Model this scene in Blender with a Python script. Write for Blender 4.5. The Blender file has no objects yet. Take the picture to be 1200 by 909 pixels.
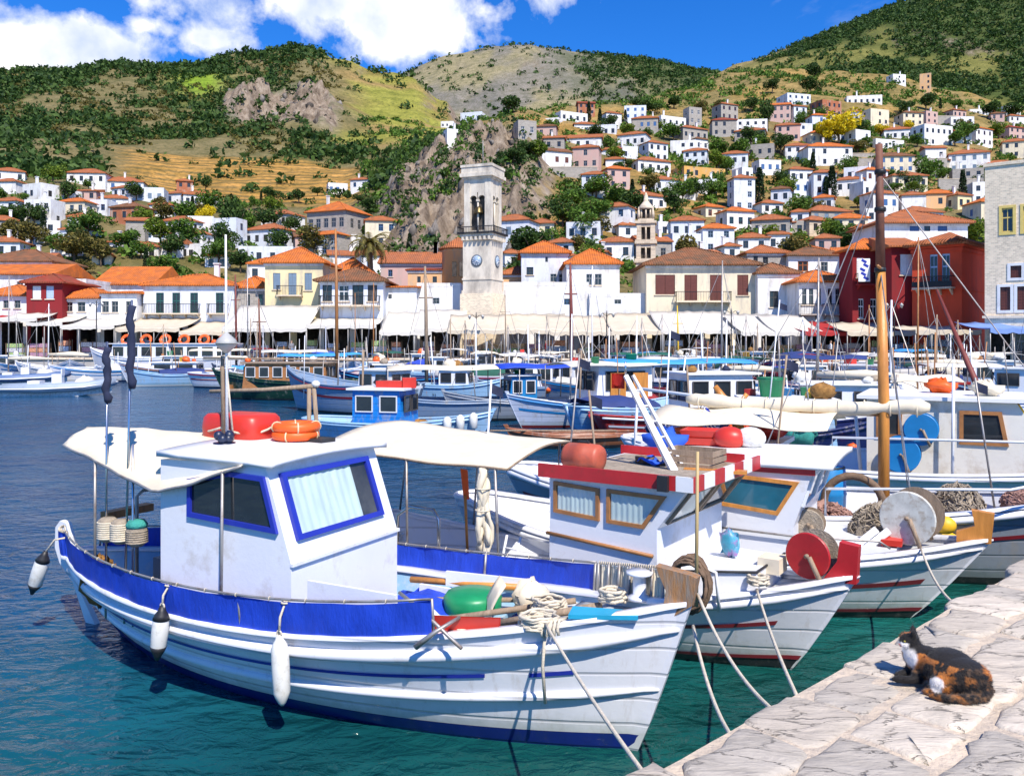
import bpy, bmesh, math, random
import numpy as np
from mathutils import Vector, Matrix, noise
S = bpy.context.scene
COL = S.collection
R = math.radians
rnd = random.Random(7)
# ------------------------------------------------------------------ camera
ZC, FPX, HY = 3.0, 1000.0, 398.0          # eye height above water, focal length and horizon row in photo pixels
cd = bpy.data.cameras.new('camera'); cam = bpy.data.objects.new('camera', cd); COL.objects.link(cam)
cam.location = (0, 0, ZC); cam.rotation_euler = (R(90), 0, 0)
cd.sensor_width = 36; cd.lens = 36*FPX/1200; cd.shift_y = -(454.5-HY)/1200; cd.clip_start = .1; cd.clip_end = 8000
S.camera = cam
# ------------------------------------------------------------------ sun and sky
SUN = Vector((.38, -.88, 1.2)).normalized()
sl = bpy.data.lights.new('sun', 'SUN'); so = bpy.data.objects.new('sun', sl); COL.objects.link(so)
sl.energy = 4.6; sl.angle = R(.55); sl.color = (1, .93, .83)
so.rotation_euler = (-SUN).to_track_quat('-Z', 'Y').to_euler(); so.location = (60, -40, 90)
S.view_settings.view_transform = 'Standard'; S.view_settings.look = 'None'; S.view_settings.gamma = 1
S.view_settings.use_curve_mapping = False
S.view_settings.exposure = .52
S.render.engine = 'CYCLES'
W = bpy.data.worlds.new('World'); S.world = W; W.use_nodes = True

def nd(nt, typ, ins=None, **kw):
    n = nt.nodes.new(typ)
    for k, v in kw.items(): setattr(n, k, v)
    for k, v in (ins or {}).items():
        s = n.inputs[k]
        if isinstance(v, bpy.types.NodeSocket): nt.links.new(v, s)
        else: s.default_value = v
    return n
def mth(nt, op, a, b=0.0, c=None, clamp=False):
    n = nd(nt, 'ShaderNodeMath', {0: a, 1: b}, operation=op, use_clamp=clamp)
    if c is not None: n.inputs[2].default_value = c
    return n.outputs[0]
def vmth(nt, op, a, b=(0, 0, 0)):
    n = nd(nt, 'ShaderNodeVectorMath', {0: a, 1: b}, operation=op)
    return n.outputs['Value'] if op in ('LENGTH', 'DOT_PRODUCT', 'DISTANCE') else n.outputs[0]
def mixc(nt, f, a, b, mode='MIX'):
    n = nt.nodes.new('ShaderNodeMix'); n.data_type = 'RGBA'; n.blend_type = mode
    for i, v in ((0, f), (6, a), (7, b)):
        if isinstance(v, bpy.types.NodeSocket): nt.links.new(v, n.inputs[i])
        else: n.inputs[i].default_value = (*v, 1) if isinstance(v, (tuple, list)) and len(v) == 3 else v
    return n.outputs[2]
def ramp(nt, f, stops, interp='LINEAR'):
    n = nt.nodes.new('ShaderNodeValToRGB'); n.color_ramp.interpolation = interp
    e = n.color_ramp.elements
    while len(e) < len(stops): e.new(.5)
    for i, (p, c) in enumerate(stops):
        e[i].position = p; e[i].color = (c, c, c, 1) if isinstance(c, (int, float)) else (*c, 1)
    nt.links.new(f, n.inputs[0]); return n.outputs[0]

nt = W.node_tree; nt.nodes.clear()
sky = nd(nt, 'ShaderNodeTexSky', sky_type='NISHITA', sun_disc=False, altitude=300, air_density=1.0, dust_density=.15, ozone_density=3.5)
sky.sun_elevation = math.asin(SUN.z); sky.sun_rotation = math.atan2(SUN.x, SUN.y)
blue = nd(nt, 'ShaderNodeHueSaturation', {'Hue': .5, 'Saturation': 1.35, 'Value': 1.0, 'Color': sky.outputs[0]}).outputs[0]
blue = mixc(nt, .66, blue, (.30, .80, 1.45), 'MULTIPLY')
tc = nd(nt, 'ShaderNodeTexCoord'); D = vmth(nt, 'NORMALIZE', tc.outputs['Generated'])
def pixdir(px, py): return Vector(((px-600)/FPX, 1, (HY-py)/FPX)).normalized()
# two banks of cumulus where the photograph has them, thin cloud drifting over all of the sky
sx = nd(nt, 'ShaderNodeSeparateXYZ', {0: D})
zz = mth(nt, 'ADD', mth(nt, 'ABSOLUTE', sx.outputs[2]), .22)
pl = nd(nt, 'ShaderNodeCombineXYZ', {0: mth(nt, 'DIVIDE', sx.outputs[0], zz), 1: mth(nt, 'DIVIDE', sx.outputs[1], zz), 2: .3}).outputs[0]
n1 = nd(nt, 'ShaderNodeTexNoise', {'Vector': pl, 'Scale': 2.1, 'Detail': 9, 'Roughness': .56, 'Distortion': .25}).outputs[0]
n2 = nd(nt, 'ShaderNodeTexNoise', {'Vector': D, 'Scale': 17, 'Detail': 9, 'Roughness': .58, 'Distortion': .15}).outputs[0]
n3 = nd(nt, 'ShaderNodeTexNoise', {'Vector': D, 'Scale': 6, 'Detail': 8, 'Roughness': .6, 'Distortion': .4}).outputs[0]
dens = ramp(nt, n1, [(.60, 0), (.84, .6)])
for (px, py, ax, az, wt) in [(85, 62, 9.0, 17, 1.1), (20, 78, 8, 18, 1.05), (150, 84, 13, 26, .85), (420, 0, 6.4, 19, 1.05), (470, 42, 11, 21, .95), (505, 10, 9, 20, .8), (255, 48, 15, 40, .45), (5, 12, 14, 40, .6), (170, 30, 14, 60, .42), (240, -60, 4.5, 9, .6), (560, -110, 4, 8, .7)]:
    c = pixdir(px, py)
    d = vmth(nt, 'LENGTH', vmth(nt, 'MULTIPLY', vmth(nt, 'SUBTRACT', D, c), (ax, 5, az)))
    b = mth(nt, 'MULTIPLY', mth(nt, 'SUBTRACT', 1.0, d, clamp=True), wt)
    b = mth(nt, 'ADD', b, mth(nt, 'MULTIPLY', mth(nt, 'SUBTRACT', n2, .52), 1.5))
    b = mth(nt, 'ADD', b, mth(nt, 'MULTIPLY', mth(nt, 'SUBTRACT', n3, .5), .7))
    b = ramp(nt, b, [(.16, 0), (.46, 1)])
    dens = mth(nt, 'MAXIMUM', dens, b)
shade = nd(nt, 'ShaderNodeTexNoise', {'Vector': vmth(nt, 'ADD', D, (.0, 0, .02)), 'Scale': 13, 'Detail': 6, 'Roughness': .5}).outputs[0]
ccol = mixc(nt, ramp(nt, shade, [(.36, 0), (.58, 1)]), (4.6, 5.3, 6.9), (8.3, 8.3, 8.3))
skyc = mixc(nt, dens, blue, ccol)
bg = nd(nt, 'ShaderNodeBackground', {'Color': skyc, 'Strength': .105})
nt.links.new(bg.outputs[0], nd(nt, 'ShaderNodeOutputWorld').inputs[0])

# ------------------------------------------------------------------ materials
MATS = {}
def mat(name, col, rough=.6, var=.12, scale=3., bump=0., bscale=40., metal=0., col2=None, amt=.5, stretch=(1, 1, 1), spec=.5, coord='Object', mscale=None, detail=5, sheen=0):
    if name in MATS: return MATS[name]
    m = bpy.data.materials.new(name); m.use_nodes = True; MATS[name] = m
    nt = m.node_tree; p = nt.nodes['Principled BSDF']
    t = nd(nt, 'ShaderNodeTexCoord').outputs[coord]
    mp = nd(nt, 'ShaderNodeMapping', {'Vector': t, 'Scale': stretch}).outputs[0]
    n = nd(nt, 'ShaderNodeTexNoise', {'Vector': mp, 'Scale': scale, 'Detail': detail, 'Roughness': .62}).outputs[0]
    f = ramp(nt, n, [(.3, 0), (.7, 1)])
    c = mixc(nt, f, tuple(x*(1-var) for x in col), tuple(min(1, x*(1+var)) for x in col))
    if col2:
        n2 = nd(nt, 'ShaderNodeTexNoise', {'Vector': mp, 'Scale': mscale or scale*2.3, 'Detail': 7, 'Roughness': .7}).outputs[0]
        c = mixc(nt, ramp(nt, n2, [(.62-amt*.4, 0), (.86-amt*.4, 1)]), c, col2)
    nt.links.new(c, p.inputs['Base Color'])
    p.inputs['Roughness'].default_value = rough; p.inputs['Metallic'].default_value = metal
    p.inputs['Specular IOR Level'].default_value = spec
    if sheen: p.inputs['Sheen Weight'].default_value = sheen
    if bump:
        bn = nd(nt, 'ShaderNodeTexNoise', {'Vector': mp, 'Scale': bscale, 'Detail': 6, 'Roughness': .6}).outputs[0]
        b = nd(nt, 'ShaderNodeBump', {'Height': bn, 'Strength': min(1, bump), 'Distance': .02 if bump <= 1 else .02*bump})
        nt.links.new(b.outputs[0], p.inputs['Normal'])
    return m
def glassy(name, col=(.015, .02, .028), rough=.08):
    if name in MATS: return MATS[name]
    m = mat(name, col, rough, .3, 1.5); m.node_tree.nodes['Principled BSDF'].inputs['Coat Weight'].default_value = .4
    return m

# ------------------------------------------------------------------ mesh builder
class MB:
    def __init__(s): s.v, s.f, s.m, s.cm, s.sm, s.cs = [], [], [], 0, [], False
    def add(s, vs, fs, m=None):
        o = len(s.v); s.v += [tuple(x) for x in vs]
        for f in fs:
            s.f.append(tuple(i+o for i in f)); s.m.append(s.cm if m is None else m); s.sm.append(s.cs)
        return s
    def hexa(s, p, m=None):   # p: 4 bottom ccw + 4 top ccw
        return s.add(p, [(3, 2, 1, 0), (4, 5, 6, 7), (0, 1, 5, 4), (1, 2, 6, 5), (2, 3, 7, 6), (3, 0, 4, 7)], m)
    def box(s, c, d, rz=0., m=None, ry=0., rx=0.):
        x, y, z = d[0]/2, d[1]/2, d[2]/2
        M = Matrix.Rotation(rz, 3, 'Z') @ Matrix.Rotation(ry, 3, 'Y') @ Matrix.Rotation(rx, 3, 'X'); c = Vector(c)
        return s.hexa([c+M @ Vector(q) for q in [(-x, -y, -z), (x, -y, -z), (x, y, -z), (-x, y, -z), (-x, -y, z), (x, -y, z), (x, y, z), (-x, y, z)]], m)
    def bb(s, x0, x1, y0, y1, z0, z1, m=None): return s.box(((x0+x1)/2, (y0+y1)/2, (z0+z1)/2), (x1-x0, y1-y0, z1-z0), 0, m)
    def tube(s, pts, r, n=8, m=None, cap=True, flat=None):
        pts = [Vector(p) for p in pts]; k = len(pts); rs = r if isinstance(r, (list, tuple)) else [r]*k
        vs, fs = [], []; up = Vector((0, 0, 1)); prev = None
        for i, p in enumerate(pts):
            t = (pts[min(i+1, k-1)]-pts[max(i-1, 0)]); t = t.normalized() if t.length > 1e-9 else Vector((0, 0, 1))
            if prev is None:
                a = t.cross(up) if abs(t.z) < .95 else t.cross(Vector((1, 0, 0)))
            else: a = prev-t*prev.dot(t)
            if a.length < 1e-6: a = t.orthogonal()
            a.normalize(); prev = a; b = t.cross(a)
            for j in range(n):
                q = 2*math.pi*j/n
                vs.append(p+(a*math.cos(q)+b*math.sin(q))*rs[i])
        for i in range(k-1):
            for j in range(n): fs.append((i*n+j, i*n+(j+1) % n, (i+1)*n+(j+1) % n, (i+1)*n+j))
        if cap: fs += [tuple(range(n))[::-1], tuple(range((k-1)*n, k*n))]
        o = s.cs; s.cs = n > 4; s.add(vs, fs, m); s.cs = o; return s
    def lathe(s, prof, n=16, c=(0, 0, 0), M=None, m=None, cap=True, sm=True):   # prof: (radius, height)
        M = M or Matrix.Identity(3); c = Vector(c); vs, fs = [], []
        for r, h in prof:
            for j in range(n):
                q = 2*math.pi*j/n; vs.append(c+M @ Vector((r*math.cos(q), r*math.sin(q), h)))
        for i in range(len(prof)-1):
            for j in range(n): fs.append((i*n+j, i*n+(j+1) % n, (i+1)*n+(j+1) % n, (i+1)*n+j))
        if cap: fs += [tuple(range(n))[::-1], tuple(range((len(prof)-1)*n, len(prof)*n))]
        o = s.cs; s.cs = sm; s.add(vs, fs, m); s.cs = o; return s
    def torus(s, c, R0, r, n=24, k=8, M=None, m=None):
        M = M or Matrix.Identity(3); c = Vector(c); vs, fs = [], []
        for i in range(n):
            a = 2*math.pi*i/n
            for j in range(k):
                q = 2*math.pi*j/k
                vs.append(c+M @ Vector(((R0+r*math.cos(q))*math.cos(a), (R0+r*math.cos(q))*math.sin(a), r*math.sin(q))))
        for i in range(n):
            for j in range(k): fs.append((i*k+j, ((i+1) % n)*k+j, ((i+1) % n)*k+(j+1) % k, i*k+(j+1) % k))
        o = s.cs; s.cs = True; s.add(vs, fs, m); s.cs = o; return s
    def blob(s, c, rad, n=10, k=7, M=None, m=None, jit=0.):
        M = M or Matrix.Identity(3); c = Vector(c); vs, fs = [], []
        for i in range(k+1):
            th = math.pi*i/k
            for j in range(n):
                q = 2*math.pi*j/n; w = 1+jit*noise.noise(Vector((math.cos(q)*2+c.x*7, math.sin(q)*2+c.y*7, th*1.5+c.z*5)))
                vs.append(c+M @ Vector((rad[0]*math.sin(th)*math.cos(q)*w, rad[1]*math.sin(th)*math.sin(q)*w, rad[2]*math.cos(th)*w)))
        for i in range(k):
            for j in range(n): fs.append((i*n+j, (i+1)*n+j, (i+1)*n+(j+1) % n, i*n+(j+1) % n))
        o = s.cs; s.cs = True; s.add(vs, fs, m); s.cs = o; return s
    def prism(s, poly, ext, m=None):    # polygon (3d points) extruded by a vector
        n = len(poly); e = Vector(ext); p = [Vector(q) for q in poly]
        return s.add(p+[q+e for q in p], [tuple(range(n))[::-1], tuple(range(n, 2*n))]+[(i, (i+1) % n, n+(i+1) % n, n+i) for i in range(n)], m)
    def sheet(s, grid, m=None, thick=0., smooth=True):  # grid[i][j] points; thick gives a second skin below
        a, b = len(grid), len(grid[0]); vs = [Vector(p) for r in grid for p in r]
        fs = [(i*b+j, i*b+j+1, (i+1)*b+j+1, (i+1)*b+j) for i in range(a-1) for j in range(b-1)]
        o = s.cs; s.cs = smooth
        if thick:
            k = len(vs); vs = vs+[v-Vector((0, 0, thick)) for v in vs]
            fs += [tuple(x+k for x in f[::-1]) for f in fs]
            ed = [j for j in range(b)]+[i*b+b-1 for i in range(1, a)]+[(a-1)*b+j for j in range(b-2, -1, -1)]+[i*b for i in range(a-2, 0, -1)]
            fs += [(ed[i], ed[i-1], ed[i-1]+k, ed[i]+k) for i in range(len(ed))]
        s.add(vs, fs, m); s.cs = o; return s
    def mesh(s, name, mats):
        me = bpy.data.meshes.new(name); me.from_pydata(s.v, [], s.f)
        for q in (mats if isinstance(mats, (list, tuple)) else [mats]): me.materials.append(q)
        me.polygons.foreach_set('material_index', s.m); me.polygons.foreach_set('use_smooth', s.sm); me.update()
        return me
    def build(s, name, mats, parent=None, loc=None, rz=None, fix=True):
        me = s.mesh(name, mats)
        if fix and len(s.f) < 20000:
            bm = bmesh.new(); bm.from_mesh(me); bmesh.ops.recalc_face_normals(bm, faces=bm.faces); bm.to_mesh(me); bm.free()
        return link(name, me, parent, loc, rz)
def link(name, me, parent=None, loc=None, rz=None, scale=None):
    o = bpy.data.objects.new(name, me); COL.objects.link(o)
    if parent is not None: o.parent = parent
    if loc is not None: o.location = loc
    if rz is not None: o.rotation_euler = (0, 0, rz)
    if scale is not None: o.scale = scale
    return o
def tag(o, label=None, cat=None, group=None, kind=None):
    if label: o['label'] = label
    if cat: o['category'] = cat
    if group: o['group'] = group
    if kind: o['kind'] = kind
    return o
def thing(name, label, cat, loc=(0, 0, 0), rz=0., group=None):
    o = bpy.data.objects.new(name, None); COL.objects.link(o); o.location = loc; o.rotation_euler = (0, 0, rz); o.empty_display_size = .2
    return tag(o, label, cat, group)
def P(px, py, Y): return Vector(((px-600)/FPX*Y, Y, ZC-(py-HY)/FPX*Y))       # a pixel at a known distance
def G(px, py, z): return P(px, py, (ZC-z)*FPX/(py-HY))                        # a pixel on a level of known height
def lerp(a, b, t): return a+(b-a)*t
def pw(x, pts):
    if x <= pts[0][0]: return pts[0][1]
    for (a, b), (c, d) in zip(pts, pts[1:]):
        if x <= c:
            t = (x-a)/(c-a); return lerp(b, d, t)
    return pts[-1][1]
def sstep(a, b, x):
    t = min(1, max(0, (x-a)/(b-a))); return t*t*(3-2*t)
# ------------------------------------------------------------------ terrain
WH = 1.2                                   # height of the far promenade
YN = [60, 88, 102, 130, 170, 220, 280, 360, 480, 620, 760, 1000]
TC = {  # photo column -> image row of the ground at each distance of YN
 -400: [428, 418.5, 404, 350, 290, 225, 190, 155, 118, 92, 108, 160],
 0:   [428, 418.5, 404, 342, 282, 218, 188, 155, 118, 88, 108, 160],
 80:  [428, 418.5, 404, 342, 284, 226, 194, 165, 118, 79, 98, 150],
 150: [428, 418.5, 404, 342, 288, 238, 204, 176, 122, 76, 98, 150],
 230: [428, 418.5, 404, 346, 296, 252, 220, 182, 128, 74, 98, 150],
 300: [428, 418.5, 404, 350, 302, 260, 228, 186, 118, 67, 90, 150],
 350: [428, 418.5, 404, 350, 306, 264, 230, 190, 112, 58, 90, 150],
 400: [428, 418.5, 404, 350, 306, 262, 228, 194, 134, 76, 98, 150],
 440: [428, 418.5, 404, 350, 298, 240, 214, 190, 144, 87, 108, 150],
 480: [428, 418.5, 404, 348, 284, 196, 186, 178, 152, 93, 118, 160],
 520: [428, 418.5, 404, 345, 268, 166, 160, 166, 158, 118, 135, 170],
 560: [428, 418.5, 404, 342, 256, 152, 145, 160, 170, 168, 170, 185],
 610: [428, 418.5, 404, 340, 252, 160, 136, 140, 168, 175, 180, 190],
 660: [428, 418.5, 404, 338, 268, 196, 148, 128, 150, 168, 180, 190],
 720: [428, 418.5, 404, 338, 272, 210, 156, 126, 128, 150, 170, 190],
 800: [428, 418.5, 404, 338, 276, 216, 166, 128, 106, 125, 150, 180],
 850: [428, 418.5, 404, 338, 278, 220, 168, 126, 88, 100, 130, 170],
 900: [428, 418.5, 404, 338, 278, 220, 168, 124, 82, 98, 130, 170],
 960: [428, 418.5, 404, 338, 278, 220, 168, 124, 80, 100, 130, 170],
 1040:[428, 418.5, 404, 338, 278, 220, 170, 126, 88, 105, 130, 170],
 1120:[428, 418.5, 404, 338, 280, 222, 176, 140, 110, 118, 140, 170],
 1200:[428, 418.5, 404, 338, 280, 224, 182, 155, 130, 135, 150, 170],
 1600:[428, 418.5, 404, 338, 280, 224, 182, 155, 130, 135, 150, 170]}
TK = sorted(TC)
def tpy(px, Y):
    px = min(max(px, TK[0]), TK[-1])
    for a, b in zip(TK, TK[1:]):
        if px <= b:
            t = (px-a)/(b-a); t = t*t*(3-2*t)
            return lerp(pw(Y, list(zip(YN, TC[a]))), pw(Y, list(zip(YN, TC[b]))), t)
def crag(px, Y): # how rocky: the bluff behind the clock tower and the outcrop on the left ridge
    a = sstep(425, 470, px)*(1-sstep(585, 660, px))*sstep(135, 160, Y)*(1-sstep(222, 250, Y))
    b = sstep(235, 290, px)*(1-sstep(375, 410, px))*sstep(420, 460, Y)*(1-sstep(500, 530, Y))
    return max(a, b*.9)
def tz(px, Y, fine=True):
    z = ZC+(HY-tpy(px, Y))/FPX*Y
    if Y > 100 and fine:
        X = (px-600)/FPX*Y; k = sstep(100, 170, Y); sc = .5+Y/400
        p = Vector((X*.02, Y*.02, 0))
        z += k*sc*2.4*noise.fractal(p, 1, 2.1, 5)
        c = crag(px, Y)
        if c > 0:
            big = 1 if Y < 300 else 2.3; q = big**-1
            z += c*big*(5.2*(noise.ridged_multi_fractal(Vector((X*.06*q+.35*noise.noise(p*4), Y*.022*q, 3)), .8, 2.2, 6, 1, 2)-1.1)+2.6*noise.fractal(Vector((X*.28*q, Y*.12*q, 1)), .7, 2.2, 4)+1.1*noise.noise(Vector((X*.7*q, Y*.4*q, 5))))
    return z
def ground_Y(px, py):
    Y = 96.
    while Y < 600:
        if tpy(px, Y) <= py: return Y
        Y += 1.
    return 600.
def heightfield(name, cols, rows, zf, colf, m, rockf=None):
    vs, fs, cs = [], [], []
    for Y in rows:
        for px in cols:
            z = zf(px, Y); vs.append(((px-600)/FPX*Y, Y, z)); cs.append((*colf(px, Y, z)[:3], rockf(px, Y) if rockf else 0.))
    n = len(cols)
    for i in range(len(rows)-1):
        for j in range(n-1): fs.append((i*n+j, i*n+j+1, (i+1)*n+j+1, (i+1)*n+j))
    me = bpy.data.meshes.new(name); me.from_pydata(vs, [], fs); me.materials.append(m)
    at = me.color_attributes.new('Ground', 'FLOAT_COLOR', 'POINT')
    at.data.foreach_set('color', np.array(cs, 'f').ravel())
    me.polygons.foreach_set('use_smooth', [True]*len(fs)); me.update()
    o = link(name, me); o['kind'] = 'structure'; return o
def ground_mat():
    m = bpy.data.materials.new('hill_ground'); m.use_nodes = True; nt = m.node_tree; p = nt.nodes['Principled BSDF']
    vcn = nd(nt, 'ShaderNodeVertexColor', layer_name='Ground'); vc = vcn.outputs[0]
    geo = nd(nt, 'ShaderNodeNewGeometry'); pos = geo.outputs['Position']
    n1 = nd(nt, 'ShaderNodeTexNoise', {'Vector': pos, 'Scale': .11, 'Detail': 9, 'Roughness': .7}).outputs[0]
    n2 = nd(nt, 'ShaderNodeTexNoise', {'Vector': pos, 'Scale': .55, 'Detail': 6, 'Roughness': .7}).outputs[0]
    c = mixc(nt, ramp(nt, n1, [(.34, 0), (.66, 1)]), mixc(nt, 1., vc, (.62, .66, .5), 'MULTIPLY'), mixc(nt, 1., vc, (1.35, 1.28, 1.2), 'MULTIPLY'))
    c = mixc(nt, ramp(nt, n2, [(.5, 0), (.66, .75)]), c, (.045, .06, .022))      # low scrub between the grass
    nz = nd(nt, 'ShaderNodeSeparateXYZ', {0: geo.outputs['Normal']}).outputs[2]
    rk = nd(nt, 'ShaderNodeTexNoise', {'Vector': vmth(nt, 'MULTIPLY', pos, (.5, .5, .12)), 'Scale': .6, 'Detail': 8, 'Roughness': .72}).outputs[0]
    rock = ramp(nt, rk, [(.28, (.06, .044, .033)), (.46, (.20, .152, .11)), (.6, (.33, .265, .20)), (.76, (.46, .39, .31))])
    steep = ramp(nt, mth(nt, 'ADD', nz, mth(nt, 'MULTIPLY', mth(nt, 'SUBTRACT', n1, .5), .5)), [(.62, 1), (.78, 0)])
    cm_ = ramp(nt, mth(nt, 'ADD', mth(nt, 'ADD', vcn.outputs[1], mth(nt, 'MULTIPLY', mth(nt, 'SUBTRACT', n1, .5), 1.4)), mth(nt, 'MULTIPLY', mth(nt, 'SUBTRACT', .72, nz), .9)), [(.44, 0), (.64, 1)])
    c = mixc(nt, mth(nt, 'MAXIMUM', steep, mth(nt, 'MULTIPLY', cm_, ramp(nt, vcn.outputs[1], [(.05, 0), (.2, 1)]))), c, rock)
    nt.links.new(c, p.inputs['Base Color']); p.inputs['Roughness'].default_value = .95; p.inputs['Specular IOR Level'].default_value = .1
    b = nd(nt, 'ShaderNodeBump', {'Height': n2, 'Strength': .8, 'Distance': 1.2}); nt.links.new(b.outputs[0], p.inputs['Normal'])
    return m
GM = ground_mat()
OCH, SCR, LIT_GRN, FOR, DRY = (.47, .26, .075), (.185, .155, .08), (.26, .26, .055), (.06, .085, .025), (.29, .20, .085)
def mixv(a, b, t): return tuple(lerp(x, y, t) for x, y in zip(a, b))
def hillcol(px, Y, z):
    X = (px-600)/FPX*Y; q = noise.fractal(Vector((X*.015, Y*.015, 7)), 1, 2, 4)
    if px < 560:
        c = mixv(SCR, FOR, sstep(-.1, .5, q)*.8)
        c = mixv(c, DRY, (1-sstep(100, 240, Y))*.6)
        t = sstep(120, 170, px)*(1-sstep(405, 440, px))*sstep(248, 262, Y)*(1-sstep(352+14*q, 372+14*q, Y))   # ochre terraces
        t = max(t, (1-sstep(40, 60, px))*sstep(262, 270, Y)*(1-sstep(285, 292, Y)))
        w = (z % 2.6)/2.6
        oc = mixv(OCH, (.16, .12, .05), 1-sstep(.1, .3, min(w, 1-w)+.06*q))
        c = mixv(c, oc, t)
        g = sstep(365, 425, px+60*q)*sstep(380, 430, Y); c = mixv(c, mixv(LIT_GRN, DRY, sstep(-.3, .4, noise.noise(Vector((X*.02, Y*.05, 2))))), g*.95)  # grassy right slope, its sunlit yellow-green put into the ground colour
        g2 = math.exp(-((px-232)/30)**2-((Y-560)/45)**2); c = mixv(c, (.2, .3, .03), min(1, g2*1.2))
        if crag(px, Y) > .1: c = mixv(c, (.27, .25, .23), crag(px, Y)*.8)
    else:
        c = mixv(DRY, SCR, sstep(-.3, .4, q)); c = mixv(c, OCH, .55*sstep(.05, .4, noise.noise(Vector((X*.04, Y*.05, 9)))))
        if Y > 330: c = mixv(c, (.30, .22, .085), .5)
        c = mixv(c, (.27, .25, .23), crag(px, Y)*.7)
    return c
cols = [-400+i*1600/330*1.25 for i in range(331)]
rows = [94+i*1.6 for i in range(26)]+[135.6+i*1.05 for i in range(113)]+[254+i*2.4 for i in range(60)]+[400+i*2.4 for i in range(58)]+[540+i*6 for i in range(76)]
cols = [-400+i*6.1 for i in range(104)]+[234.4+i*2.6 for i in range(170)]+[676.4+i*6 for i in range(155)]
heightfield('hillside', cols, rows, tz, hillcol, GM, crag)
FARS = [(300, 120), (440, 100), (475, 84), (520, 68), (580, 57), (620, 53), (660, 56), (700, 63), (760, 71), (800, 78), (850, 88), (1000, 100)]
def farz(px, Y):
    t = sstep(800, 1500, Y); X = (px-600)/FPX*Y
    py = lerp(215, pw(px, FARS), t) if Y <= 1500 else pw(px, FARS)+(Y-1500)*.12
    return ZC+(HY-py)/FPX*Y+20*t*(noise.fractal(Vector((X*.006, Y*.006, 1)), .9, 2.2, 6))*(1-.6*sstep(1350, 1480, Y))
def farcol(px, Y, z):
    X = (px-600)/FPX*Y; q = noise.fractal(Vector((X*.008, Y*.006, 5)), 1, 2, 5)
    c = mixv((.27, .235, .15), (.2, .185, .17), sstep(-.1, .35, q))
    c = mixv(c, (.15, .145, .145), sstep(.1, .5, noise.fractal(Vector((X*.01, Y*.004, 8)), 1, 2, 5)))
    return mixv(c, FOR, sstep(650, 760, px+60*q)*sstep(1150, 1300, Y+150*q)*.8)
heightfield('far_mountain', [240+i*4.2 for i in range(190)], [800+i*11 for i in range(78)], farz, farcol, GM)
RMS = [(740, 140), (790, 112), (830, 95), (860, 80), (890, 69), (920, 58), (950, 46), (1000, 25), (1050, 5), (1100, -12), (1200, -35), (1700, -90)]
def rmz(px, Y):
    t = sstep(470, 900, Y); X = (px-600)/FPX*Y
    py = lerp(pw(px, [(700, 175), (1000, 150), (1200, 160), (1700, 190)]), pw(px, RMS), t) if Y <= 900 else pw(px, RMS)+(Y-900)*.3
    return ZC+(HY-py)/FPX*Y+12*t*noise.fractal(Vector((X*.01, Y*.01, 4)), 1, 2.1, 5)*(1-.7*sstep(820, 900, Y))
def rmcol(px, Y, z):
    X = (px-600)/FPX*Y; q = noise.fractal(Vector((X*.01, Y*.01, 6)), 1, 2, 4)
    c = mixv(FOR, (.2, .19, .06), sstep(.15, .5, q)*.8)
    return mixv(c, (.28, .22, .10), sstep(840, 890, Y+120*q)*(1-sstep(900, 1010, px))*.9)
heightfield('pine_mountain', [720+i*5. for i in range(190)], [470+i*6 for i in range(88)], rmz, rmcol, GM)

# ------------------------------------------------------------------ foliage
def leafmat(name, c1, c2, tr=.25):
    if name in MATS: return MATS[name]
    m = bpy.data.materials.new(name); m.use_nodes = True; MATS[name] = m; nt = m.node_tree; p = nt.nodes['Principled BSDF']
    geo = nd(nt, 'ShaderNodeNewGeometry'); oi = nd(nt, 'ShaderNodeObjectInfo')
    n = nd(nt, 'ShaderNodeTexNoise', {'Vector': geo.outputs['Position'], 'Scale': .5, 'Detail': 4, 'Roughness': .7}).outputs[0]
    f = mth(nt, 'ADD', n, mth(nt, 'MULTIPLY', mth(nt, 'SUBTRACT', geo.outputs['Random Per Island'], .5), .5))
    c = mixc(nt, ramp(nt, f, [(.25, 0), (.78, 1)]), c1, c2)
    nt.links.new(c, p.inputs['Base Color']); p.inputs['Roughness'].default_value = .65; p.inputs['Specular IOR Level'].default_value = .25
    t = nd(nt, 'ShaderNodeBsdfTranslucent', {'Color': c}); mx = nd(nt, 'ShaderNodeMixShader', {0: tr, 1: p.outputs[0], 2: t.outputs[0]})
    nt.links.new(mx.outputs[0], nt.nodes['Material Output'].inputs[0])
    return m
LEAF = {'d': leafmat('dark_leaves', (.016, .045, .010), (.085, .15, .028)), 'g': leafmat('green_leaves', (.03, .08, .010), (.15, .26, .032)),
        'y': leafmat('yellow_leaves', (.42, .33, .008), (.85, .66, .015)), 'o': leafmat('olive_leaves', (.05, .058, .012), (.24, .19, .045)), 'c': leafmat('cypress_leaves', (.008, .022, .007), (.03, .06, .016)),
        'b': leafmat('bright_leaves', (.05, .10, .008), (.22, .30, .03)), 'p': leafmat('palm_leaves', (.08, .085, .02), (.28, .23, .06))}
BARK = mat('bark', (.12, .085, .055), .9, .3, 6, .6, 25)
def quad_leaves(rng, C, size, asp=.6):
    n = len(C); a = rng.normal(size=(n, 3)); a /= np.linalg.norm(a, axis=1)[:, None]
    b = rng.normal(size=(n, 3)); b -= a*np.sum(a*b, 1)[:, None]; b /= np.linalg.norm(b, axis=1)[:, None]
    s = size*(.6+.8*rng.random((n, 1))); a = a*s; b = b*s*asp
    V = np.stack([C-a, C-b*.9+a*.1, C+a, C+b], 1).reshape(-1, 3); F = np.arange(4*n).reshape(-1, 4)
    return V, F
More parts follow.
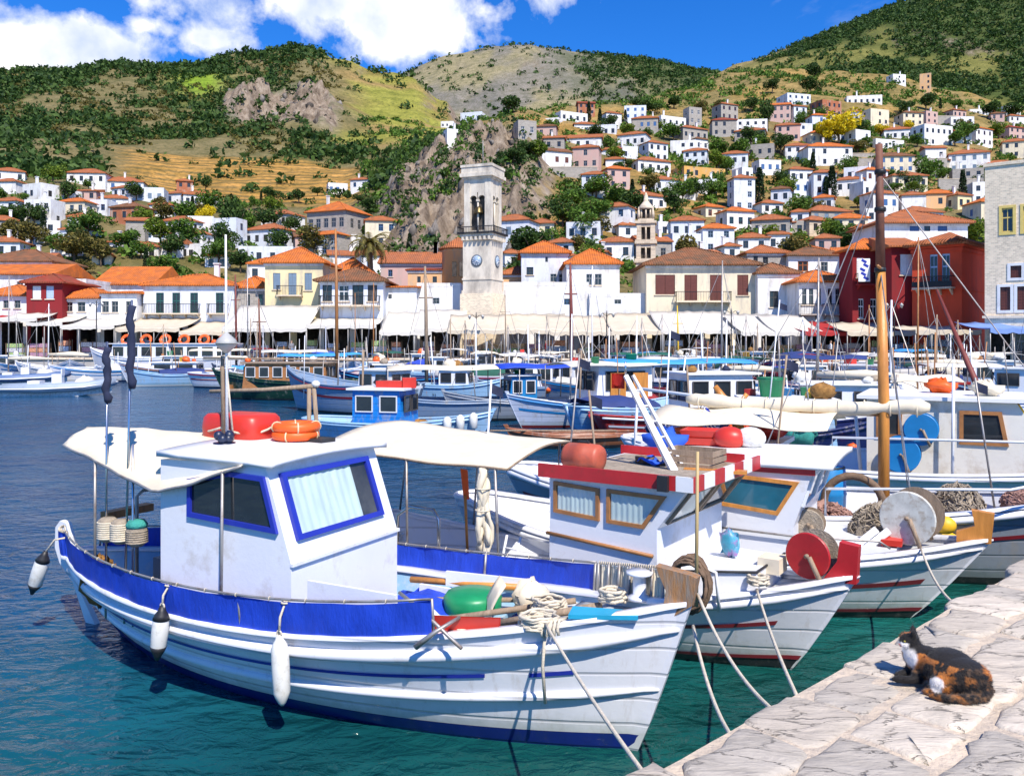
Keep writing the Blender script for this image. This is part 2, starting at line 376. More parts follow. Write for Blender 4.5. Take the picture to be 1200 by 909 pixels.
def npmesh(name, V, F, m):
    me = bpy.data.meshes.new(name); k = F.shape[1]; n = len(F)
    me.vertices.add(len(V)); me.vertices.foreach_set('co', np.asarray(V, 'f').ravel())
    me.loops.add(n*k); me.loops.foreach_set('vertex_index', np.asarray(F, 'i').ravel())
    me.polygons.add(n); me.polygons.foreach_set('loop_start', np.arange(n, dtype='i')*k)
    me.materials.append(m); me.update(calc_edges=True); me.validate(); return me
def crown_pts(kind, seed, n):
    rng = np.random.default_rng(seed)
    if kind == 'cypress':
        h = rng.random(n)**.8; r = .14*np.sqrt(np.clip(1.08-h, 0, 1))*np.minimum(1, h*6+.3)*(.55+.5*rng.random(n)); q = rng.random(n)*6.283
        return np.stack([r*np.cos(q), r*np.sin(q), .04+.96*h], 1), rng
    L = rng.integers(9, 14); lc = rng.normal(size=(L, 3)); lc /= np.linalg.norm(lc, axis=1)[:, None]; lc *= (rng.random((L, 1))**.5)*np.array([[.36, .36, .25]])
    lr = .13+.12*rng.random(L); lc[:, 2] += .62
    i = rng.integers(0, L, n); d = rng.normal(size=(n, 3)); d /= np.linalg.norm(d, axis=1)[:, None]
    p = lc[i]+d*(lr[i]*(.55+.5*rng.random(n)**.6))[:, None]; p[:, 2] = np.maximum(p[:, 2], .2)
    return p, rng
TREES = {}
def tree_mesh(kind, leaf, var):
    k = (kind, leaf, var)
    if k not in TREES:
        p, rng = crown_pts(kind, 11+var*7+len(kind), 1500 if kind != 'cypress' else 1100)
        V, F = quad_leaves(rng, p, .042 if kind != 'cypress' else .03); cm = npmesh('crown', V, F, LEAF[leaf])
        mb = MB(); mb.tube([(0, 0, -.15), (.01, 0, .2), (0, .01, .55 if kind != 'cypress' else .9)], [.035, .028, .008], 7)
        if kind != 'cypress':
            for q in range(5):
                a = q*1.3+var; mb.tube([(0, 0, .22+.04*q), (.15*math.cos(a), .15*math.sin(a), .42+.04*q), (.28*math.cos(a), .28*math.sin(a), .56+.05*q)], [.016, .011, .004], 5)
        TREES[k] = (cm, mb.mesh('trunk', BARK))
    return TREES[k]
TN = {'d': 'dark green', 'g': 'green', 'y': 'bright yellow', 'o': 'olive brown', 'c': 'dark', 'b': 'yellowish green'}
def tree(px, pyb, hpx, leaf='g', kind='round', wide=1., where='among the hillside houses', Y=None):
    Y = Y or ground_Y(px, pyb); b = P(px, pyb, Y)
    b.z = tz(px, Y) if Y > 96 else WH
    h = hpx/FPX*Y; where = ('high up ' if b.z > 45 else '')+where; cm, tm = tree_mesh(kind, leaf, rnd.randrange(3))
    nm = 'cypress_tree' if kind == 'cypress' else 'broadleaf_tree'
    lb = ('tall' if h > 7 else 'short')+' slender dark cypress tree '+where if kind == 'cypress' else ('large ' if h > 6.5 else 'small ' if h < 4 else '')+TN[leaf]+(' broad crowned tree ' if wide > 1.15 else ' round crowned tree ')+where
    t = thing(nm, lb, 'tree', b, rnd.random()*6.28, 'cypresses '+where if kind == 'cypress' else TN[leaf]+' trees '+where)
    for n_, me in (('crown', cm), ('trunk', tm)):
        o = link(n_, me, t); o.scale = (h*wide, h*wide, h)
    return t
# ------------------------------------------------------------------ town materials
def wallmat(name, col, dirt=(.42, .38, .33), amt=.35, rough=.85, blocks=0):
    if name in MATS: return MATS[name]
    m = mat(name, col, rough, .07, .5, .35, 9, col2=dirt, amt=amt, stretch=(1, 1, .35), mscale=.8, spec=.2)
    if blocks:
        nt = m.node_tree; p = nt.nodes['Principled BSDF']; g = nd(nt, 'ShaderNodeTexCoord').outputs['Object']
        s = nd(nt, 'ShaderNodeSeparateXYZ', {0: g})
        q = nd(nt, 'ShaderNodeCombineXYZ', {0: mth(nt, 'ADD', s.outputs[0], s.outputs[1]), 1: s.outputs[2], 2: 0.}).outputs[0]
        br = nd(nt, 'ShaderNodeTexBrick', {'Vector': q, 'Scale': blocks, 'Color1': (*[c*1.25 for c in col], 1), 'Color2': (*[c*.72 for c in col], 1), 'Mortar': (*[min(1, c*1.5) for c in col], 1), 'Mortar Size': .025, 'Brick Width': .7, 'Row Height': .34, 'Bias': -.1})
        old = p.inputs['Base Color'].links[0].from_socket
        nt.links.new(mixc(nt, .62, old, br.outputs[0]), p.inputs['Base Color'])
    return m
WM = {'w': wallmat('whitewash', (.80, .79, .78)), 'v': wallmat('pale_blue_white_wash', (.70, .73, .79)), 'c': wallmat('cream_plaster', (.76, .66, .48)), 'y': wallmat('yellow_plaster', (.78, .66, .38)),
      's': wallmat('grey_stone_masonry', (.33, .30, .265), blocks=1.3), 't': wallmat('tan_stone', (.56, .46, .34), blocks=.9), 'p': wallmat('pink_plaster', (.58, .38, .33)), 'o': wallmat('ochre_plaster', (.66, .36, .10)),
      'r': wallmat('red_plaster', (.70, .085, .035), (.45, .07, .04), .3), 'm': wallmat('maroon_plaster', (.23, .022, .025), (.15, .03, .03), .3), 'b': wallmat('brick_red_plaster', (.40, .14, .07)),
      'k': wallmat('tower_marble', (.74, .66, .54), (.40, .35, .29), .5), 'l': wallmat('lichen_masonry', (.80, .645, .47), (.46, .38, .29), .45, blocks=2.6), 'a': wallmat('apricot_plaster', (.74, .44, .22))}
WN = {'w': 'white', 'v': 'bluish white', 'c': 'cream', 'y': 'yellow', 's': 'grey stone', 't': 'tan stone', 'p': 'pink', 'o': 'ochre', 'r': 'red', 'm': 'maroon', 'b': 'brick red', 'l': 'pale stone', 'a': 'apricot'}
def tilemat(name, col, col2):
    m = mat(name, col, .8, .25, 1.2, 0, col2=col2, amt=.5, mscale=.9, spec=.2); nt = m.node_tree; p = nt.nodes['Principled BSDF']
    g = nd(nt, 'ShaderNodeTexCoord').outputs['Object']
    w = nd(nt, 'ShaderNodeTexWave', {'Vector': g, 'Scale': 1.25, 'Distortion': .4, 'Detail': 1}, wave_type='BANDS', bands_direction='X').outputs[0]
    w2 = nd(nt, 'ShaderNodeTexWave', {'Vector': g, 'Scale': .9, 'Distortion': .5}, wave_type='BANDS', bands_direction='Y', wave_profile='SAW').outputs[0]
    b = nd(nt, 'ShaderNodeBump', {'Height': mth(nt, 'ADD', w, mth(nt, 'MULTIPLY', w2, .5)), 'Strength': .9, 'Distance': .09}); nt.links.new(b.outputs[0], p.inputs['Normal'])
    return m
RM = {'o': tilemat('orange_tiles', (.62, .165, .03), (.42, .13, .045)), 't': tilemat('terracotta_tiles', (.44, .14, .05), (.30, .12, .06)), 'b': tilemat('weathered_brown_tiles', (.27, .11, .05), (.13, .085, .05)), 'e': tilemat('maroon_tiles', (.33, .06, .035), (.22, .08, .04))}
RN = {'o': 'bright orange', 't': 'terracotta', 'b': 'weathered brown', 'e': 'dark red'}
PANE = glassy('window_pane', (.02, .024, .03), .12)
TRIM = {'w': mat('white_joinery', (.74, .74, .74), .5), 'b': mat('blue_shutter_paint', (.055, .14, .33), .5), 'g': mat('grey_blue_shutter_paint', (.17, .24, .32), .55), 'n': mat('brown_shutter_paint', (.13, .035, .022), .5),
        'd': mat('dark_joinery', (.06, .055, .05), .5), 'e': mat('green_door_paint', (.02, .10, .085), .5), 's': mat('grey_joinery', (.25, .25, .25), .6), 'p': mat('pale_blue_paint', (.42, .52, .66), .6), 'o': mat('orange_brown_door', (.42, .12, .03), .5), 'y': mat('yellow_trim', (.75, .56, .16), .5)}
SN = {'w': 'white framed', 'b': 'blue shuttered', 'g': 'grey blue shuttered', 'n': 'brown shuttered', 'd': 'dark', 'e': 'green framed', 's': 'grey', 'p': 'pale blue', 'o': 'orange brown', 'y': 'yellow framed'}
DARK = mat('interior_shade', (.09, .075, .062), .9, .5, .9, col2=(.02, .018, .016), amt=.5); IRON = mat('black_iron', (.02, .02, .022), .5, metal=.3); CHIM = WM['w']  # DARK: a dark colour standing in for the shade inside rooms and recesses
WMESH = {}
def win_mesh(kind, tr):
    k = (kind, tr)
    if k not in WMESH:
        b = MB()
        if kind == 's':     # closed shutters: two leaves with louvres
            for sx_ in (-1, 1):
                b.bb(min(0, sx_*.49)+.01, max(0, sx_*.49)-.01, -.02, .03, -.5, .5, 0)
                for q in range(7): b.bb(sx_*.25-.18, sx_*.25+.18, -.035, -.02, -.42+q*.12, -.36+q*.12, 0)
            WMESH[k] = (b.mesh('shutter', [TRIM[tr]]), None)
        else:
            for x0, x1, z0, z1 in ((-.5, -.42, -.5, .5), (.42, .5, -.5, .5), (-.42, .42, .44, .5), (-.42, .42, -.5, -.44), (-.035, .035, -.44, .44), (-.42, -.035, .08, .13), (.035, .42, .08, .13)): b.bb(x0, x1, -.03, .03, z0, z1, 0)
            p = MB(); p.bb(-.45, .45, 0, .02, -.47, .47)
            if kind == 'w2': b.bb(-.78, -.52, -.22, -.17, -.5, .5, 0); b.bb(.52, .78, -.22, -.17, -.5, .5, 0)   # leaves folded back on the wall
            WMESH[k] = (b.mesh('window', [TRIM[tr], PANE]), p.mesh('pane', PANE))
    return WMESH[k]
def put_win(root, kind, tr, M, w, h, sub=True):     # M: matrix of the opening's centre, local -y out of the wall
    me, pm = win_mesh('s' if kind == 's' else kind, tr)
    o = link('shutter' if kind == 's' else ('door' if kind == 'd' else 'window'), me if kind != 'd' else win_mesh('w', tr)[0], root); o.matrix_local = M @ Matrix.Diagonal((w, 1, h, 1))
    pm = pm or (win_mesh('w', tr)[1] if kind == 'd' else None)
    if pm: link('pane', pm, o)
def cutwall(mb, T, w, z0, z1, ops, rev=.2):         # a wall of width w in the local xz plane of T, with real openings
    xs = sorted({-w/2, w/2, *[o[0] for o in ops], *[o[1] for o in ops]}); zs = sorted({z0, z1, *[o[2] for o in ops], *[o[3] for o in ops]})
    q = lambda x, y, z: T @ Vector((x, y, z))
    for a, b in zip(xs, xs[1:]):
        for c, d in zip(zs, zs[1:]):
            if b-a < 1e-5 or d-c < 1e-5: continue
            X, Z = (a+b)/2, (c+d)/2
            if any(o[0] < X < o[1] and o[2] < Z < o[3] for o in ops): continue
            mb.add([q(a, 0, c), q(b, 0, c), q(b, 0, d), q(a, 0, d)], [(0, 1, 2, 3)])
    for o in ops:
        a, b, c, d = o[:4]; r = o[6] if len(o) > 6 else rev
        mb.add([q(a, 0, c), q(b, 0, c), q(b, 0, d), q(a, 0, d), q(a, r, c), q(b, r, c), q(b, r, d), q(a, r, d)], [(0, 1, 5, 4), (1, 2, 6, 5), (2, 3, 7, 6), (3, 0, 4, 7), (4, 5, 6, 7)], 1)  # reveals and back take the dark colour that stands for inner shade
def body(root, w, d, z0, z1, wall, front=(), right=(), left=()):
    mb = MB(); I = Matrix.Identity(4)
    TT = [(I, w, front), (Matrix.Translation((w/2, d/2, 0)) @ Matrix.Rotation(math.pi/2, 4, 'Z'), d, right), (Matrix.Translation((-w/2, d/2, 0)) @ Matrix.Rotation(-math.pi/2, 4, 'Z'), d, left), (Matrix.Translation((0, d, 0)) @ Matrix.Rotation(math.pi, 4, 'Z'), w, ())]
    for T, ww, ops in TT: cutwall(mb, T, ww, z0, z1, ops)
    mb.add([(-w/2, 0, z1), (w/2, 0, z1), (w/2, d, z1), (-w/2, d, z1)], [(0, 1, 2, 3)])
    mb.build('wall', [WM[wall], DARK], root, fix=False)
    for T, ww, ops in TT:
        for o in ops:
            if o[4] in ('w', 's', 'd', 'w2'): put_win(root, o[4], o[5], T @ Matrix.Translation(((o[0]+o[1])/2, .07 if o[4] == 's' else .11, (o[2]+o[3])/2)), o[1]-o[0], o[3]-o[2])
def roof(root, w, d, z, kind, tile, rise=None, ov=.35, chim=0):
    x0, x1, y0, y1 = -w/2-ov, w/2+ov, -ov, d+ov; t = .14; rise = rise or .22*min(w, d)+.25
    mb = MB()
    if kind == 'h':
        a = min(w, d)/2+ov; lx = max(.02, (w+2*ov)/2-a) if w >= d else .02; ly = max(.02, (d+2*ov)/2-a) if d > w else .02
        yc = (y0+y1)/2
        top = [(-lx, yc-ly, z+rise), (lx, yc-ly, z+rise), (lx, yc+ly, z+rise), (-lx, yc+ly, z+rise)]
        E0 = [(x0, y0, z), (x1, y0, z), (x1, y1, z), (x0, y1, z)]; E1 = [(a_, b_, c_+t) for a_, b_, c_ in E0]
        mb.add(E0+E1+top, [(3, 2, 1, 0), (0, 1, 5, 4), (1, 2, 6, 5), (2, 3, 7, 6), (3, 0, 4, 7), (4, 5, 9, 8), (5, 6, 10, 9), (6, 7, 11, 10), (7, 4, 8, 11), (8, 9, 10, 11)])
        mb.tube([(x0, y0, z+t), top[0]], .1, 5); mb.tube([(x1, y0, z+t), top[1]], .1, 5); mb.tube([top[0], top[1]] if w >= d else [top[0], top[3]], .1, 5)
    elif kind == 'g':   # ridge along x
        yc = (y0+y1)/2
        mb.add([(x0, y0, z), (x1, y0, z), (x1, y1, z), (x0, y1, z), (x0, y0, z+t), (x1, y0, z+t), (x1, y1, z+t), (x0, y1, z+t), (x0, yc, z+rise), (x1, yc, z+rise)], [(3, 2, 1, 0), (0, 1, 5, 4), (2, 3, 7, 6), (4, 5, 9, 8), (6, 7, 8, 9), (1, 2, 6, 9, 5), (3, 0, 4, 8, 7)])
    elif kind == 'm':   # lean-to rising to the back
        mb.add([(x0, y0, z), (x1, y0, z), (x1, y1, z), (x0, y1, z), (x0, y0, z+t), (x1, y0, z+t), (x1, y1, z+rise), (x0, y1, z+rise)], [(3, 2, 1, 0), (4, 5, 6, 7), (0, 1, 5, 4), (1, 2, 6, 5), (2, 3, 7, 6), (3, 0, 4, 7)])
    else:
        for (a, b, c, e) in ((x0+ov, x1-ov, 0, .22), (x0+ov, x1-ov, d-.22, d), (x0+ov, x0+ov+.22, .22, d-.22), (x1-ov-.22, x1-ov, .22, d-.22)): mb.bb(a, b, c, e, z-.02, z+.4)
    r = mb.build('roof' if kind != 'f' else 'parapet', RM[tile] if kind != 'f' else tile, root)
    for q in range(chim):
        cx = (rnd.random()-.5)*w*.6; c = MB(); c.box((cx, d*.45, z+rise*.8+.3), (.5, .5, rise*.6+1.2)); c.box((cx, d*.45, z+rise*1.1+1.0), (.68, .68, .14)); c.build('chimney', CHIM, r)
    return r
HG = 'houses on the hillside'; RECT = []
def house(x0, x1, yt, yb, rf='h', wall='w', sh='d', tile='t', yaw=None, chim=None, nwin=None):
    px = (x0+x1)/2; Y = ground_Y(px, yb); w = (x1-x0)/FPX*Y*.94; h = (yb-yt)/FPX*Y
    h = max(2.6, h); b = P(px, yb, Y); yaw = rnd.choice((-1, 1))*R(rnd.uniform(4, 26)) if yaw is None else R(yaw)
    d = min(max(4.5, w*.75), 8.5); fl = max(1, min(4, round(h/3.0))); nc = nwin or max(1, min(7, round(w/2.5)))
    if rf == 'f': lb = f'{WN[wall]} flat roofed house'
    else: lb = f'{WN[wall]} house, {RN[tile]} {"hip" if rf == "h" else "gable" if rf == "g" else "lean-to"} roof'
    lb += f', {["", "one", "two", "three", "four"][fl]} storey{"s" if fl > 1 else ""}, {SN[sh]} windows, {nc} across'
    wr = 'left slope' if px < 450 else 'rocky bluff' if px < 690 else 'right hill'; zr_ = b.z
    lb += f', {"high" if zr_ > 45 else "mid" if zr_ > 22 else "low"} {wr}'
    lb = lb.replace(' across', ' wide').replace(' storeys', ' floors').replace(' storey', ' floor').replace('shuttered windows', 'shutters').replace('weathered brown', 'brown').replace('bright orange', 'orange').replace('flat roofed house', 'flat roof house')
    if len(lb.split()) > 16: lb = lb.replace(' framed', '')
    RECT.append((x0, x1, yt-3, yb))
    t = thing('hillside_house', lb, 'house', b, yaw, HG)
    ops = []; fh = h/fl; ww = min(.95, w/nc*.45); wh = min(1.45, fh*.5)
    def row(width, n, k):
        r = []
        for i in range(n):
            X = -width/2+width*(i+.5)/n
            for f in range(fl):
                if rnd.random() < .12: continue
                z = f*fh+fh*.56; r.append((X-ww/2, X+ww/2, z-wh/2, z+wh/2, k, sh))
        return r
    k = 's' if sh in 'bgn' and rnd.random() < .5 else 'w'
    body(t, w, d, -3.5, h, wall, row(w, nc, k), row(d, max(1, nc-2), k) if yaw < -.05 else (), row(d, max(1, nc-2), k) if yaw > .05 else ())
    roof(t, w, d, h, rf, tile if rf != 'f' else WM[wall], chim=(rnd.random() < .35) if chim is None else chim)
    return t
H = house
for a in [(-6, 28, 201, 214), (-10, 20, 213, 228), (20, 54, 217, 238, 'f'), (-12, 22, 236, 260), (78, 124, 203, 217), (117, 168, 213, 224, 'h', 'w', 'b'), (128, 152, 223, 232, 'h', 'v'), (117, 150, 233, 245, 'h', 'w', 'b'), (104, 127, 236, 252, 'f', 'v', 'b'),
          (90, 113, 227, 236, 'm', 'p'), (70, 84, 227, 237, 'f'), (125, 166, 243, 262, 'h', 'b', 'd', 'b'), (80, 110, 255, 270, 'h', 'w', 'e'), (66, 104, 269, 289, 'h', 'v', 'g'), (48, 70, 262, 275, 'f'), (28, 46, 272, 294, 'f'), (45, 69, 276, 292, 'f', 'v'),
          (126, 158, 284, 302), (192, 216, 227, 240, 'h', 'w', 'b'), (215, 256, 229, 245, 'h', 'w'), (207, 226, 214, 222, 'h', 'b'), (147, 170, 259, 288, 'g', 's'), (167, 196, 265, 287, 'f', 'v', 'b'), (184, 224, 259, 274), (197, 240, 274, 290, 'h', 'w', 's'), (212, 250, 288, 308, 'f'),
          (153, 186, 290, 306), (186, 210, 285, 308, 'g'), (60, 96, 296, 312, 'f'), (278, 345, 291, 312, 'f', 'v', 'd', 't', 4), (300, 343, 252, 268, 'h', 'w'), (384, 408, 216, 229, 'f', 'w', 'b'), (409, 433, 211, 223, 'h', 'w', 'b'), (240, 268, 300, 318), (108, 130, 300, 316, 'h', 'c'),
          (538, 566, 133, 147, 'f', 'v', 'b'), (516, 532, 143, 151, 'f'), (523, 542, 157, 165, 'f'), (606, 630, 143, 163, 'f', 's', 'w'), (630, 656, 140, 150, 'f'), (654, 692, 133, 145, 'f'), (672, 702, 146, 160, 'h', 'w', 'b'), (660, 706, 162, 176, 'g', 'w', 'd', 't'), (636, 662, 162, 178, 'g', 's'),
          (677, 698, 121, 135, 'g', 'b', 'd', 'e'), (731, 758, 125, 140, 'f', 'v', 'b'), (709, 730, 133, 147, 'h'), (740, 772, 139, 154, 'h', 's', 'b'), (771, 808, 138, 150, 'f'), (806, 824, 127, 147, 'f', 's', 'w'), (834, 864, 141, 160, 'h', 's', 'd', 'e'), (796, 834, 151, 167, 'h', 's'),
          (722, 758, 158, 175), (727, 749, 173, 190, 'f', 'v'), (757, 786, 168, 190, 'h', 'v'), (785, 816, 166, 184, 'f'), (800, 829, 177, 196, 'h', 'v'), (744, 790, 189, 205), (709, 733, 187, 200), (765, 800, 211, 226, 'h', 'v'), (778, 816, 216, 236, 'f'), (814, 841, 212, 230, 'f'),
          (796, 856, 198, 210, 'f', 'o', 'd'), (740, 786, 230, 247, 'h'), (700, 738, 243, 276, 'h', 'w', 'b'), (724, 748, 266, 280), (703, 744, 284, 308, 'h', 'w', 'd', 't', -6), (824, 851, 243, 258, 'h', 'c', 'o', 'o'), (785, 826, 259, 282, 'h', 'v', 'd', 't'), (786, 824, 276, 302, 'f', 'v', 'g'),
          (822, 862, 268, 298, 'h', 'v', 'g', 'o', 3), (770, 788, 262, 280, 'f'), (618, 650, 262, 280, 'h', 'c'), (606, 640, 284, 300, 'h', 'w'), (640, 672, 286, 302, 'h', 'w', 'd', 't'),
          (920, 953, 111, 124, 'f', 'v', 'b'), (992, 1034, 113, 125, 'f'), (960, 990, 119, 137, 'f', 'b'), (862, 900, 141, 156, 'f'), (909, 938, 147, 166, 'h', 'p'), (937, 953, 146, 162, 'f', 'v', 'b'), (971, 983, 136, 145, 'f'), (920, 950, 171, 190, 'h'), (945, 1001, 172, 196, 'h', 'w', 'd', 'o', 2, 1, 4),
          (888, 917, 189, 204, 'f', 'w', 'b'), (924, 954, 199, 216, 'h'), (928, 951, 214, 228, 'f', 'v', 'b'), (903, 926, 222, 240, 'h', 'v', 'd', 'b'), (859, 886, 209, 248, 'h', 'v', 'p', 't', 5), (979, 1012, 211, 228), (1008, 1034, 215, 234, 'f'), (960, 982, 233, 245), (868, 884, 198, 212, 'f'),
          (1022, 1064, 165, 178, 'f'), (1078, 1122, 148, 174, 'f', 'w', 'd', 't', 18), (1114, 1142, 138, 156, 'f'), (1136, 1156, 129, 137, 'f'), (1045, 1063, 88, 98, 'f'), (1078, 1091, 87, 106, 'f', 'a'), (1113, 1159, 180, 202, 'h', 'w', 'g'), (1117, 1152, 199, 220, 'f', 's', 'd'),
          (1086, 1112, 189, 200, 'h', 'c', 'd', 't'), (1154, 1204, 193, 208, 'h', 'w'), (1176, 1206, 166, 186, 'h', 'c'), (1179, 1206, 150, 164, 'h', 'p', 'd', 'e'), (1020, 1056, 227, 250, 'h', 'w', 'b'), (1057, 1085, 229, 248, 'h', 'w', 'g'), (1083, 1121, 227, 246, 'h', 'a', 'd', 'o'), (1119, 1142, 229, 248, 'h', 'y'),
          (849, 887, 248, 272, 'h', 'w', 'e', 'o'), (891, 919, 239, 252), (880, 926, 258, 280, 'h', 's', 'd', 't'), (864, 902, 279, 296, 'h', 'w'), (899, 926, 275, 296, 'h', 'w'), (927, 948, 251, 263, 'h', 'v'), (947, 1002, 249, 262, 'h', 's', 'g'), (944, 982, 259, 276, 'h', 't'), (928, 946, 262, 276, 'f', 's'),
          (977, 1018, 256, 284, 'h', 'c', 'd', 'o'), (954, 977, 232, 248, 'h', 'w', 'd', 'o'), (1000, 1030, 268, 290, 'h', 'c'), (955, 985, 280, 296, 'h', 'p'), (590, 615, 300, 316, 'h', 'w'), (848, 868, 292, 306, 'h', 'w'), (1015, 1040, 246, 262, 'f'), (905, 932, 262, 276, 'h', 'w'), (1140, 1166, 215, 240, 'f', 'w'), (690, 712, 296, 314, 'h', 'p')]:
    H(*a)
rh = random.Random(99)
def infill(n, xr, yr):      # more houses in the gaps of the town
    k = tr_ = 0
    while k < n and tr_ < 900:
        tr_ += 1; px, yb = rh.uniform(*xr), rh.uniform(*yr); Y = ground_Y(px, yb); w = rh.uniform(5.5, 10.5)*FPX/Y; h = rh.uniform(3.2, 6.4)*FPX/Y
        r = (px-w/2, px+w/2, yb-h-3, yb)
        if any(r[0] < q[1]-5 and r[1] > q[0]+5 and r[2] < q[3]-7 and r[3] > q[2]+5 for q in RECT): continue
        k += 1; H(r[0], r[1], yb-h, yb, rh.choice('hhhfg'), rh.choice('wwwwvvvcsp'), rh.choice('dddbgns'), rh.choice('tttob'))
infill(30, (0, 245), (238, 336)); infill(14, (250, 450), (290, 334)); infill(95, (695, 1015), (140, 330)); infill(38, (1000, 1200), (135, 270)); infill(7, (592, 705), (284, 330)); infill(5, (640, 720), (140, 205))
# stone retaining walls on the slope
for i, (x0, x1, yb, hh) in enumerate([(1005, 1110, 200, 14), (990, 1060, 186, 6), (1100, 1145, 222, 12), (635, 700, 205, 9), (860, 900, 262, 9), (690, 760, 258, 7), (255, 330, 285, 8), (1040, 1120, 140, 4)]):
    px = (x0+x1)/2; Y = ground_Y(px, yb); b = P(px, yb, Y); w = (x1-x0)/FPX*Y; t = thing('retaining_wall', ['long grey retaining wall below the hillside gardens', 'low grey stone terrace wall under the long white house', 'stone wall beside the arched basement of the white house', 'stone terrace wall on the bare ochre slope', 'small grey stone wall between hillside houses', 'low stone wall above the bushes behind the bell tower', 'rough stone wall beside the autumn trees', 'thin field wall high on the dry slope'][i], 'wall', b, 0)
    m = MB(); m.bb(-w/2, w/2, 0, .6, -2.5, hh/FPX*Y); m.build('masonry', WM['s'], t); m = MB(); m.bb(-w/2-.05, w/2+.05, -.06, .66, hh/FPX*Y, hh/FPX*Y+.15); m.build('coping', WM['t'], t)
# the stone mansion on the left slope
def mansion():
    Y = ground_Y(382, 300); b = P(382, 300, Y); k = Y/FPX
    t = thing('stone_mansion', 'tall grey stone mansion with two stepped orange hip roofs on the slope', 'house', b, R(-24))
    w = 50*k/.92; ops = []
    for i in range(5):
        X = -w/2+w*(i+.5)/5; ops.append((X-.55, X+.55, 33*k, 44*k, 'w', 's'))
    body(t, w, 9, -4, 52*k, 's', ops, [(-2.6, -1.6, 33*k, 44*k, 'w', 's'), (0, 1, 33*k, 44*k, 'w', 's'), (2.4, 3.4, 33*k, 44*k, 'w', 's')]); roof(t, w, 9, 52*k, 'h', 'o', 11*k*1.4, .5, 1)
    m = MB(); w2 = w*.92; t2 = thing('stone_house', 'grey stone wing with orange hip roof standing before the tall mansion', 'house', b+Vector((-.3, -4.5, -.5)), R(-24))
    body(t2, w2, 4.2, -4, 24*k, 's', [(-w2/2+w2*(i+.5)/4-.5, -w2/2+w2*(i+.5)/4+.5, a*k, (a+7)*k, 'w', 'p') for i in range(4) for a in (3, 13)]); roof(t2, w2, 4.2, 24*k, 'h', 'o', 6*k, .4)
mansion()
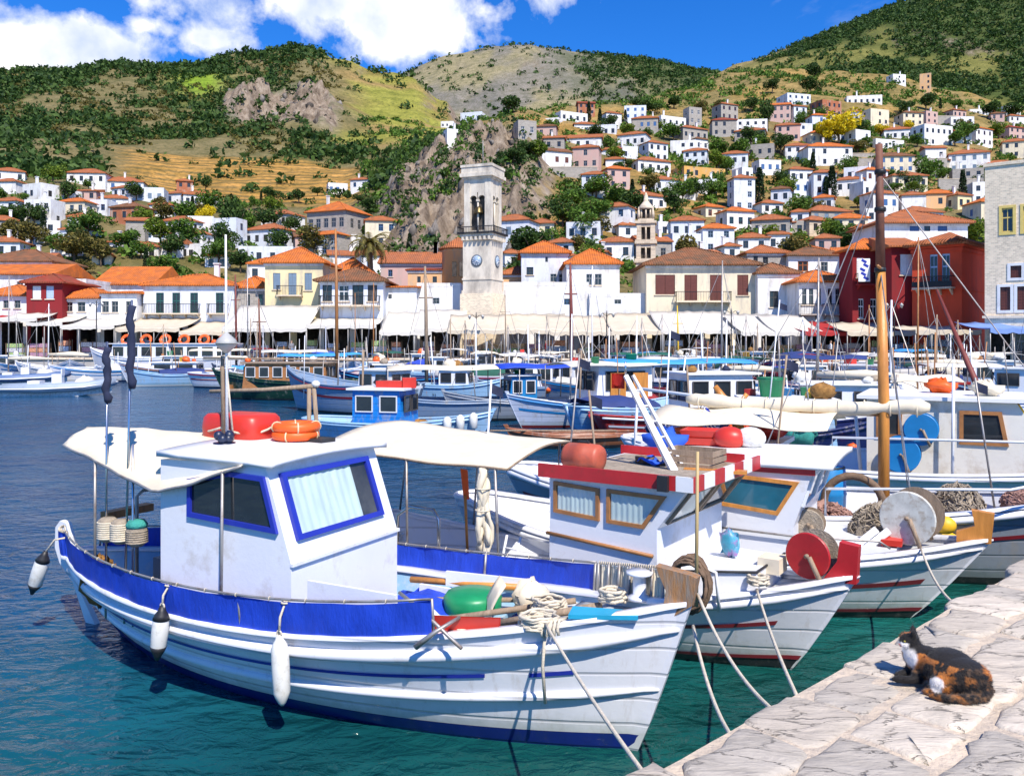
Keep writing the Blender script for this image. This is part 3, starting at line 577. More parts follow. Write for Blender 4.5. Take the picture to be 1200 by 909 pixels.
# trees in the town
for (px, py, h, lf, kd, wd) in [(62, 216, 24, 'b', 'round', 1.2), (80, 238, 26, 'd', 'round', 1.1), (104, 224, 14, 'g', 'round', 1.3), (40, 264, 30, 'd', 'round', 1.1), (10, 292, 36, 'o', 'round', 1.0), (26, 290, 34, 'c', 'cypress', 1), (28, 240, 12, 'g', 'round', 1.2), (72, 312, 26, 'g', 'round', 1.5), (118, 318, 34, 'o', 'round', 1.2), (100, 326, 20, 'o', 'round', 1.4),
    (90, 262, 16, 'd', 'round', 1.6), (160, 240, 24, 'd', 'round', 1.2), (178, 236, 18, 'd', 'round', 1.2), (241, 224, 20, 'd', 'round', .9), (195, 262, 26, 'o', 'round', 1.3), (215, 264, 28, 'g', 'round', 1.2), (242, 268, 28, 'y', 'round', .9), (228, 262, 24, 'o', 'round', 1.2), (275, 290, 60, 'd', 'round', .75), (262, 306, 40, 'd', 'round', .9), (292, 282, 34, 'g', 'round', .9), (256, 318, 34, 'g', 'round', 1.1), (282, 322, 30, 'd', 'round', 1.1), (325, 296, 30, 'd', 'round', 1.1), (340, 276, 24, 'd', 'round', 1.2), (318, 240, 18, 'd', 'round', 1.4), (306, 242, 16, 'c', 'cypress', 1), (350, 242, 18, 'd', 'round', 1.3), (186, 250, 16, 'o', 'round', 1.4),
    (420, 236, 12, 'd', 'round', 1.5), (435, 254, 20, 'd', 'round', 1.3), (372, 234, 12, 'd', 'round', 1.5), (450, 205, 14, 'd', 'round', 1.4), (597, 140, 25, 'd', 'round', 1.4), (645, 160, 14, 'g', 'round', 1.4), (690, 138, 24, 'c', 'cypress', 1), (703, 147, 24, 'c', 'cypress', 1), (700, 168, 18, 'd', 'round', 1.4), (715, 158, 20, 'd', 'round', 1.1), (760, 166, 14, 'g', 'round', 1.3), (785, 154, 12, 'g', 'round', 1.4), (760, 133, 16, 'd', 'round', 2), (790, 130, 14, 'd', 'round', 1.8), (745, 128, 12, 'd', 'round', 1.5),
    (845, 186, 28, 'g', 'round', 1.3), (865, 188, 30, 'g', 'round', 1.2), (842, 200, 22, 'b', 'round', 1.3), (880, 178, 26, 'd', 'round', 1.3), (895, 182, 22, 'g', 'round', 1.4), (852, 206, 18, 'g', 'round', 1.4), (800, 240, 30, 'g', 'round', 1.1), (815, 238, 26, 'd', 'round', 1.1), (835, 236, 28, 'g', 'round', 1.1), (790, 256, 26, 'd', 'round', 1.2), (848, 232, 20, 'b', 'round', 1.4), (782, 240, 16, 'g', 'round', 1.1),
    (741, 240, 28, 'c', 'cypress', 1), (720, 241, 20, 'c', 'cypress', 1), (710, 240, 18, 'c', 'cypress', 1), (890, 240, 42, 'c', 'cypress', 1.15), (862, 242, 30, 'c', 'cypress', .9), (975, 232, 42, 'c', 'cypress', 1.15), (968, 232, 30, 'c', 'cypress', 1.1), (983, 286, 26, 'c', 'cypress', 1.3), (915, 216, 20, 'd', 'round', 1.1), (983, 174, 46, 'y', 'round', 1.1), (970, 174, 30, 'y', 'round', 1.1), (1032, 162, 14, 'y', 'round', 1.4), (1066, 162, 16, 'y', 'round', 1.2), (997, 168, 18, 'y', 'round', 1.2), (880, 132, 18, 'd', 'round', 1.2), (900, 150, 34, 'd', 'round', .8), (905, 112, 18, 'd', 'round', 1.2), (950, 112, 20, 'd', 'round', 1.6), (956, 94, 22, 'd', 'round', 1.2),
    (1130, 172, 26, 'g', 'round', 1.3), (1145, 166, 18, 'd', 'round', 1.5), (1170, 164, 18, 'b', 'round', 1.4), (1075, 178, 16, 'g', 'round', 1.3), (1085, 214, 32, 'g', 'round', 1.2), (1060, 220, 22, 'd', 'round', 1.7), (1040, 212, 16, 'g', 'round', 1.6), (1105, 208, 18, 'g', 'round', 1.3), (1048, 226, 12, 'g', 'round', 2.0), (1072, 226, 14, 'b', 'round', 1.8), (1012, 178, 14, 'g', 'round', 1.6), (1005, 240, 16, 'b', 'round', 1.3), (936, 286, 12, 'b', 'round', 1.6), (1102, 128, 14, 'c', 'cypress', 1), (1060, 135, 18, 'd', 'round', 1.4), (1085, 128, 22, 'd', 'round', 1.2), (1160, 146, 20, 'd', 'round', 1.4), (1190, 148, 22, 'd', 'round', 1.4), (1040, 140, 14, 'd', 'round', 1.5), (1140, 220, 20, 'd', 'round', 1.2),
    (660, 268, 36, 'd', 'round', 1.2), (640, 282, 28, 'g', 'round', 1.4), (680, 276, 30, 'd', 'round', 1.0), (604, 312, 30, 'c', 'cypress', 1.5), (600, 210, 26, 'd', 'round', 1.5), (615, 186, 20, 'd', 'round', 1.6), (695, 305, 24, 'd', 'round', 1.2), (745, 292, 14, 'd', 'round', 1.4), (775, 296, 18, 'g', 'round', .9), (895, 262, 12, 'd', 'round', 1.2), (760, 212, 14, 'g', 'round', 1.4), (725, 206, 14, 'd', 'round', 1.6), (735, 200, 12, 'd', 'round', 1.2), (905, 290, 10, 'g', 'round', 1.6), (480, 298, 22, 'c', 'cypress', 1.3), (465, 330, 14, 'b', 'round', 1.4), (478, 330, 12, 'b', 'round', 1.4)]:
    wr = 'on the left slope' if px < 440 else 'around the rocky bluff' if px < 690 else 'among houses on right hill'
    tree(px, py, h, lf, kd, wd, wr)
rt = random.Random(12)
for n_, xr, yr in ((34, (0, 450), (236, 338)), (60, (690, 1200), (130, 325)), (14, (590, 700), (190, 325))):
    for q in range(n_):
        px, py = rt.uniform(*xr), rt.uniform(*yr); Y = ground_Y(px, py)
        if px < 440 and py < 245 and px > 120: continue
        cy = rt.random() < .14; tree(px, py, rt.uniform(3.5, 6.5)*FPX/Y*(1.3 if cy else 1), 'c' if cy else rt.choice('ddggggobb'), 'cypress' if cy else 'round', 1. if cy else rt.uniform(.95, 1.5), 'on the left slope' if px < 440 else 'around the rocky bluff' if px < 690 else 'among houses on right hill')
# broken rock of the bluff and of the outcrop on the ridge
def rockmat():
    m = bpy.data.materials.new('bluff_rock'); m.use_nodes = True; nt = m.node_tree; p = nt.nodes['Principled BSDF']; geo = nd(nt, 'ShaderNodeNewGeometry')
    n1 = nd(nt, 'ShaderNodeTexNoise', {'Vector': vmth(nt, 'MULTIPLY', geo.outputs['Position'], (1, 1, .35)), 'Scale': .5, 'Detail': 8, 'Roughness': .7}).outputs[0]
    f = mth(nt, 'ADD', n1, mth(nt, 'MULTIPLY', mth(nt, 'SUBTRACT', geo.outputs['Random Per Island'], .5), .35))
    nt.links.new(ramp(nt, f, [(.25, (.045, .038, .033)), (.45, (.13, .11, .092)), (.6, (.22, .195, .17)), (.8, (.33, .295, .26))]), p.inputs['Base Color']); p.inputs['Roughness'].default_value = .95; p.inputs['Specular IOR Level'].default_value = .1
    b = nd(nt, 'ShaderNodeBump', {'Height': n1, 'Strength': 1., 'Distance': 1.}); nt.links.new(b.outputs[0], p.inputs['Normal']); return m
RKM = rockmat(); bmi = bmesh.new(); bmesh.ops.create_icosphere(bmi, subdivisions=1, radius=1); IV = np.array([v.co for v in bmi.verts]); IF = np.array([[v.index for v in f.verts] for f in bmi.faces]); bmi.free()
def rocks(name, label, n, xr, Yr, size, thr, seed, tall=1.5):
    rng = np.random.default_rng(seed); V, F = [], []; k = 0
    while k < n:
        px, Y = rng.uniform(*xr), rng.uniform(*Yr); c = crag(px, Y)
        if rng.random() > c-thr: continue
        s = size*rng.uniform(.35, 1.)**1.5; sc = np.array([rng.uniform(.6, 1.1), rng.uniform(.5, 1.), tall*rng.uniform(.6, 1.3)])*s
        v = IV*(1+.42*rng.normal(size=(len(IV), 1)).clip(-1.2, 1.2)); v = v*sc; a = rng.uniform(0, 6.28); ca, sa = math.cos(a), math.sin(a)
        v = np.stack([v[:, 0]*ca-v[:, 1]*sa, v[:, 0]*sa+v[:, 1]*ca, v[:, 2]], 1)+np.array([(px-600)/FPX*Y, Y, tz(px, Y)-.15*s*tall]); F.append(IF+len(V)*len(IV)); V.append(v); k += 1
    tag(link(name, npmesh(name, np.concatenate(V), np.concatenate(F), RKM)), label, 'rocks', None, 'stuff')
rocks('rock_bluff', 'broken grey rock faces of the bluff behind the clock tower', 170, (425, 660), (135, 250), 1.5, .05, 1, 1.2); rocks('rock_outcrop', 'grey rock outcrop on the left ridge', 90, (235, 410), (425, 530), 2.6, .12, 2, 1.)
# scrub and woods that nobody could count
def scrub(name, label, leaf, gen, n, size, leaves, lsz, seed):
    rng = np.random.default_rng(seed); C = []
    for p, s in gen(rng, n):
        m = rng.normal(size=(leaves, 3)); m /= np.linalg.norm(m, axis=1)[:, None]; m *= (.45+.55*rng.random((leaves, 1)))*np.array([[1, 1, .85]])*s*size
        m[:, 2] = np.abs(m[:, 2])*1.3-.1*s*size; C.append(np.concatenate([m+np.array(p), np.full((leaves, 1), s*size*lsz)], 1))
    C = np.concatenate(C); V, F = quad_leaves(rng, C[:, :3], 1.0)
    c4 = np.repeat(C[:, :3], 4, 0); V = c4+(V-c4)*np.repeat(C[:, 3:], 4, 0)
    o = link(name, npmesh(name, V, F, LEAF[leaf])); tag(o, label, 'scrub', None, 'stuff'); return o
def g_left(rng, n):
    k = 0
    while k < n:
        px, Y = rng.uniform(-150, 545), rng.uniform(255, 640); X = (px-600)/FPX*Y
        q = noise.fractal(Vector((X*.015, Y*.015, 7)), 1, 2, 4); pr = .12+.95*sstep(-.05, .35, q)+.9*sstep(560, 610, Y)*(px < 420)
        if 125 < px < 435 and 248 < Y < 372: pr *= .05
        if px > 370+60*q and Y > 400: pr *= .12
        if crag(px, Y) > .3: pr *= .25
        if rng.random() < pr:
            k += 1; yield (X, Y, tz(px, Y)), rng.uniform(.3, 1.5)*(1.2 if Y > 540 else 1)
scrub('wooded_scrub', 'dark green pines and bushes scattered over the left ridge', 'd', g_left, 4300, 3.1, 26, .30, 3)
def g_under(rng, n):
    k = 0
    while k < n:
        px, Y = rng.uniform(-150, 400), rng.uniform(375, 640); q = noise.fractal(Vector((px*.012, Y*.02, 3)), 1, 2, 4)
        if q > -.05 and crag(px, Y) < .2: k += 1; yield ((px-600)/FPX*Y, Y, tz(px, Y)), rng.uniform(.3, 1.4)
scrub('dry_scrub', 'low olive green maquis covering the left ridge', 'o', g_under, 1500, 2.0, 20, .34, 15)
def g_town(rng, n):
    k = 0
    while k < n:
        px, Y = rng.uniform(420, 1300), rng.uniform(125, 500); q = noise.noise(Vector((px*.02, Y*.03, 5)))
        if rng.random() < .25+.75*sstep(-.1, .4, q)-.15*crag(px, Y):
            k += 1; yield ((px-600)/FPX*Y, Y, tz(px, Y)), rng.uniform(.35, 1.1)*(.55+Y/500)
scrub('hillside_bushes', 'green bushes and low garden shrubs between the hillside houses', 'g', g_town, 3600, 2.0, 30, .28, 4)
def g_bluff(rng, n):
    k = 0
    while k < n:
        px, Y = rng.uniform(425, 690), rng.uniform(125, 245); q = noise.noise(Vector((px*.035, Y*.05, 8)))
        if q > .08 or rng.random() < .12: k += 1; yield ((px-600)/FPX*Y, Y, tz(px, Y)+rng.uniform(0, 2)*crag(px, Y)), rng.uniform(.4, 1.15)
scrub('bluff_bushes', 'dark bushes growing in the cracks of the rocky bluff', 'd', g_bluff, 420, 1.7, 30, .28, 14)
def g_low(rng, n):
    for k in range(n):
        px, Y = rng.uniform(-100, 440), rng.uniform(110, 255); yield ((px-600)/FPX*Y, Y, tz(px, Y)), rng.uniform(.4, 1.2)
scrub('garden_bushes', 'green and dry bushes between the houses of the left slope', 'g', g_low, 420, 1.9, 34, .26, 5)
def g_right(rng, n):
    k = 0
    while k < n:
        px, Y = rng.uniform(730, 1350), rng.uniform(490, 915); X = (px-600)/FPX*Y; q = noise.fractal(Vector((X*.01, Y*.01, 6)), 1, 2, 4)
        if rng.random() < 1.0-.75*sstep(.1, .45, q)-.7*sstep(840, 890, Y+120*q)*(px < 930): k += 1; yield (X, Y, rmz(px, Y)), rng.uniform(.6, 1.3)
scrub('pine_wood', 'dense dark green pine wood covering the right mountain', 'd', g_right, 9000, 3.6, 22, .32, 6)
def g_far(rng, n):
    k = 0
    while k < n:
        px, Y = rng.uniform(420, 860), rng.uniform(1000, 1510); q = noise.noise(Vector((px*.015, Y*.004, 3)))
        if rng.random() < .12+.9*sstep(650, 740, px+60*q)*sstep(1150, 1350, Y+150*q): k += 1; yield ((px-600)/FPX*Y, Y, farz(px, Y)), rng.uniform(.6, 1.3)
scrub('far_wood', 'distant dark green wood on the far grey mountain', 'd', g_far, 1500, 6, 16, .34, 8)
# ------------------------------------------------------------------ far promenade
SHORE = [(-130, 86), (-60, 80), (-25, 77.5), (0, 75.5), (20, 73), (34, 68), (45, 58), (62, 46), (90, 30)]
mb = MB(); n = len(SHORE)
top = [(x, y, WH) for x, y in SHORE]; back = [(-150, 104, WH), (160, 104, WH)]
vs = top+[(160, 30, WH), (160, 104, WH), (-150, 104, WH), (-150, 86, WH)]
mb.prism([(x, y, -1.5) for x, y, z in vs], (0, 0, 1.5+WH)); o = mb.build('promenade', mat('promenade_paving', (.42, .39, .35), .85, .12, .6, .3, 6)); o['kind'] = 'structure'
mb = MB(); mb.tube([(x, y, WH+.02) for x, y in SHORE], .16, 6); o = mb.build('quay_kerb', WM['t']); tag(o, 'pale stone kerb along the far promenade edge', 'kerb')

def fb(name, label, x0, x1, yt, Y, d, wall, rf, tile, ops, rise=None, ov=.4, chim=0, cat='building', right=(), left=(), yaw=0, zb=None, corn=True, yb=None):
    w = (x1-x0)/FPX*Y; b = P((x0+x1)/2, HY, Y); b.z = WH if yb is None else P(0, yb, Y).z; h = P(0, yt, Y).z-b.z
    t = thing(name, label, cat, b, R(yaw)); L = []
    for (a, b0, c, d0, k, tr, *r) in ops:
        L.append(((a-(x0+x1)/2)/FPX*Y, (c-(x0+x1)/2)/FPX*Y, P(0, d0, Y).z-b.z, P(0, b0, Y).z-b.z, k, tr, *r))
    body(t, w, d, -.6, h, wall, L, right, left)
    if corn and rf != 'f':
        m = MB(); m.bb(-w/2-.12, w/2+.12, -.12, 0, h-.28, h-.04); m.build('cornice', WM['w'] if wall not in 'rm' else WM[wall], t)
    roof(t, w, d, h, rf, tile if rf != 'f' else WM[wall], rise, ov, chim)
    for i, o in enumerate(L):
        if o[4] in ('w', 's', 'd') and o[3]-o[2] > .8 and o[2] > 2:
            m = MB(); m.bb(o[0]-.12, o[1]+.12, -.1, .05, o[2]-.12, o[2]-.01); m.build('sill', WM['t'], t)
    return t, h
def balcony(t, x0, x1, z, dep=.9, glass=None, slab='t'):
    m = MB(); m.bb(x0, x1, -dep, 0, z-.14, z); b = m.build('balcony', WM[slab], t); n = max(2, int((x1-x0)/.16))
    m = MB()
    for i in range(n+1): m.box((lerp(x0+.03, x1-.03, i/n), -dep+.03, z+.48), (.025, .025, .96))
    for q in range(4):
        for s in (x0+.03, x1-.03): m.box((s, -dep+.03+q*dep/4, z+.48), (.025, .025, .96))
    m.bb(x0, x1, -dep, -dep+.06, z+.92, z+.98); m.bb(x0, x0+.06, -dep+.06, 0, z+.92, z+.98); m.bb(x1-.06, x1, -dep+.06, 0, z+.92, z+.98); m.build('railing', IRON, b)
    m = MB()
    k = max(2, int((x1-x0)/1.1))
    for i in range(k): m.prism([(lerp(x0+.15, x1-.15, i/(k-1)), 0, z-.14), (lerp(x0+.15, x1-.15, i/(k-1)), -dep*.8, z-.14), (lerp(x0+.15, x1-.15, i/(k-1)), 0, z-.55)], (.1, 0, 0))
    m.build('bracket', WM[slab], b)
CANV = {'w': mat('white_canvas', (.60, .57, .51), .8, .06, .8, .2, 6, col2=(.62, .58, .5), amt=.35), 'c': mat('cream_canvas', (.56, .48, .36), .8, .06, .8, .2, 6, col2=(.60, .53, .42), amt=.4), 'r': mat('red_canvas', (.36, .02, .02), .8, .1, 2), 'b': mat('blue_canvas', (.16, .26, .55), .8, .1, 1), 'g': mat('grey_awning', (.33, .33, .32), .8)}
GW0 = mat('stand_wood', (.22, .15, .10), .8); POLE = mat('pole_paint', (.34, .33, .31), .5, metal=.3)
def awning(label, px0, px1, yb, yf, Y0, Y1, col, group=None, posts=5, droop=.35, val=True):   # back edge row yb at Y0, front edge row yf at Y1
    A0, A1, B0, B1 = P(px0, yb, Y0), P(px1, yb, Y0), P(px0, yf, Y1), P(px1, yf, Y1); B0.x, B1.x = A0.x, A1.x
    c = (B0+B1)/2; t = thing('awning', label, 'awning', (c.x, c.y, WH), 0, group); off = Vector((c.x, c.y, WH))
    g = [[lerp(lerp(A0, A1, j/16), lerp(B0, B1, j/16), i/6)-off-Vector((0, 0, droop*math.sin(math.pi*i/6)*.5+.10*abs(math.sin(math.pi*j/16*max(1, posts-1))))) for j in range(17)] for i in range(7)]
    MB().sheet(g, thick=.03).build('canopy', CANV[col], t)
    if val:
        MB().sheet([[p-Vector((0, .02, 0)) for p in g[-1]], [p-Vector((0, .03, .32+.05*(j % 2))) for j, p in enumerate(g[-1])]], smooth=False).build('valance', CANV[col], t)
    for j in range(posts):
        x = lerp(B0.x, B1.x, (j+.02)/(posts-1+.04) if posts > 1 else .5)-off.x; m = MB(); m.tube([(x, .06, 0), (x, .06, lerp(B0.z, B1.z, .5)-WH-.08)], .045, 6); m.build('post', POLE, t)
    return t
SH = 'open'   # a shop opening, its inner shade given by the dark backing colour
def shop(x0, x1, yt=378, yb=417, r=2.2): return (x0, yt, x1, yb, SH, 'd', r)
# left end
fb('waterfront_house', 'large white gabled house wall with orange roof behind the small cream house', -40, 62, 322, 96, 9, 'w', 'g', 'o', [(20, 330, 27, 342, 'w', 's')], 1.6)
fb('waterfront_house', 'long white house with brown tiled roof above the orange roof', -30, 60, 307, 104, 8, 'w', 'h', 'b', [(48, 313, 54, 319, 'w', 's')], 1.9)
fb('waterfront_shop', 'low white shop with orange roof and two small windows left of red house', -20, 31, 347, 90, 6, 'w', 'h', 'o', [(4, 352, 11, 361, 'w', 's'), (17, 352, 24, 361, 'w', 's'), shop(-15, -2), shop(2, 27)], 1.3)
fb('red_house', 'small dark red house with two pale shutters and red hip roof', 31, 73, 332, 89, 7, 'm', 'h', 'e', [(38, 335, 48, 350, 's', 'w'), (54, 335, 63, 350, 's', 'p'), shop(36, 50), shop(54, 70)], 1.1, .5)
fb('waterfront_house', 'white wing of the red house with plain blank wall', 73.5, 101, 331, 94, 6, 'w', 'f', 'o', [])
fb('waterfront_shop', 'white shop with orange hip roof and two wide grey windows', 73, 118, 350, 90, 7, 'w', 'h', 'o', [(77, 354, 85, 365, 'w', 's'), (91, 354, 100, 365, 'w', 's'), shop(76, 90), shop(94, 114)], 1.2)
fb('waterfront_shop', 'plain white shop with three small grey windows and thin orange eave', 118.5, 160, 344, 89, 7, 'w', 'm', 'o', [(118.8+i, 353, 126.5+i, 366, 'w', 's') for i in (1, 12, 29)]+[shop(122, 136), shop(142, 156)], .7)
fb('waterfront_house', 'low house under a wide bright orange roof behind the white shops', 112, 178, 334, 100, 10, 'w', 'g', 'o', [], 2.6)
t, h = fb('balcony_house', 'long bluish white house with four green balcony doors and orange roof', 168, 274, 335, 90, 8, 'v', 'h', 'o', [(x, 343, x+9, 367, 'd', 'e') for x in (183, 202, 223, 253)]+[shop(172, 190, 380), shop(196, 214, 380), shop(220, 238, 380), shop(246, 268, 380)], 1.5, .4, 1)
k = 90/FPX; balcony(t, (170-221)*k, (235-221)*k, P(0, 367, 90).z-WH, .8); balcony(t, (245-221)*k, (268-221)*k, P(0, 367, 90).z-WH, .8)
fb('waterfront_house', 'grey stone house end with two dark windows right of the balcony house', 274.6, 312, 338, 91, 7, 's', 'h', 'o', [(289, 345, 293, 361, 'w', 'd'), (303, 345, 308, 361, 'w', 'e'), shop(278, 308, 384)], 1.4)
t, h = fb('yellow_house', 'pale yellow house with three grey blue shutters, small balcony and orange roof', 310.5, 378, 308.5, 89, 9, 'y', 'h', 'o', [(320, 320, 328.5, 339, 's', 'g'), (338, 320, 347.5, 346, 's', 'g'), (357, 320, 365.5, 340, 's', 'g'), shop(316, 340, 384), shop(348, 374, 384)], 2.0, .5)
k = 89/FPX; balcony(t, (326-344)*k, (355-344)*k, P(0, 346, 89).z-WH, .9)
t, h = fb('veranda_house', 'white house with dark veranda openings, glass balcony and brown orange roof', 375, 449, 330, 87, 7, 'v', 'h', 'b', [(378, 334, 389, 353, 'w', 'd'), (397, 334, 409, 353, 'd', 'w'), (413, 334, 426, 357, 'd', 'd'), (431, 334, 442, 353, 's', 'd'), shop(380, 410, 376), shop(416, 446, 376)], 1.7, .6)
k = 87/FPX; balcony(t, (376-412)*k, (446-412)*k, P(0, 358, 87).z-WH, 1.1)
fb('waterfront_house', 'house with bright orange hip roof behind the veranda house', 376, 440, 326, 96, 8, 'w', 'h', 'o', [], 2.6)
fb('waterfront_house', 'blank white house wall right of the veranda house', 449.5, 488, 337, 89, 6, 'w', 'm', 'o', [(455, 345, 459, 350, 'w', 's'), shop(452, 484, 376)], .6)
fb('monastery_hall', 'long hall with faded terracotta roof and pale pink wall behind the palm', 446, 530, 309, 112, 9, 'p', 'g', 't', [(455, 316, 460, 324, 'w', 'b')], 2.0, chim=2)
fb('church_hall', 'orange washed church hall with two small arched dark windows and red eave', 478, 541, 317, 100, 8, 'a', 'm', 'e', [(489, 324, 493, 331, 'w', 'd'), (507, 324, 512, 331, 'w', 'd')], 1.0, .3)
fb('waterfront_wall', 'plain white wall below the orange church hall', 488.5, 540, 336, 90, 5, 'w', 'f', 't', [(507, 349, 515, 356, 'w', 's'), shop(492, 536, 378)])
# church apse beside the tower
t = thing('church_apse', 'tall orange church apse with conical red tile cap beside the clock tower', 'church', (P(537, 398, 100).x, 100, WH))
k = .1; z1 = P(0, 293, 100).z-WH; m = MB(); m.lathe([(1.9, 0), (1.9, z1-.3), (2.05, z1-.25), (2.05, z1)], 8, cap=True); m.build('wall', WM['a'], t); m = MB(); m.lathe([(2.3, z1), (2.3, z1+.15), (.05, z1+1.5)], 16); m.build('roof', RM['t'], t)
for a in (-100, -75): m = MB(); m.box((1.9*math.cos(R(a)), 1.9*math.sin(R(a)), z1-2.4), (.5, .12, 1.7), R(a+90)); m.build('window', DARK, t)
# behind the tower on the right
fb('church_hall', 'apricot church wall with orange roof right of the clock tower', 588, 626, 322, 102, 8, 'a', 'h', 't', [], 1.2)
fb('white_house', 'white two storey house with orange roof and dark balcony opening behind the terrace', 611, 666, 297, 100, 8, 'v', 'h', 'o', [(617, 313, 625, 322, 'w', 'd'), (639, 301, 642, 307, 'w', 'd'), (645, 321, 652, 330, 'w', 's'), (655, 321, 663, 333, 'w', 'g')], 1.8)
t, h = fb('white_house', 'white house with bright orange hip roof and pair of tall dark windows', 664, 726, 310, 92, 9, 'w', 'h', 'o', [(687, 321, 695, 334, 'w', 's'), (697, 321, 705, 334, 'w', 's'), (689, 345, 698, 357, 'w', 'b'), (661+5, 349, 671, 356, 'w', 'g')], 2.0, yaw=0, right=[(-2, -1, 5.4, 7.2, 'w', 's'), (.5, 1.5, 5.4, 7.2, 'w', 's')])
fb('terrace_wall', 'long plain white terrace wall above the cream awnings', 590, 690, 335, 89.5, 2, 'w', 'f', 't', [(661, 350, 668, 357, 'w', 'b'), shop(594, 620, 380), shop(626, 650, 380), shop(656, 686, 380)])
fb('white_house', 'white house with green balcony left of the big cream building', 690.5, 757, 348, 89, 5, 'w', 'f', 't', [(720, 351, 728, 356, 'w', 's'), shop(694, 720, 380), shop(726, 752, 380)])
t = bpy.data.objects['white_house']
t, h = fb('cream_building', 'large cream building with weathered brown hip roof and four brown shutters', 757.5, 886, 311, 88, 10, 'c', 'h', 'b', [(768, 322, 791, 345, 's', 'n'), (802, 322, 817, 352, 's', 'n'), (832, 322, 847, 352, 's', 'n'), (864, 322, 877, 346, 's', 'n'), shop(764, 790, 382), shop(796, 826, 382), shop(832, 856, 382), shop(862, 884, 382)], 2.3, .6)
k = 88/FPX; balcony(t, (791-821.7)*k, (855-821.7)*k, P(0, 353, 88).z-WH, .9, slab='c')
fb('white_house', 'white house with brown tiled roof and two tall white framed windows', 888, 936, 321, 87, 8, 'w', 'h', 'b', [(902, 341, 912, 360, 'w', 'd'), (926, 341, 934, 360, 'w', 'd'), shop(892, 912, 384), shop(916, 934, 384)], 1.3, .3)
t, h = fb('white_house', 'white house with orange roof, six narrow windows and two dark balconies', 936.5, 998, 331, 83, 8, 'w', 'h', 'o', [(x, 338, x+5, 357, 'w', 's') for x in (940, 948, 957, 970, 979, 988)]+[shop(942, 962, 382), shop(968, 994, 382)], 1.4, .5)
k = 83/FPX; balcony(t, (935-967.2)*k, (957-967.2)*k, P(0, 368, 83).z-WH, .9, slab='s'); balcony(t, (963-967.2)*k, (989-967.2)*k, P(0, 368, 83).z-WH, .9, slab='s')
fb('white_house', 'long white house with brown hip roof and orange door above the waterfront', 924, 992, 300, 104, 8, 'w', 'h', 'b', [(935, 306, 947, 318, 'd', 'o'), (962, 307, 970, 318, 'w', 's')], 1.5, .5)
fb('stone_house', 'low grey stone house with two arched dark openings and orange brown roof', 876, 922, 297, 105, 8, 's', 'h', 't', [(883, 300, 888, 308, 'w', 'd'), (894, 301, 900, 309, 'w', 'd')], 1.3)
t, h = fb('maroon_house', 'dark maroon house with white shutters and white ground floor doors', 999, 1044, 293, 79, 3.2, 'm', 'h', 'o', [(1028, 300, 1043.5, 323, 's', 'w'), (1004, 302, 1012, 325, 's', 'w'), (1006, 350, 1012, 373, 'd', 'w'), (1020, 350, 1027, 373, 'd', 'w'), (1034, 350, 1040, 373, 'd', 'w'), shop(1004, 1020, 386), shop(1026, 1042, 386)], 1.2, .5)
k = 79/FPX; balcony(t, (1002-1021.5)*k, (1024-1021.5)*k, P(0, 333, 79).z-WH, .9, slab='m')
# red corner building, its corner towards the harbour
c = P(1127, HY, 72); c.z = WH; t = thing('red_building', 'bright red corner building with two tall pale doors, iron balcony and tiled roof', 'building', c, R(-44))
k = 72/FPX; zf = lambda py: P(0, py, 72).z-WH; hh = zf(286); wl = 4.0; wr = 7.0
mbb = MB(); Tl = Matrix.Translation((-wl/2, 0, 0)); Tr = Matrix.Translation((0, wr/2, 0)) @ Matrix.Rotation(math.pi/2, 4, 'Z')
opl = [(.0, .62, zf(334), zf(296), 'd', 'p'), (-.98, -.36, zf(334), zf(296), 'd', 'p'), (-1.25, -.55, .1, zf(390), 'd', 'p'), (.2, .95, .1, zf(390), 'd', 'p')]; opl = [(a+.45, b+.45, *q) for a, b, *q in opl]
cutwall(mbb, Tl, wl, -.6, hh, opl); cutwall(mbb, Tr, wr, -.6, hh, [])
cutwall(mbb, Matrix.Translation((-wl, wr/2, 0)) @ Matrix.Rotation(-math.pi/2, 4, 'Z'), wr, -.6, hh, []); cutwall(mbb, Matrix.Translation((-wl/2, wr, 0)) @ Matrix.Rotation(math.pi, 4, 'Z'), wl, -.6, hh, [])
mbb.add([(-wl, 0, hh), (0, 0, hh), (0, wr, hh), (-wl, wr, hh)], [(0, 1, 2, 3)]); mbb.build('wall', [WM['r'], DARK], t, fix=False)
for o in opl: put_win(t, o[4], o[5], Tl @ Matrix.Translation(((o[0]+o[1])/2, .1, (o[2]+o[3])/2)), o[1]-o[0], o[3]-o[2])
for (z, e, q) in ((hh-.55, .10, .3), (hh-.2, .22, .2), (zf(338)-.1, .06, .16)): m = MB(); m.bb(-wl-e, e, -e, 0, z, z+q); m.bb(0, e, 0, wr, z, z+q); m.build('cornice', WM['r'], t)
m = MB(); E0 = [(-wl-.6, -.6, hh), (.6, -.6, hh), (.6, wr+.6, hh), (-wl-.6, wr+.6, hh)]; m.add(E0+[(a, b, c_+.15) for a, b, c_ in E0]+[(-wl/2-.05, wr/2, hh+1.5), (-wl/2+.05, wr/2, hh+1.5)], [(3, 2, 1, 0), (0, 1, 5, 4), (1, 2, 6, 5), (2, 3, 7, 6), (3, 0, 4, 7), (4, 5, 9, 8), (5, 6, 9), (6, 7, 8, 9), (7, 4, 8)]); r_ = m.build('roof', RM['t'], t)
m = MB()
for i in range(22): m.tube([(-wl-.5+i*.22, -.66, hh+.14), (-wl-.5+i*.22, .3, hh+.56)], .08, 5)
for i in range(33): m.tube([(.66, -.5+i*.24, hh+.14), (-.3, -.5+i*.24, hh+.62)], .08, 5)
m.build('eave_tiles', RM['t'], r_)
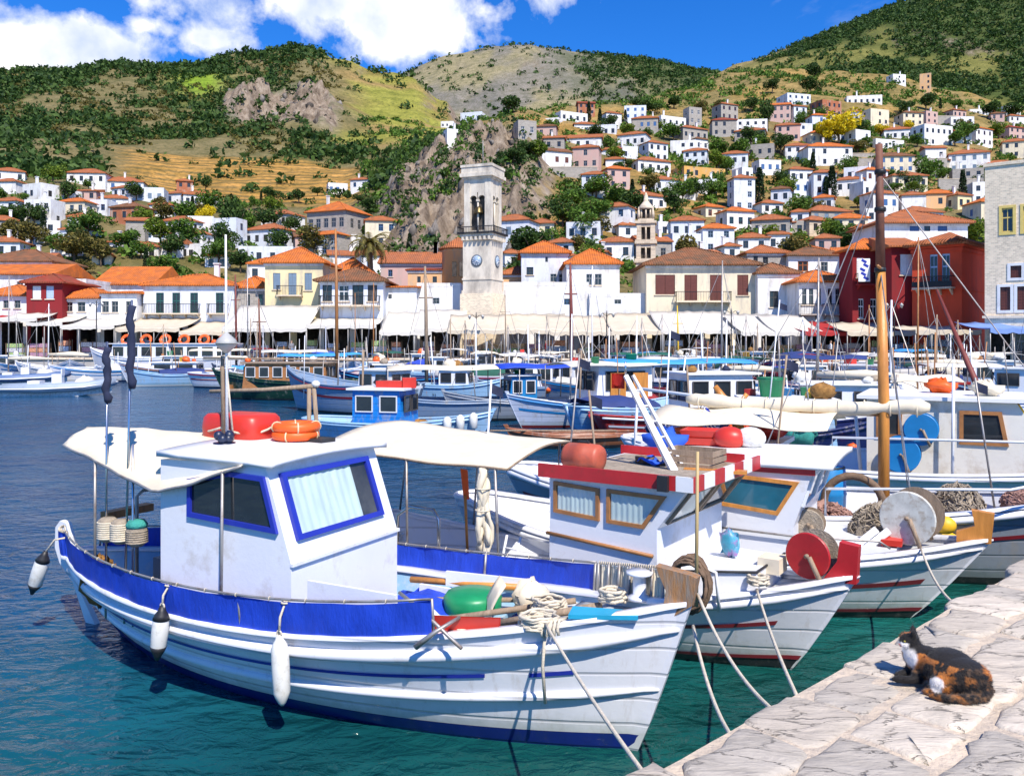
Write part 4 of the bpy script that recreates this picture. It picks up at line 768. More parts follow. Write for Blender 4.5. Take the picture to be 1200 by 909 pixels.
# its balcony
bal = MB(); bal.bb(-3.7, -.5, -1.0, 0, zf(338), zf(338)+.15); bb_ = bal.build('balcony', WM['t'], t); m = MB(); z = zf(338)+.15
for i in range(25): m.box((lerp(-3.67, -.53, i/24), -.97, z+.45), (.03, .03, .9))
m.bb(-3.7, -.5, -1, -.94, z+.88, z+.95); m.bb(-3.7, -3.64, -.94, 0, z+.88, z+.95); m.bb(-.56, -.5, -.94, 0, z+.88, z+.95); m.bb(-3.7, -.5, -.99, -.96, z+.05, z+.5); m.build('railing', IRON, bb_)
m = MB()
for i in range(4): m.prism([(-3.5+i*.9, 0, zf(338)), (-3.5+i*.9, -.8, zf(338)), (-3.5+i*.9, 0, zf(338)-.5)], (.14, 0, 0))
m.build('bracket', WM['t'], bb_)
fb('red_building_wing', 'dark red wing with tiled roof joining the maroon house to red building', 1045, 1076, 290, 75.5, 3.2, 'm', 'm', 't', [(1055, 298, 1071, 322, 's', 'w'), (1054, 392, 1066, 418, 'd', 'p')], 1.3, .5)
fb('white_house', 'white house with orange roof and two blue shuttered windows above the red building', 1032, 1134, 262, 96, 8, 'w', 'h', 't', [(1066, 263.5, 1077, 271, 's', 'b'), (1099, 263.5, 1110, 271, 's', 'b'), (1083, 264.5, 1090, 271, 'w', 'd')], 2.0, .6)
# tall stone building at the right edge
c = P(1154, HY, 66); c.z = WH; k = 66/FPX; zf = lambda py: P(0, py, 66).z-WH
t = thing('stone_building', 'tall pale stone building with yellow framed and brown shuttered windows', 'building', c, R(-38)); wl = 11.; hh = zf(196)
px2 = lambda px: (.001*(px-600)*66-36.56)/(.788+.616*.001*(px-600))-wl/2
op = [(px2(1174), px2(1187), zf(274), zf(246), 'w', 'y'), (px2(1199), px2(1211), zf(274), zf(246), 'w', 'y'), (px2(1184), px2(1197), zf(327), zf(313), 's', 'n'), (px2(1172), px2(1184), zf(364), zf(337), 's', 'n'), (px2(1192), px2(1204), zf(364), zf(337), 's', 'n'), (px2(1208), px2(1222), zf(364), zf(337), 's', 'n'), (px2(1190), px2(1203), .1, zf(384), 'd', 's'), (px2(1159), px2(1184), .1, zf(386), SH, 'd', 1.0)]
mbb = MB(); Tl = Matrix.Translation((wl/2, 0, 0)); cutwall(mbb, Tl, wl, -.6, hh, op); cutwall(mbb, Matrix.Translation((0, 5, 0)) @ Matrix.Rotation(-math.pi/2, 4, 'Z'), 10, -.6, hh, []); cutwall(mbb, Matrix.Translation((wl, 5, 0)) @ Matrix.Rotation(math.pi/2, 4, 'Z'), 10, -.6, hh, []); cutwall(mbb, Matrix.Translation((wl/2, 10, 0)) @ Matrix.Rotation(math.pi, 4, 'Z'), wl, -.6, hh, [])
mbb.add([(0, 0, hh), (wl, 0, hh), (wl, 10, hh), (0, 10, hh)], [(0, 1, 2, 3)]); mbb.build('wall', [WM['l'], DARK], t, fix=False)
for o in op:
    if o[4] != SH: put_win(t, o[4], o[5], Tl @ Matrix.Translation(((o[0]+o[1])/2, .1, (o[2]+o[3])/2)), o[1]-o[0], o[3]-o[2])
    if o[2] > 2 and o[4] != SH:
        m = MB(); a, b, c_, d_ = o[0]+wl/2, o[1]+wl/2, o[2], o[3]
        for q in ((a-.2, a, c_-.2, d_+.2), (b, b+.2, c_-.2, d_+.2), (a, b, d_, d_+.2), (a, b, c_-.2, c_)): m.bb(q[0], q[1], -.05, .04, q[2], q[3])
        m.build('window_surround', WM['w'] if o[5] != 'y' else TRIM['y'], t)
m = MB(); m.bb(-.15, wl+.15, -.15, 0, zf(373), zf(370)); m.bb(-.1, wl+.1, -.1, 10.1, hh, hh+.25); m.build('cornice', WM['l'], t)
# ------------------------------------------------------------------ clock tower
Yt = 88.; c = P(566, HY, Yt); c.z = WH; t = thing('clock_tower', 'pale marble clock tower with arched belfry, iron gallery and round blue clock', 'tower', c, R(-21.5)); zf = lambda py: P(0, py, Yt).z-WH
s = 3.12
def sq(m, a, z0, z1, mm=None): m.bb(-a/2, a/2, -a/2, a/2, z0, z1, mm)
m = MB(); sq(m, s+.45, -.5, zf(345)); m.build('base', WM['l'], t)
m = MB(); sq(m, s+.2, zf(345), zf(341)); sq(m, s, zf(341), zf(279)); sq(m, s+.15, zf(329), zf(327)); sq(m, s+.25, zf(283), zf(279)); sq(m, s+.5, zf(279), zf(276)); m.build('shaft', WM['k'], t)
# belfry: corner piers, middle column, arches
m = MB(); z0, z1, za = zf(276), zf(212), zf(238); a = s*.94
for sx_ in (-1, 1):
    for sy_ in (-1, 1): m.box((sx_*(a/2-.32), sy_*(a/2-.32), (z0+z1)/2), (.64, .64, z1-z0))
sq(m, a-.1, zf(228), z1); sq(m, a-.5, z0, z0+.4)
for rz in range(4):
    T = Matrix.Rotation(rz*math.pi/2, 3, 'Z')
    for cx in (-.46, .46):     # arch heads
        r = .40; pts = [(cx+r*math.cos(math.pi*i/10), r*math.sin(math.pi*i/10)) for i in range(11)]
        zc = zf(236)
        for i in range(10):
            (x1, y1), (x2, y2) = pts[i], pts[i+1]
            m.hexa([T @ Vector(v) for v in [(x1, -a/2+.05, zc+y1), (x2, -a/2+.05, zc+y2), (x2, -a/2+.4, zc+y2), (x1, -a/2+.4, zc+y1), (x1, -a/2+.05, zf(228)+.01), (x2, -a/2+.05, zf(228)+.01), (x2, -a/2+.4, zf(228)+.01), (x1, -a/2+.4, zf(228)+.01)]])
    for cx in (0, -.92, .92): m.tube([T @ Vector((cx, -a/2+.2, z0)), T @ Vector((cx, -a/2+.2, zf(236)))], .1, 8); m.box(T @ Vector((cx, -a/2+.2, zf(236)-.1)), (.3, .3, .22), rz*math.pi/2)
m.build('belfry', WM['k'], t)
m = MB(); sq(m, a-1.0, z0+.3, zf(226)); m.build('belfry_shade_core', DARK, t)  # dark block added behind the arches in place of their inner shade
m = MB(); m.lathe([(.55, 0), (.5, .1), (.38, .5), (.2, .72), (.05, .78)], 14, (.0, -a/2+.35, zf(252))); m.build('bell', mat('bronze', (.12, .09, .04), .4, metal=.8), t)
m = MB(); sq(m, s+.05, zf(212), zf(210)); sq(m, s+.5, zf(210), zf(206)); sq(m, s+.25, zf(206), zf(199)); sq(m, s+.4, zf(199), zf(196)); m.build('cornice', WM['k'], t)
m = MB(); g_ = s+.9; z = zf(276)
m.bb(-g_/2, g_/2, -g_/2, g_/2, z, z+.1)
for i in range(24):
    q = lerp(-g_/2+.04, g_/2-.04, i/23)
    for (x, y) in ((q, -g_/2+.04), (q, g_/2-.04), (-g_/2+.04, q), (g_/2-.04, q)): m.box((x, y, z+.4), (.03, .03, .62))
for (x0, x1, y0, y1) in ((-g_/2, g_/2, -g_/2, -g_/2+.08), (-g_/2, g_/2, g_/2-.08, g_/2), (-g_/2, -g_/2+.08, -g_/2+.08, g_/2-.08), (g_/2-.08, g_/2, -g_/2+.08, g_/2-.08)): m.bb(x0, x1, y0, y1, z+.66, z+.74); m.bb(x0, x1, y0, y1, z+.12, z+.18)
m.build('gallery', IRON, t)
m = MB()
for i in range(7): m.box((lerp(-s/2+.1, s/2-.1, i/6), -s/2-.18, zf(279)-.2), (.2, .36, .36)); m.box((s/2+.18, lerp(-s/2+.1, s/2-.1, i/6), zf(279)-.2), (.36, .2, .36))
m.build('corbel', WM['k'], t)
FX = Matrix.Rotation(math.pi/2, 3, 'X')
def clock(T, nm='clock'):
    M = T @ FX; ctr = T @ Vector((0, -s/2-.002, zf(307)))
    m = MB(); m.lathe([(.62, -.05), (.62, .06), (.52, .08)], 28, ctr, M); ck = m.build(nm, mat('clock_rim', (.10, .12, .15), .5), t)
    m = MB(); m.lathe([(.50, .0), (.50, .09)], 28, ctr, M); m.build('dial', mat('clock_dial', (.30, .40, .52), .4), ck)
    m = MB()
    for i in range(12):
        q = math.pi/6*i; d_ = Vector((math.sin(q)*.41, -.105, math.cos(q)*.41)); m.box(T @ d_+ctr, (.045, .02, .12), 0, None, q) if abs(T[0][0]) > .9 else m.box(T @ d_+ctr, (.02, .045, .1))
    m.build('numeral_mark', TRIM['w'], ck)
    for L_, q in ((.3, 2.2), (.42, 3.9)):
        e = Vector((math.sin(q)*L_, -.13, math.cos(q)*L_)); m = MB(); m.tube([ctr+T @ Vector((0, -.13, 0)), ctr+T @ e], [.035, .015], 4); m.build('hand', TRIM['w'], ck)
clock(Matrix.Identity(3)); clock(Matrix.Rotation(math.pi/2, 3, 'Z'))
m = MB(); m.tube([(0, 0, zf(196)), (0, 0, zf(165))], .04, 5); m.build('flagpole', POLE, t)
# tiered bell tower
Yb = 104.; c = P(757, HY, Yb); c.z = WH; t = thing('bell_tower', 'slender tan stone bell tower with open arched tiers and small spire', 'tower', c, R(-10)); zf = lambda py: P(0, py, Yb).z-WH
m = MB(); sq(m, 2.55, -.5, zf(332)); m.build('base', WM['t'], t)
for i, (za, zb_, w_) in enumerate(((332, 306, 2.4), (306, 284, 2.3), (284, 260, 2.2))):
    m = MB(); z0, z1 = zf(za), zf(zb_); sq(m, w_+.35, z0, z0+.22); sq(m, w_+.35, z1-.3, z1)
    for sx_ in (-1, 1):
        for sy_ in (-1, 1): m.box((sx_*(w_/2-.28), sy_*(w_/2-.28), (z0+z1)/2), (.56, .56, z1-z0-.5))
    sq(m, w_-.1, z1-.75, z1-.3)
    for rz in range(4):
        T = Matrix.Rotation(rz*math.pi/2, 3, 'Z'); m.tube([T @ Vector((0, -w_/2+.15, z0)), T @ Vector((0, -w_/2+.15, z1-.5))], .11, 6)
    m.build('arched_tier', WM['t'], t)
    m = MB(); sq(m, w_-1.15, z0+.2, z1-.3); m.build('tier_shade_core', DARK, t)  # dark core added between the piers to stand for the shade there
m = MB(); z = zf(260); sq(m, 1.9, z, z+.3)
for i in range(8): q = math.pi/4*i; m.tube([(.75*math.cos(q), .75*math.sin(q), z+.3), (.75*math.cos(q), .75*math.sin(q), z+1.5)], .1, 6)
m.lathe([(.95, z+1.5), (.95, z+1.7), (.55, z+2.2), (.3, z+2.5), (.22, z+3.2), (.04, z+3.6)], 12)
for sx_ in (-1, 1):
    for sy_ in (-1, 1): m.lathe([(.16, z+.3), (.18, z+.9), (.04, z+1.7)], 8, (sx_*.85, sy_*.85, 0))
m.build('lantern', WM['t'], t)
m = MB(); m.lathe([(.5, z+.3), (.5, z+1.5)], 8); m.build('lantern_shade_core', DARK, t)  # shade inside the open lantern, added as a dark drum
# ------------------------------------------------------------------ palm behind the veranda house
c = P(433, HY, 97.5); c.z = WH; t = thing('palm_tree', 'date palm with drooping fronds behind the veranda house', 'palm', c); zt = P(0, 284, 97.5).z-WH
m = MB(); m.tube([(.1*math.sin(i), 0, zt*i/10-.2) for i in range(11)], [.42-.012*i for i in range(11)], 9); m.build('trunk', BARK, t)
for i in range(38):
    m = MB(); a = i*2.4; up = .95-1.5*(i/38)**.8+rnd.uniform(-.1, .1); L_ = rnd.uniform(2.7, 3.4); p = []
    for q in range(9):
        s_ = q/8; el = up-1.35*s_*s_; p.append(Vector((0, 0, zt)) if q == 0 else p[-1]+Vector((math.cos(a)*math.cos(el), math.sin(a)*math.cos(el), math.sin(el)))*L_/8)
    m.tube(p, [.04-.003*q for q in range(9)], 4)
    side = Vector((-math.sin(a), math.cos(a), 0))
    for q in range(1, 9):
        for e in (-1, 1):
            for u in (0, .5):
                b0 = lerp(p[q-1], p[q], u); ln = .62*(1-.5*abs(q/8-.4)); d_ = (side*e+(p[q]-p[q-1]).normalized()*.7-Vector((0, 0, .35))).normalized()*ln; w_ = (p[q]-p[q-1]).normalized()*.09
                m.add([b0-w_, b0+w_, b0+d_], [(0, 1, 2)])
    m.build('frond', LEAF['p'], t, fix=False)
# ------------------------------------------------------------------ awnings along the front
awning('broad white sloping awning in front of the yellow house', 283, 376, 357, 384, 88, 82, 'w', posts=6)
awning('white awning with pointed end before the blank white wall', 455, 512, 365, 388, 88, 82, 'w', posts=4)
awning('off white awning rising to the left of the clock tower base', 492, 548, 362, 384, 87, 82, 'w', posts=4)
awning('white awning in front of the clock tower base', 528, 592, 368, 386, 84, 79, 'c', posts=4)
awning('wide cream awning right of the clock tower', 588, 662, 367, 386, 87, 79.5, 'c', posts=5)
awning('wide cream awning below the white terrace wall', 640, 712, 369, 388, 86, 79, 'c', posts=5)
awning('cream awning between terrace wall and the big cream building', 706, 762, 366, 387, 87, 79, 'c', posts=4)
awning('long white awning under the balcony of the cream building', 760, 852, 364, 386, 86, 79, 'w', posts=7)
awning('white awning with raised corner at the end of cream building', 846, 900, 367, 388, 84, 77, 'w', posts=5)
awning('pale grey white awning before the white house with tall windows', 886, 938, 368, 388, 83, 77, 'w', posts=4)
awning('dark red awning with white valance', 918, 985, 376, 388, 82, 76, 'r', posts=5)
awning('cream awning below the maroon house', 968, 1042, 377, 388, 79, 74, 'c', posts=5)
awning('beige flat awning in front of the red building', 1040, 1112, 381, 386, 72, 67, 'c', posts=5)
awning('pale blue awning with white valance before the stone building', 1118, 1215, 377, 384, 66, 61, 'b', posts=5)
awning('white awning below the small red house', 22, 68, 366, 372, 89, 85, 'w', posts=3)
awning('white awning with dark red edge beside the small red house', 62, 102, 370, 377, 90, 85, 'w', posts=3)
awning('dark red awning of the low white shop', -20, 26, 369, 375, 90, 86, 'r', posts=3)
awning('white awning of the plain white shop', 100, 160, 373, 381, 89, 84, 'w', posts=4)
awning('long pale awning under the balcony house', 166, 236, 372, 384, 90, 84, 'c', posts=6)
awning('pale awning in front of the grey stone house end', 236, 290, 376, 388, 90, 84, 'c', posts=4)
awning('white flat awning below the glass balcony', 372, 450, 372, 380, 87, 82, 'w', posts=6)
# ------------------------------------------------------------------ street lamps, people, café furniture
def lamp(px, pyt, Y, label):
    c = P(px, HY, Y); c.z = WH; h = P(0, pyt, Y).z-WH; t = thing('street_lamp', label, 'street lamp', c, 0)
    m = MB(); m.lathe([(.14, 0), (.12, .5), (.06, .6), (.05, h-.3), (.03, h)], 8); m.build('post', IRON, t)
    for s_ in (-1, 1):
        m = MB(); m.tube([(0, 0, h-.5), (s_*.35, 0, h-.25), (s_*.6, 0, h-.35)], .025, 5); a = m.build('arm', IRON, t); m = MB(); m.lathe([(.06, -.62), (.16, -.38), (.17, -.36), (.06, -.26), (.02, -.2)], 6, (s_*.6, 0, h)); m.build('lantern', mat('lamp_glass', (.45, .45, .42), .2), a)
lamp(711, 364, 77, 'double armed iron street lamp before the cream awnings'); lamp(857, 361, 77, 'double armed iron street lamp before the cream building'); lamp(1048, 352, 70, 'double armed iron street lamp before the red building'); lamp(558, 366, 78, 'double armed iron street lamp before the clock tower'); lamp(113, 352, 82, 'double armed iron street lamp before the plain white shop')
SKIN = mat('skin', (.48, .29, .20), .6); HAIR = mat('dark_hair', (.03, .02, .015), .6)
def fused(parts, vox, sm=4):   # ellipsoids and tapered limbs melted into one continuous surface
    b = MB()
    for p in parts:
        if p[0] == 'e': b.blob(p[1], p[2], 12, 8, p[3] if len(p) > 3 else None)
        else: b.tube(p[1], p[2], 10); [b.blob(q, (r_, r_, r_), 10, 6) for q, r_ in zip(p[1], p[2])]
    me = b.mesh('tmp', []); o = bpy.data.objects.new('tmp', me); COL.objects.link(o)
    r_ = o.modifiers.new('r', 'REMESH'); r_.mode = 'VOXEL'; r_.voxel_size = vox; r_.use_smooth_shade = True
    s_ = o.modifiers.new('s', 'SMOOTH'); s_.iterations = sm; s_.factor = .5
    dg = bpy.context.evaluated_depsgraph_get(); dg.update(); res = bpy.data.meshes.new_from_object(o.evaluated_get(dg)); bpy.data.objects.remove(o); bpy.data.meshes.remove(me); return res
def person(pos, rz, label, top, trousers, pose=0):
    t = thing('person', label, 'person', pos, rz); st = .12
    parts = [('e', (0, 0, 1.63), (.085, .1, .12)), ('t', [(0, 0, 1.56), (0, 0, 1.44)], [.055, .06]), ('e', (0, 0, 1.25), (.19, .12, .25)), ('e', (0, 0, .98), (.165, .125, .16)),
             ('t', [(.09, 0, .95), (.1, .03, .5), (.1, -.02, .07)], [.09, .062, .045]), ('t', [(-.09, 0, .95), (-.1, -.04*st, .5), (-.1, -.02, .07)], [.09, .062, .045]), ('e', (.1, -.07, .04), (.045, .12, .04)), ('e', (-.1, -.07, .04), (.045, .12, .04)),
             ('t', [(.2, 0, 1.41), (.26, .03, 1.12), (.22, -.12, .9 if not pose else 1.1)], [.055, .045, .035]), ('t', [(-.2, 0, 1.41), (-.26, .03, 1.12), (-.24, -.1, .9)], [.055, .045, .035]), ('e', (.22, -.14, .84 if not pose else 1.12), (.03, .035, .07)), ('e', (-.24, -.12, .84), (.03, .035, .07))]
    me = fused(parts, .022, 3)
    for q in (SKIN, mat('cloth_'+top, {'navy': (.02, .04, .12), 'white': (.7, .7, .7), 'red': (.4, .03, .03), 'grey': (.2, .2, .22)}[top], .9), mat('cloth_'+trousers, {'jeans': (.18, .30, .48), 'black': (.02, .02, .025), 'tan': (.4, .3, .2)}[trousers], .9), HAIR): me.materials.append(q)
    for p in me.polygons:
        c = p.center; p.material_index = 3 if (c.z > 1.68 or (c.z > 1.6 and c.y > .02)) else 0 if c.z > 1.47 or (abs(c.x) > .19 and c.z < .9) else 1 if c.z > .97 else 2 if c.z > .08 else 3
    link('body', me, t); return t
person(P(1174, 424.5, 66.5).xy.to_3d()+Vector((0, 0, WH)), R(170), 'person in navy jacket and jeans standing before the stone building', 'navy', 'jeans', 1)
person(Vector((P(1058, HY, 71).x, 70.5, WH)), R(30), 'person in dark clothes in the doorway of red building', 'navy', 'black')
person(Vector((P(975, HY, 75).x, 75.3, WH)), R(80), 'person in white shirt under the red awning', 'white', 'black')
person(Vector((P(962, HY, 75).x, 75.6, WH)), R(-60), 'person in navy shirt and tan trousers under the red awning', 'navy', 'tan')
person(Vector((P(640, HY, 78).x, 78, WH)), R(-90), 'person in red top under the wide cream awning', 'red', 'black')
person(Vector((P(340, HY, 80).x, 80.5, WH)), R(40), 'person in grey shirt under the broad white awning', 'grey', 'jeans')
# café chairs and tables, goods of the shops
chm = MB()
for x, y in ((-.2, -.2), (.2, -.2), (-.2, .2), (.2, .2)): chm.box((x, y, .22), (.04, .04, .44))
chm.box((0, 0, .46), (.46, .46, .05)); chm.box((0, .21, .75), (.44, .04, .5))
tbm = MB(); tbm.lathe([(.28, 0), (.03, .05), (.03, .7), (.42, .71), (.42, .74)], 12)
CM = [mat('chair_wood', (.25, .14, .07), .6), mat('chair_blue', (.05, .12, .28), .6), mat('chair_white', (.7, .7, .68), .6)]
chs = [(chm.mesh('cafe_chair', c), n_) for c, n_ in zip(CM, ('brown wooden', 'blue', 'white'))]; tb = tbm.mesh('cafe_table', CM[2])
spots = [(302, 80, 0), (322, 80.5, 0), (352, 80, 0), (486, 80, 2), (505, 80, 2), (560, 78, 1), (610, 78.5, 1), (632, 78, 2), (668, 78, 2), (690, 78, 0), (735, 78, 2), (776, 78, 0), (796, 78, 0), (820, 78, 0), (870, 76.5, 0), (905, 76, 0), (940, 75.5, 1), (985, 74, 0), (190, 83, 2), (215, 83, 2), (258, 83, 0), (400, 81.5, 1), (425, 81.5, 1), (1012, 73.5, 0)]
for i, (px, Y, c) in enumerate(spots):
    x = P(px, HY, Y).x; o = link('cafe_table', tb, None, (x, Y, WH)); tag(o, 'small round white café table under the waterfront awnings', 'table', 'café tables on the promenade')
    for dx in (-.75, .75):
        o = link('cafe_chair', chs[c][0], None, (x+dx, Y, WH), R(90 if dx < 0 else -90)+rnd.uniform(-.3, .3)); tag(o, chs[c][1]+' café chair under the waterfront awnings', 'chair', chs[c][1]+' café chairs on the promenade')

gm = [mat('goods_'+str(i), c, .8, .5, 6, col2=c2, amt=.5, mscale=9) for i, (c, c2) in enumerate((((.45, .10, .06), (.6, .5, .3)), ((.10, .22, .42), (.7, .7, .7)), ((.55, .42, .22), (.3, .1, .05)), ((.12, .30, .14), (.6, .55, .2)), ((.6, .58, .55), (.15, .2, .35)), ((.30, .12, .25), (.5, .4, .35))))]
gn = ('red and tan', 'blue and white', 'straw coloured', 'green', 'white', 'purple'); rgg = random.Random(8)
for i in range(46):
    px = -10+i*26.6+rgg.uniform(-7, 7); Y = pw(px, [(-50, 87), (560, 84), (900, 81), (1040, 75), (1120, 69), (1240, 61)]); k = rgg.randrange(6)
    if px > 1120: continue
    t = thing('goods_stand', f'display stand of {gn[k]} goods outside a waterfront shop', 'stand', (P(px, HY, Y).x, Y, WH), rgg.uniform(-.3, .3), f'{gn[k]} shop stands'); h_ = rgg.uniform(1.1, 2.0); w_ = rgg.uniform(.5, 1.1)
    m = MB(); [m.box((x, y, h_/2), (.05, .05, h_)) for x in (-w_, w_) for y in (-.25, .25)]; m.build('frame', GW0, t)['kind'] = 'stuff'
    for q in range(3): m = MB(); m.box((rgg.uniform(-.1, .1), 0, .3+q*h_/3.2), (w_*1.8, .45, h_/3.6)); m.build('goods', gm[(k+q*(q == 1)) % 6], t)
# ------------------------------------------------------------------ boat materials
def hullmat(name, col, dirt=(.40, .36, .30), amt=.22, rough=.32):
    if name in MATS: return MATS[name]
    m = mat(name, col, rough, .05, 1.5, .12, 14, col2=dirt, amt=amt, stretch=(1, 1, .4), mscale=4)
    nt = m.node_tree; p = nt.nodes['Principled BSDF']; g = nd(nt, 'ShaderNodeTexCoord').outputs['Object']
    w = nd(nt, 'ShaderNodeTexWave', {'Vector': g, 'Scale': 1.6, 'Distortion': .6, 'Detail': 1, 'Detail Scale': .4}, wave_type='BANDS', bands_direction='Z', wave_profile='SIN').outputs[0]
    seam = ramp(nt, w, [(.0, 0), (.05, 1)])
    n_ = nd(nt, 'ShaderNodeTexNoise', {'Vector': g, 'Scale': 6., 'Detail': 6, 'Roughness': .6}).outputs[0]
    st = nd(nt, 'ShaderNodeTexNoise', {'Vector': vmth(nt, 'MULTIPLY', g, (1, 1, .07)), 'Scale': 11., 'Detail': 5, 'Roughness': .7}).outputs[0]    # runs of rust and grime
    old = p.inputs['Base Color'].links[0].from_socket; d_ = tuple(x*.62*w_ for x, w_ in zip(col, (1, .88, .74)))
    c_ = mixc(nt, ramp(nt, st, [(.58, 0), (.74, .42)]), old, d_)
    zz_ = nd(nt, 'ShaderNodeSeparateXYZ', {0: g}).outputs[2]; wl_ = ramp(nt, mth(nt, 'ADD', zz_, mth(nt, 'MULTIPLY', mth(nt, 'SUBTRACT', n_, .5), .22)), [(.13, .55), (.26, 0)])
    c_ = mixc(nt, wl_, c_, tuple(x*.5*w_ for x, w_ in zip(col, (.85, .95, .75))))
    c_ = mixc(nt, mth(nt, 'MULTIPLY', mth(nt, 'SUBTRACT', 1., seam), .5), c_, tuple(x*.4 for x in col))
    nt.links.new(c_, p.inputs['Base Color'])
    b = nd(nt, 'ShaderNodeBump', {'Height': mth(nt, 'ADD', seam, mth(nt, 'MULTIPLY', n_, .8)), 'Strength': .35, 'Distance': .012}); nt.links.new(b.outputs[0], p.inputs['Normal'])
    return m
HW = hullmat('white_hull_paint', (.76, .77, .81), (.50, .45, .38), .12); HB = hullmat('blue_bottom_paint', (.012, .03, .26), (.02, .05, .12)); HR = hullmat('red_bottom_paint', (.20, .015, .015), (.08, .02, .02)); HG_ = hullmat('grey_hull_paint', (.30, .34, .40))
HSB = hullmat('sky_blue_hull_paint', (.30, .50, .70)); HDG = hullmat('dark_green_hull_paint', (.012, .05, .03)); HGB = hullmat('grey_blue_hull_paint', (.22, .31, .44)); HDK = hullmat('dark_blue_hull_paint', (.012, .02, .10)); HMR = hullmat('maroon_hull_paint', (.20, .015, .025)); HRED = hullmat('red_hull_paint', (.42, .02, .02)); HBL = hullmat('bright_blue_paint', (.01, .19, .58)); HBK = hullmat('black_bottom_paint', (.03, .032, .04))
CW = mat('white_cabin_paint', (.76, .77, .80), .3, .04, 1.5, .1, 20, col2=(.52, .48, .42), amt=.18, mscale=3); ROOFW = mat('white_roof_paint', (.80, .80, .80), .4, .04, 2, .1, 20)
BLUEP = mat('blue_trim_paint', (.02, .035, .35), .35, .1, 4); BCAN = mat('blue_tarpaulin', (.012, .055, .50), .55, .18, 3, .5, 12, stretch=(3, 3, .7)); REDP = mat('red_paint', (.46, .018, .022), .4, .15, 4, col2=(.25, .03, .02), amt=.2); DRED = mat('dark_red_line_paint', (.24, .02, .03), .4)
WOOD = mat('varnished_wood', (.36, .155, .05), .45, .25, 5, .2, 30, stretch=(1, 6, 1)); OWOOD = mat('orange_varnished_wood', (.55, .225, .045), .4, .25, 3, .2, 30, stretch=(4, 4, .6)); GWOOD = mat('weathered_wood', (.30, .22, .15), .8, .3, 5, .4, 30, stretch=(6, 1, 1)); BWOOD = mat('brown_weathered_stem', (.33, .16, .06), .7, .35, 4, .5, 20, stretch=(4, 4, .6), col2=(.25, .21, .17), amt=.5)
STEEL = mat('stainless_steel', (.55, .55, .56), .25, metal=1.); GALV = mat('galvanised_pipe', (.38, .36, .34), .5, metal=.6, col2=(.20, .11, .06), amt=.3); ROPE = mat('rope', (.62, .55, .43), .9, .15, 20, .5, 80); DROPE = mat('dark_rope', (.17, .11, .07), .95, .35, 12, .5, 60)
SAIL = mat('cream_sailcloth', (.72, .635, .48), .85, .06, 2, .3, 6, col2=(.62, .54, .40), amt=.3); FEN = mat('white_fender_vinyl', (.74, .73, .68), .35, .06, 5, col2=(.45, .42, .34), amt=.3); BLK = mat('black_rubber', (.018, .018, .02), .5); NAVY = mat('navy_flag_cloth', (.018, .025, .06), .9, .3, 8); ORP = mat('orange_life_ring', (.80, .11, .01), .5, .1, 5); REDB = mat('red_plastic', (.56, .035, .02), .4, .12, 3); RUST = mat('faded_red_drum', (.46, .09, .045), .5, .2, 3, col2=(.30, .08, .05), amt=.4)
LBLUE = mat('pale_blue_deck_paint', (.28, .48, .66), .45, .1, 3, col2=(.55, .6, .62), amt=.3); MBLUE = mat('deep_sky_blue_paint', (.01, .19, .46), .45, .12, 3); DECK = mat('worn_white_deck', (.60, .62, .63), .6, .12, 4, .2, 20, col2=(.36, .30, .24), amt=.4); GREENP = mat('green_plastic', (.01, .24, .09), .4, .2, 4); TEAL = mat('teal_net', (.04, .30, .25), .8, .3, 12, .8, 60); NETB = mat('brown_fishing_net', (.30, .15, .04), .95, .4, 10, 1, 50); NETG = mat('grey_fishing_net', (.35, .29, .22), .95, .3, 10, 1, 50); YEL = mat('yellow_plastic', (.75, .45, .02), .5, .15, 5); TURQ = mat('turquoise_board', (.02, .33, .52), .45, .15, 3)
CURT = mat('pale_curtain', (.66, .72, .68), .9, .12, 6, stretch=(1, 1, .1)); BAG = mat('printed_plastic_bag', (.05, .30, .42), .4, .5, 4, col2=(.55, .03, .30), amt=.35, mscale=9)
GL = bpy.data.materials.new('thin_glass'); GL.use_nodes = True; g_nt = GL.node_tree; g_nt.nodes.clear()
fr = nd(g_nt, 'ShaderNodeLayerWeight', {'Blend': .5}); mx = nd(g_nt, 'ShaderNodeMixShader', {0: mth(g_nt, 'ADD', mth(g_nt, 'MULTIPLY', mth(g_nt, 'POWER', fr.outputs[1], 3.), .6), .06), 1: nd(g_nt, 'ShaderNodeBsdfTransparent', {'Color': (.86, .92, .93, 1)}).outputs[0], 2: nd(g_nt, 'ShaderNodeBsdfGlossy', {'Roughness': .03}).outputs[0]}); g_nt.links.new(mx.outputs[0], nd(g_nt, 'ShaderNodeOutputMaterial').inputs[0])
GLASS = glassy('cabin_glass', (.022, .028, .034), .06); BGLASS = glassy('blue_cabin_glass', (.02, .12, .18), .06)

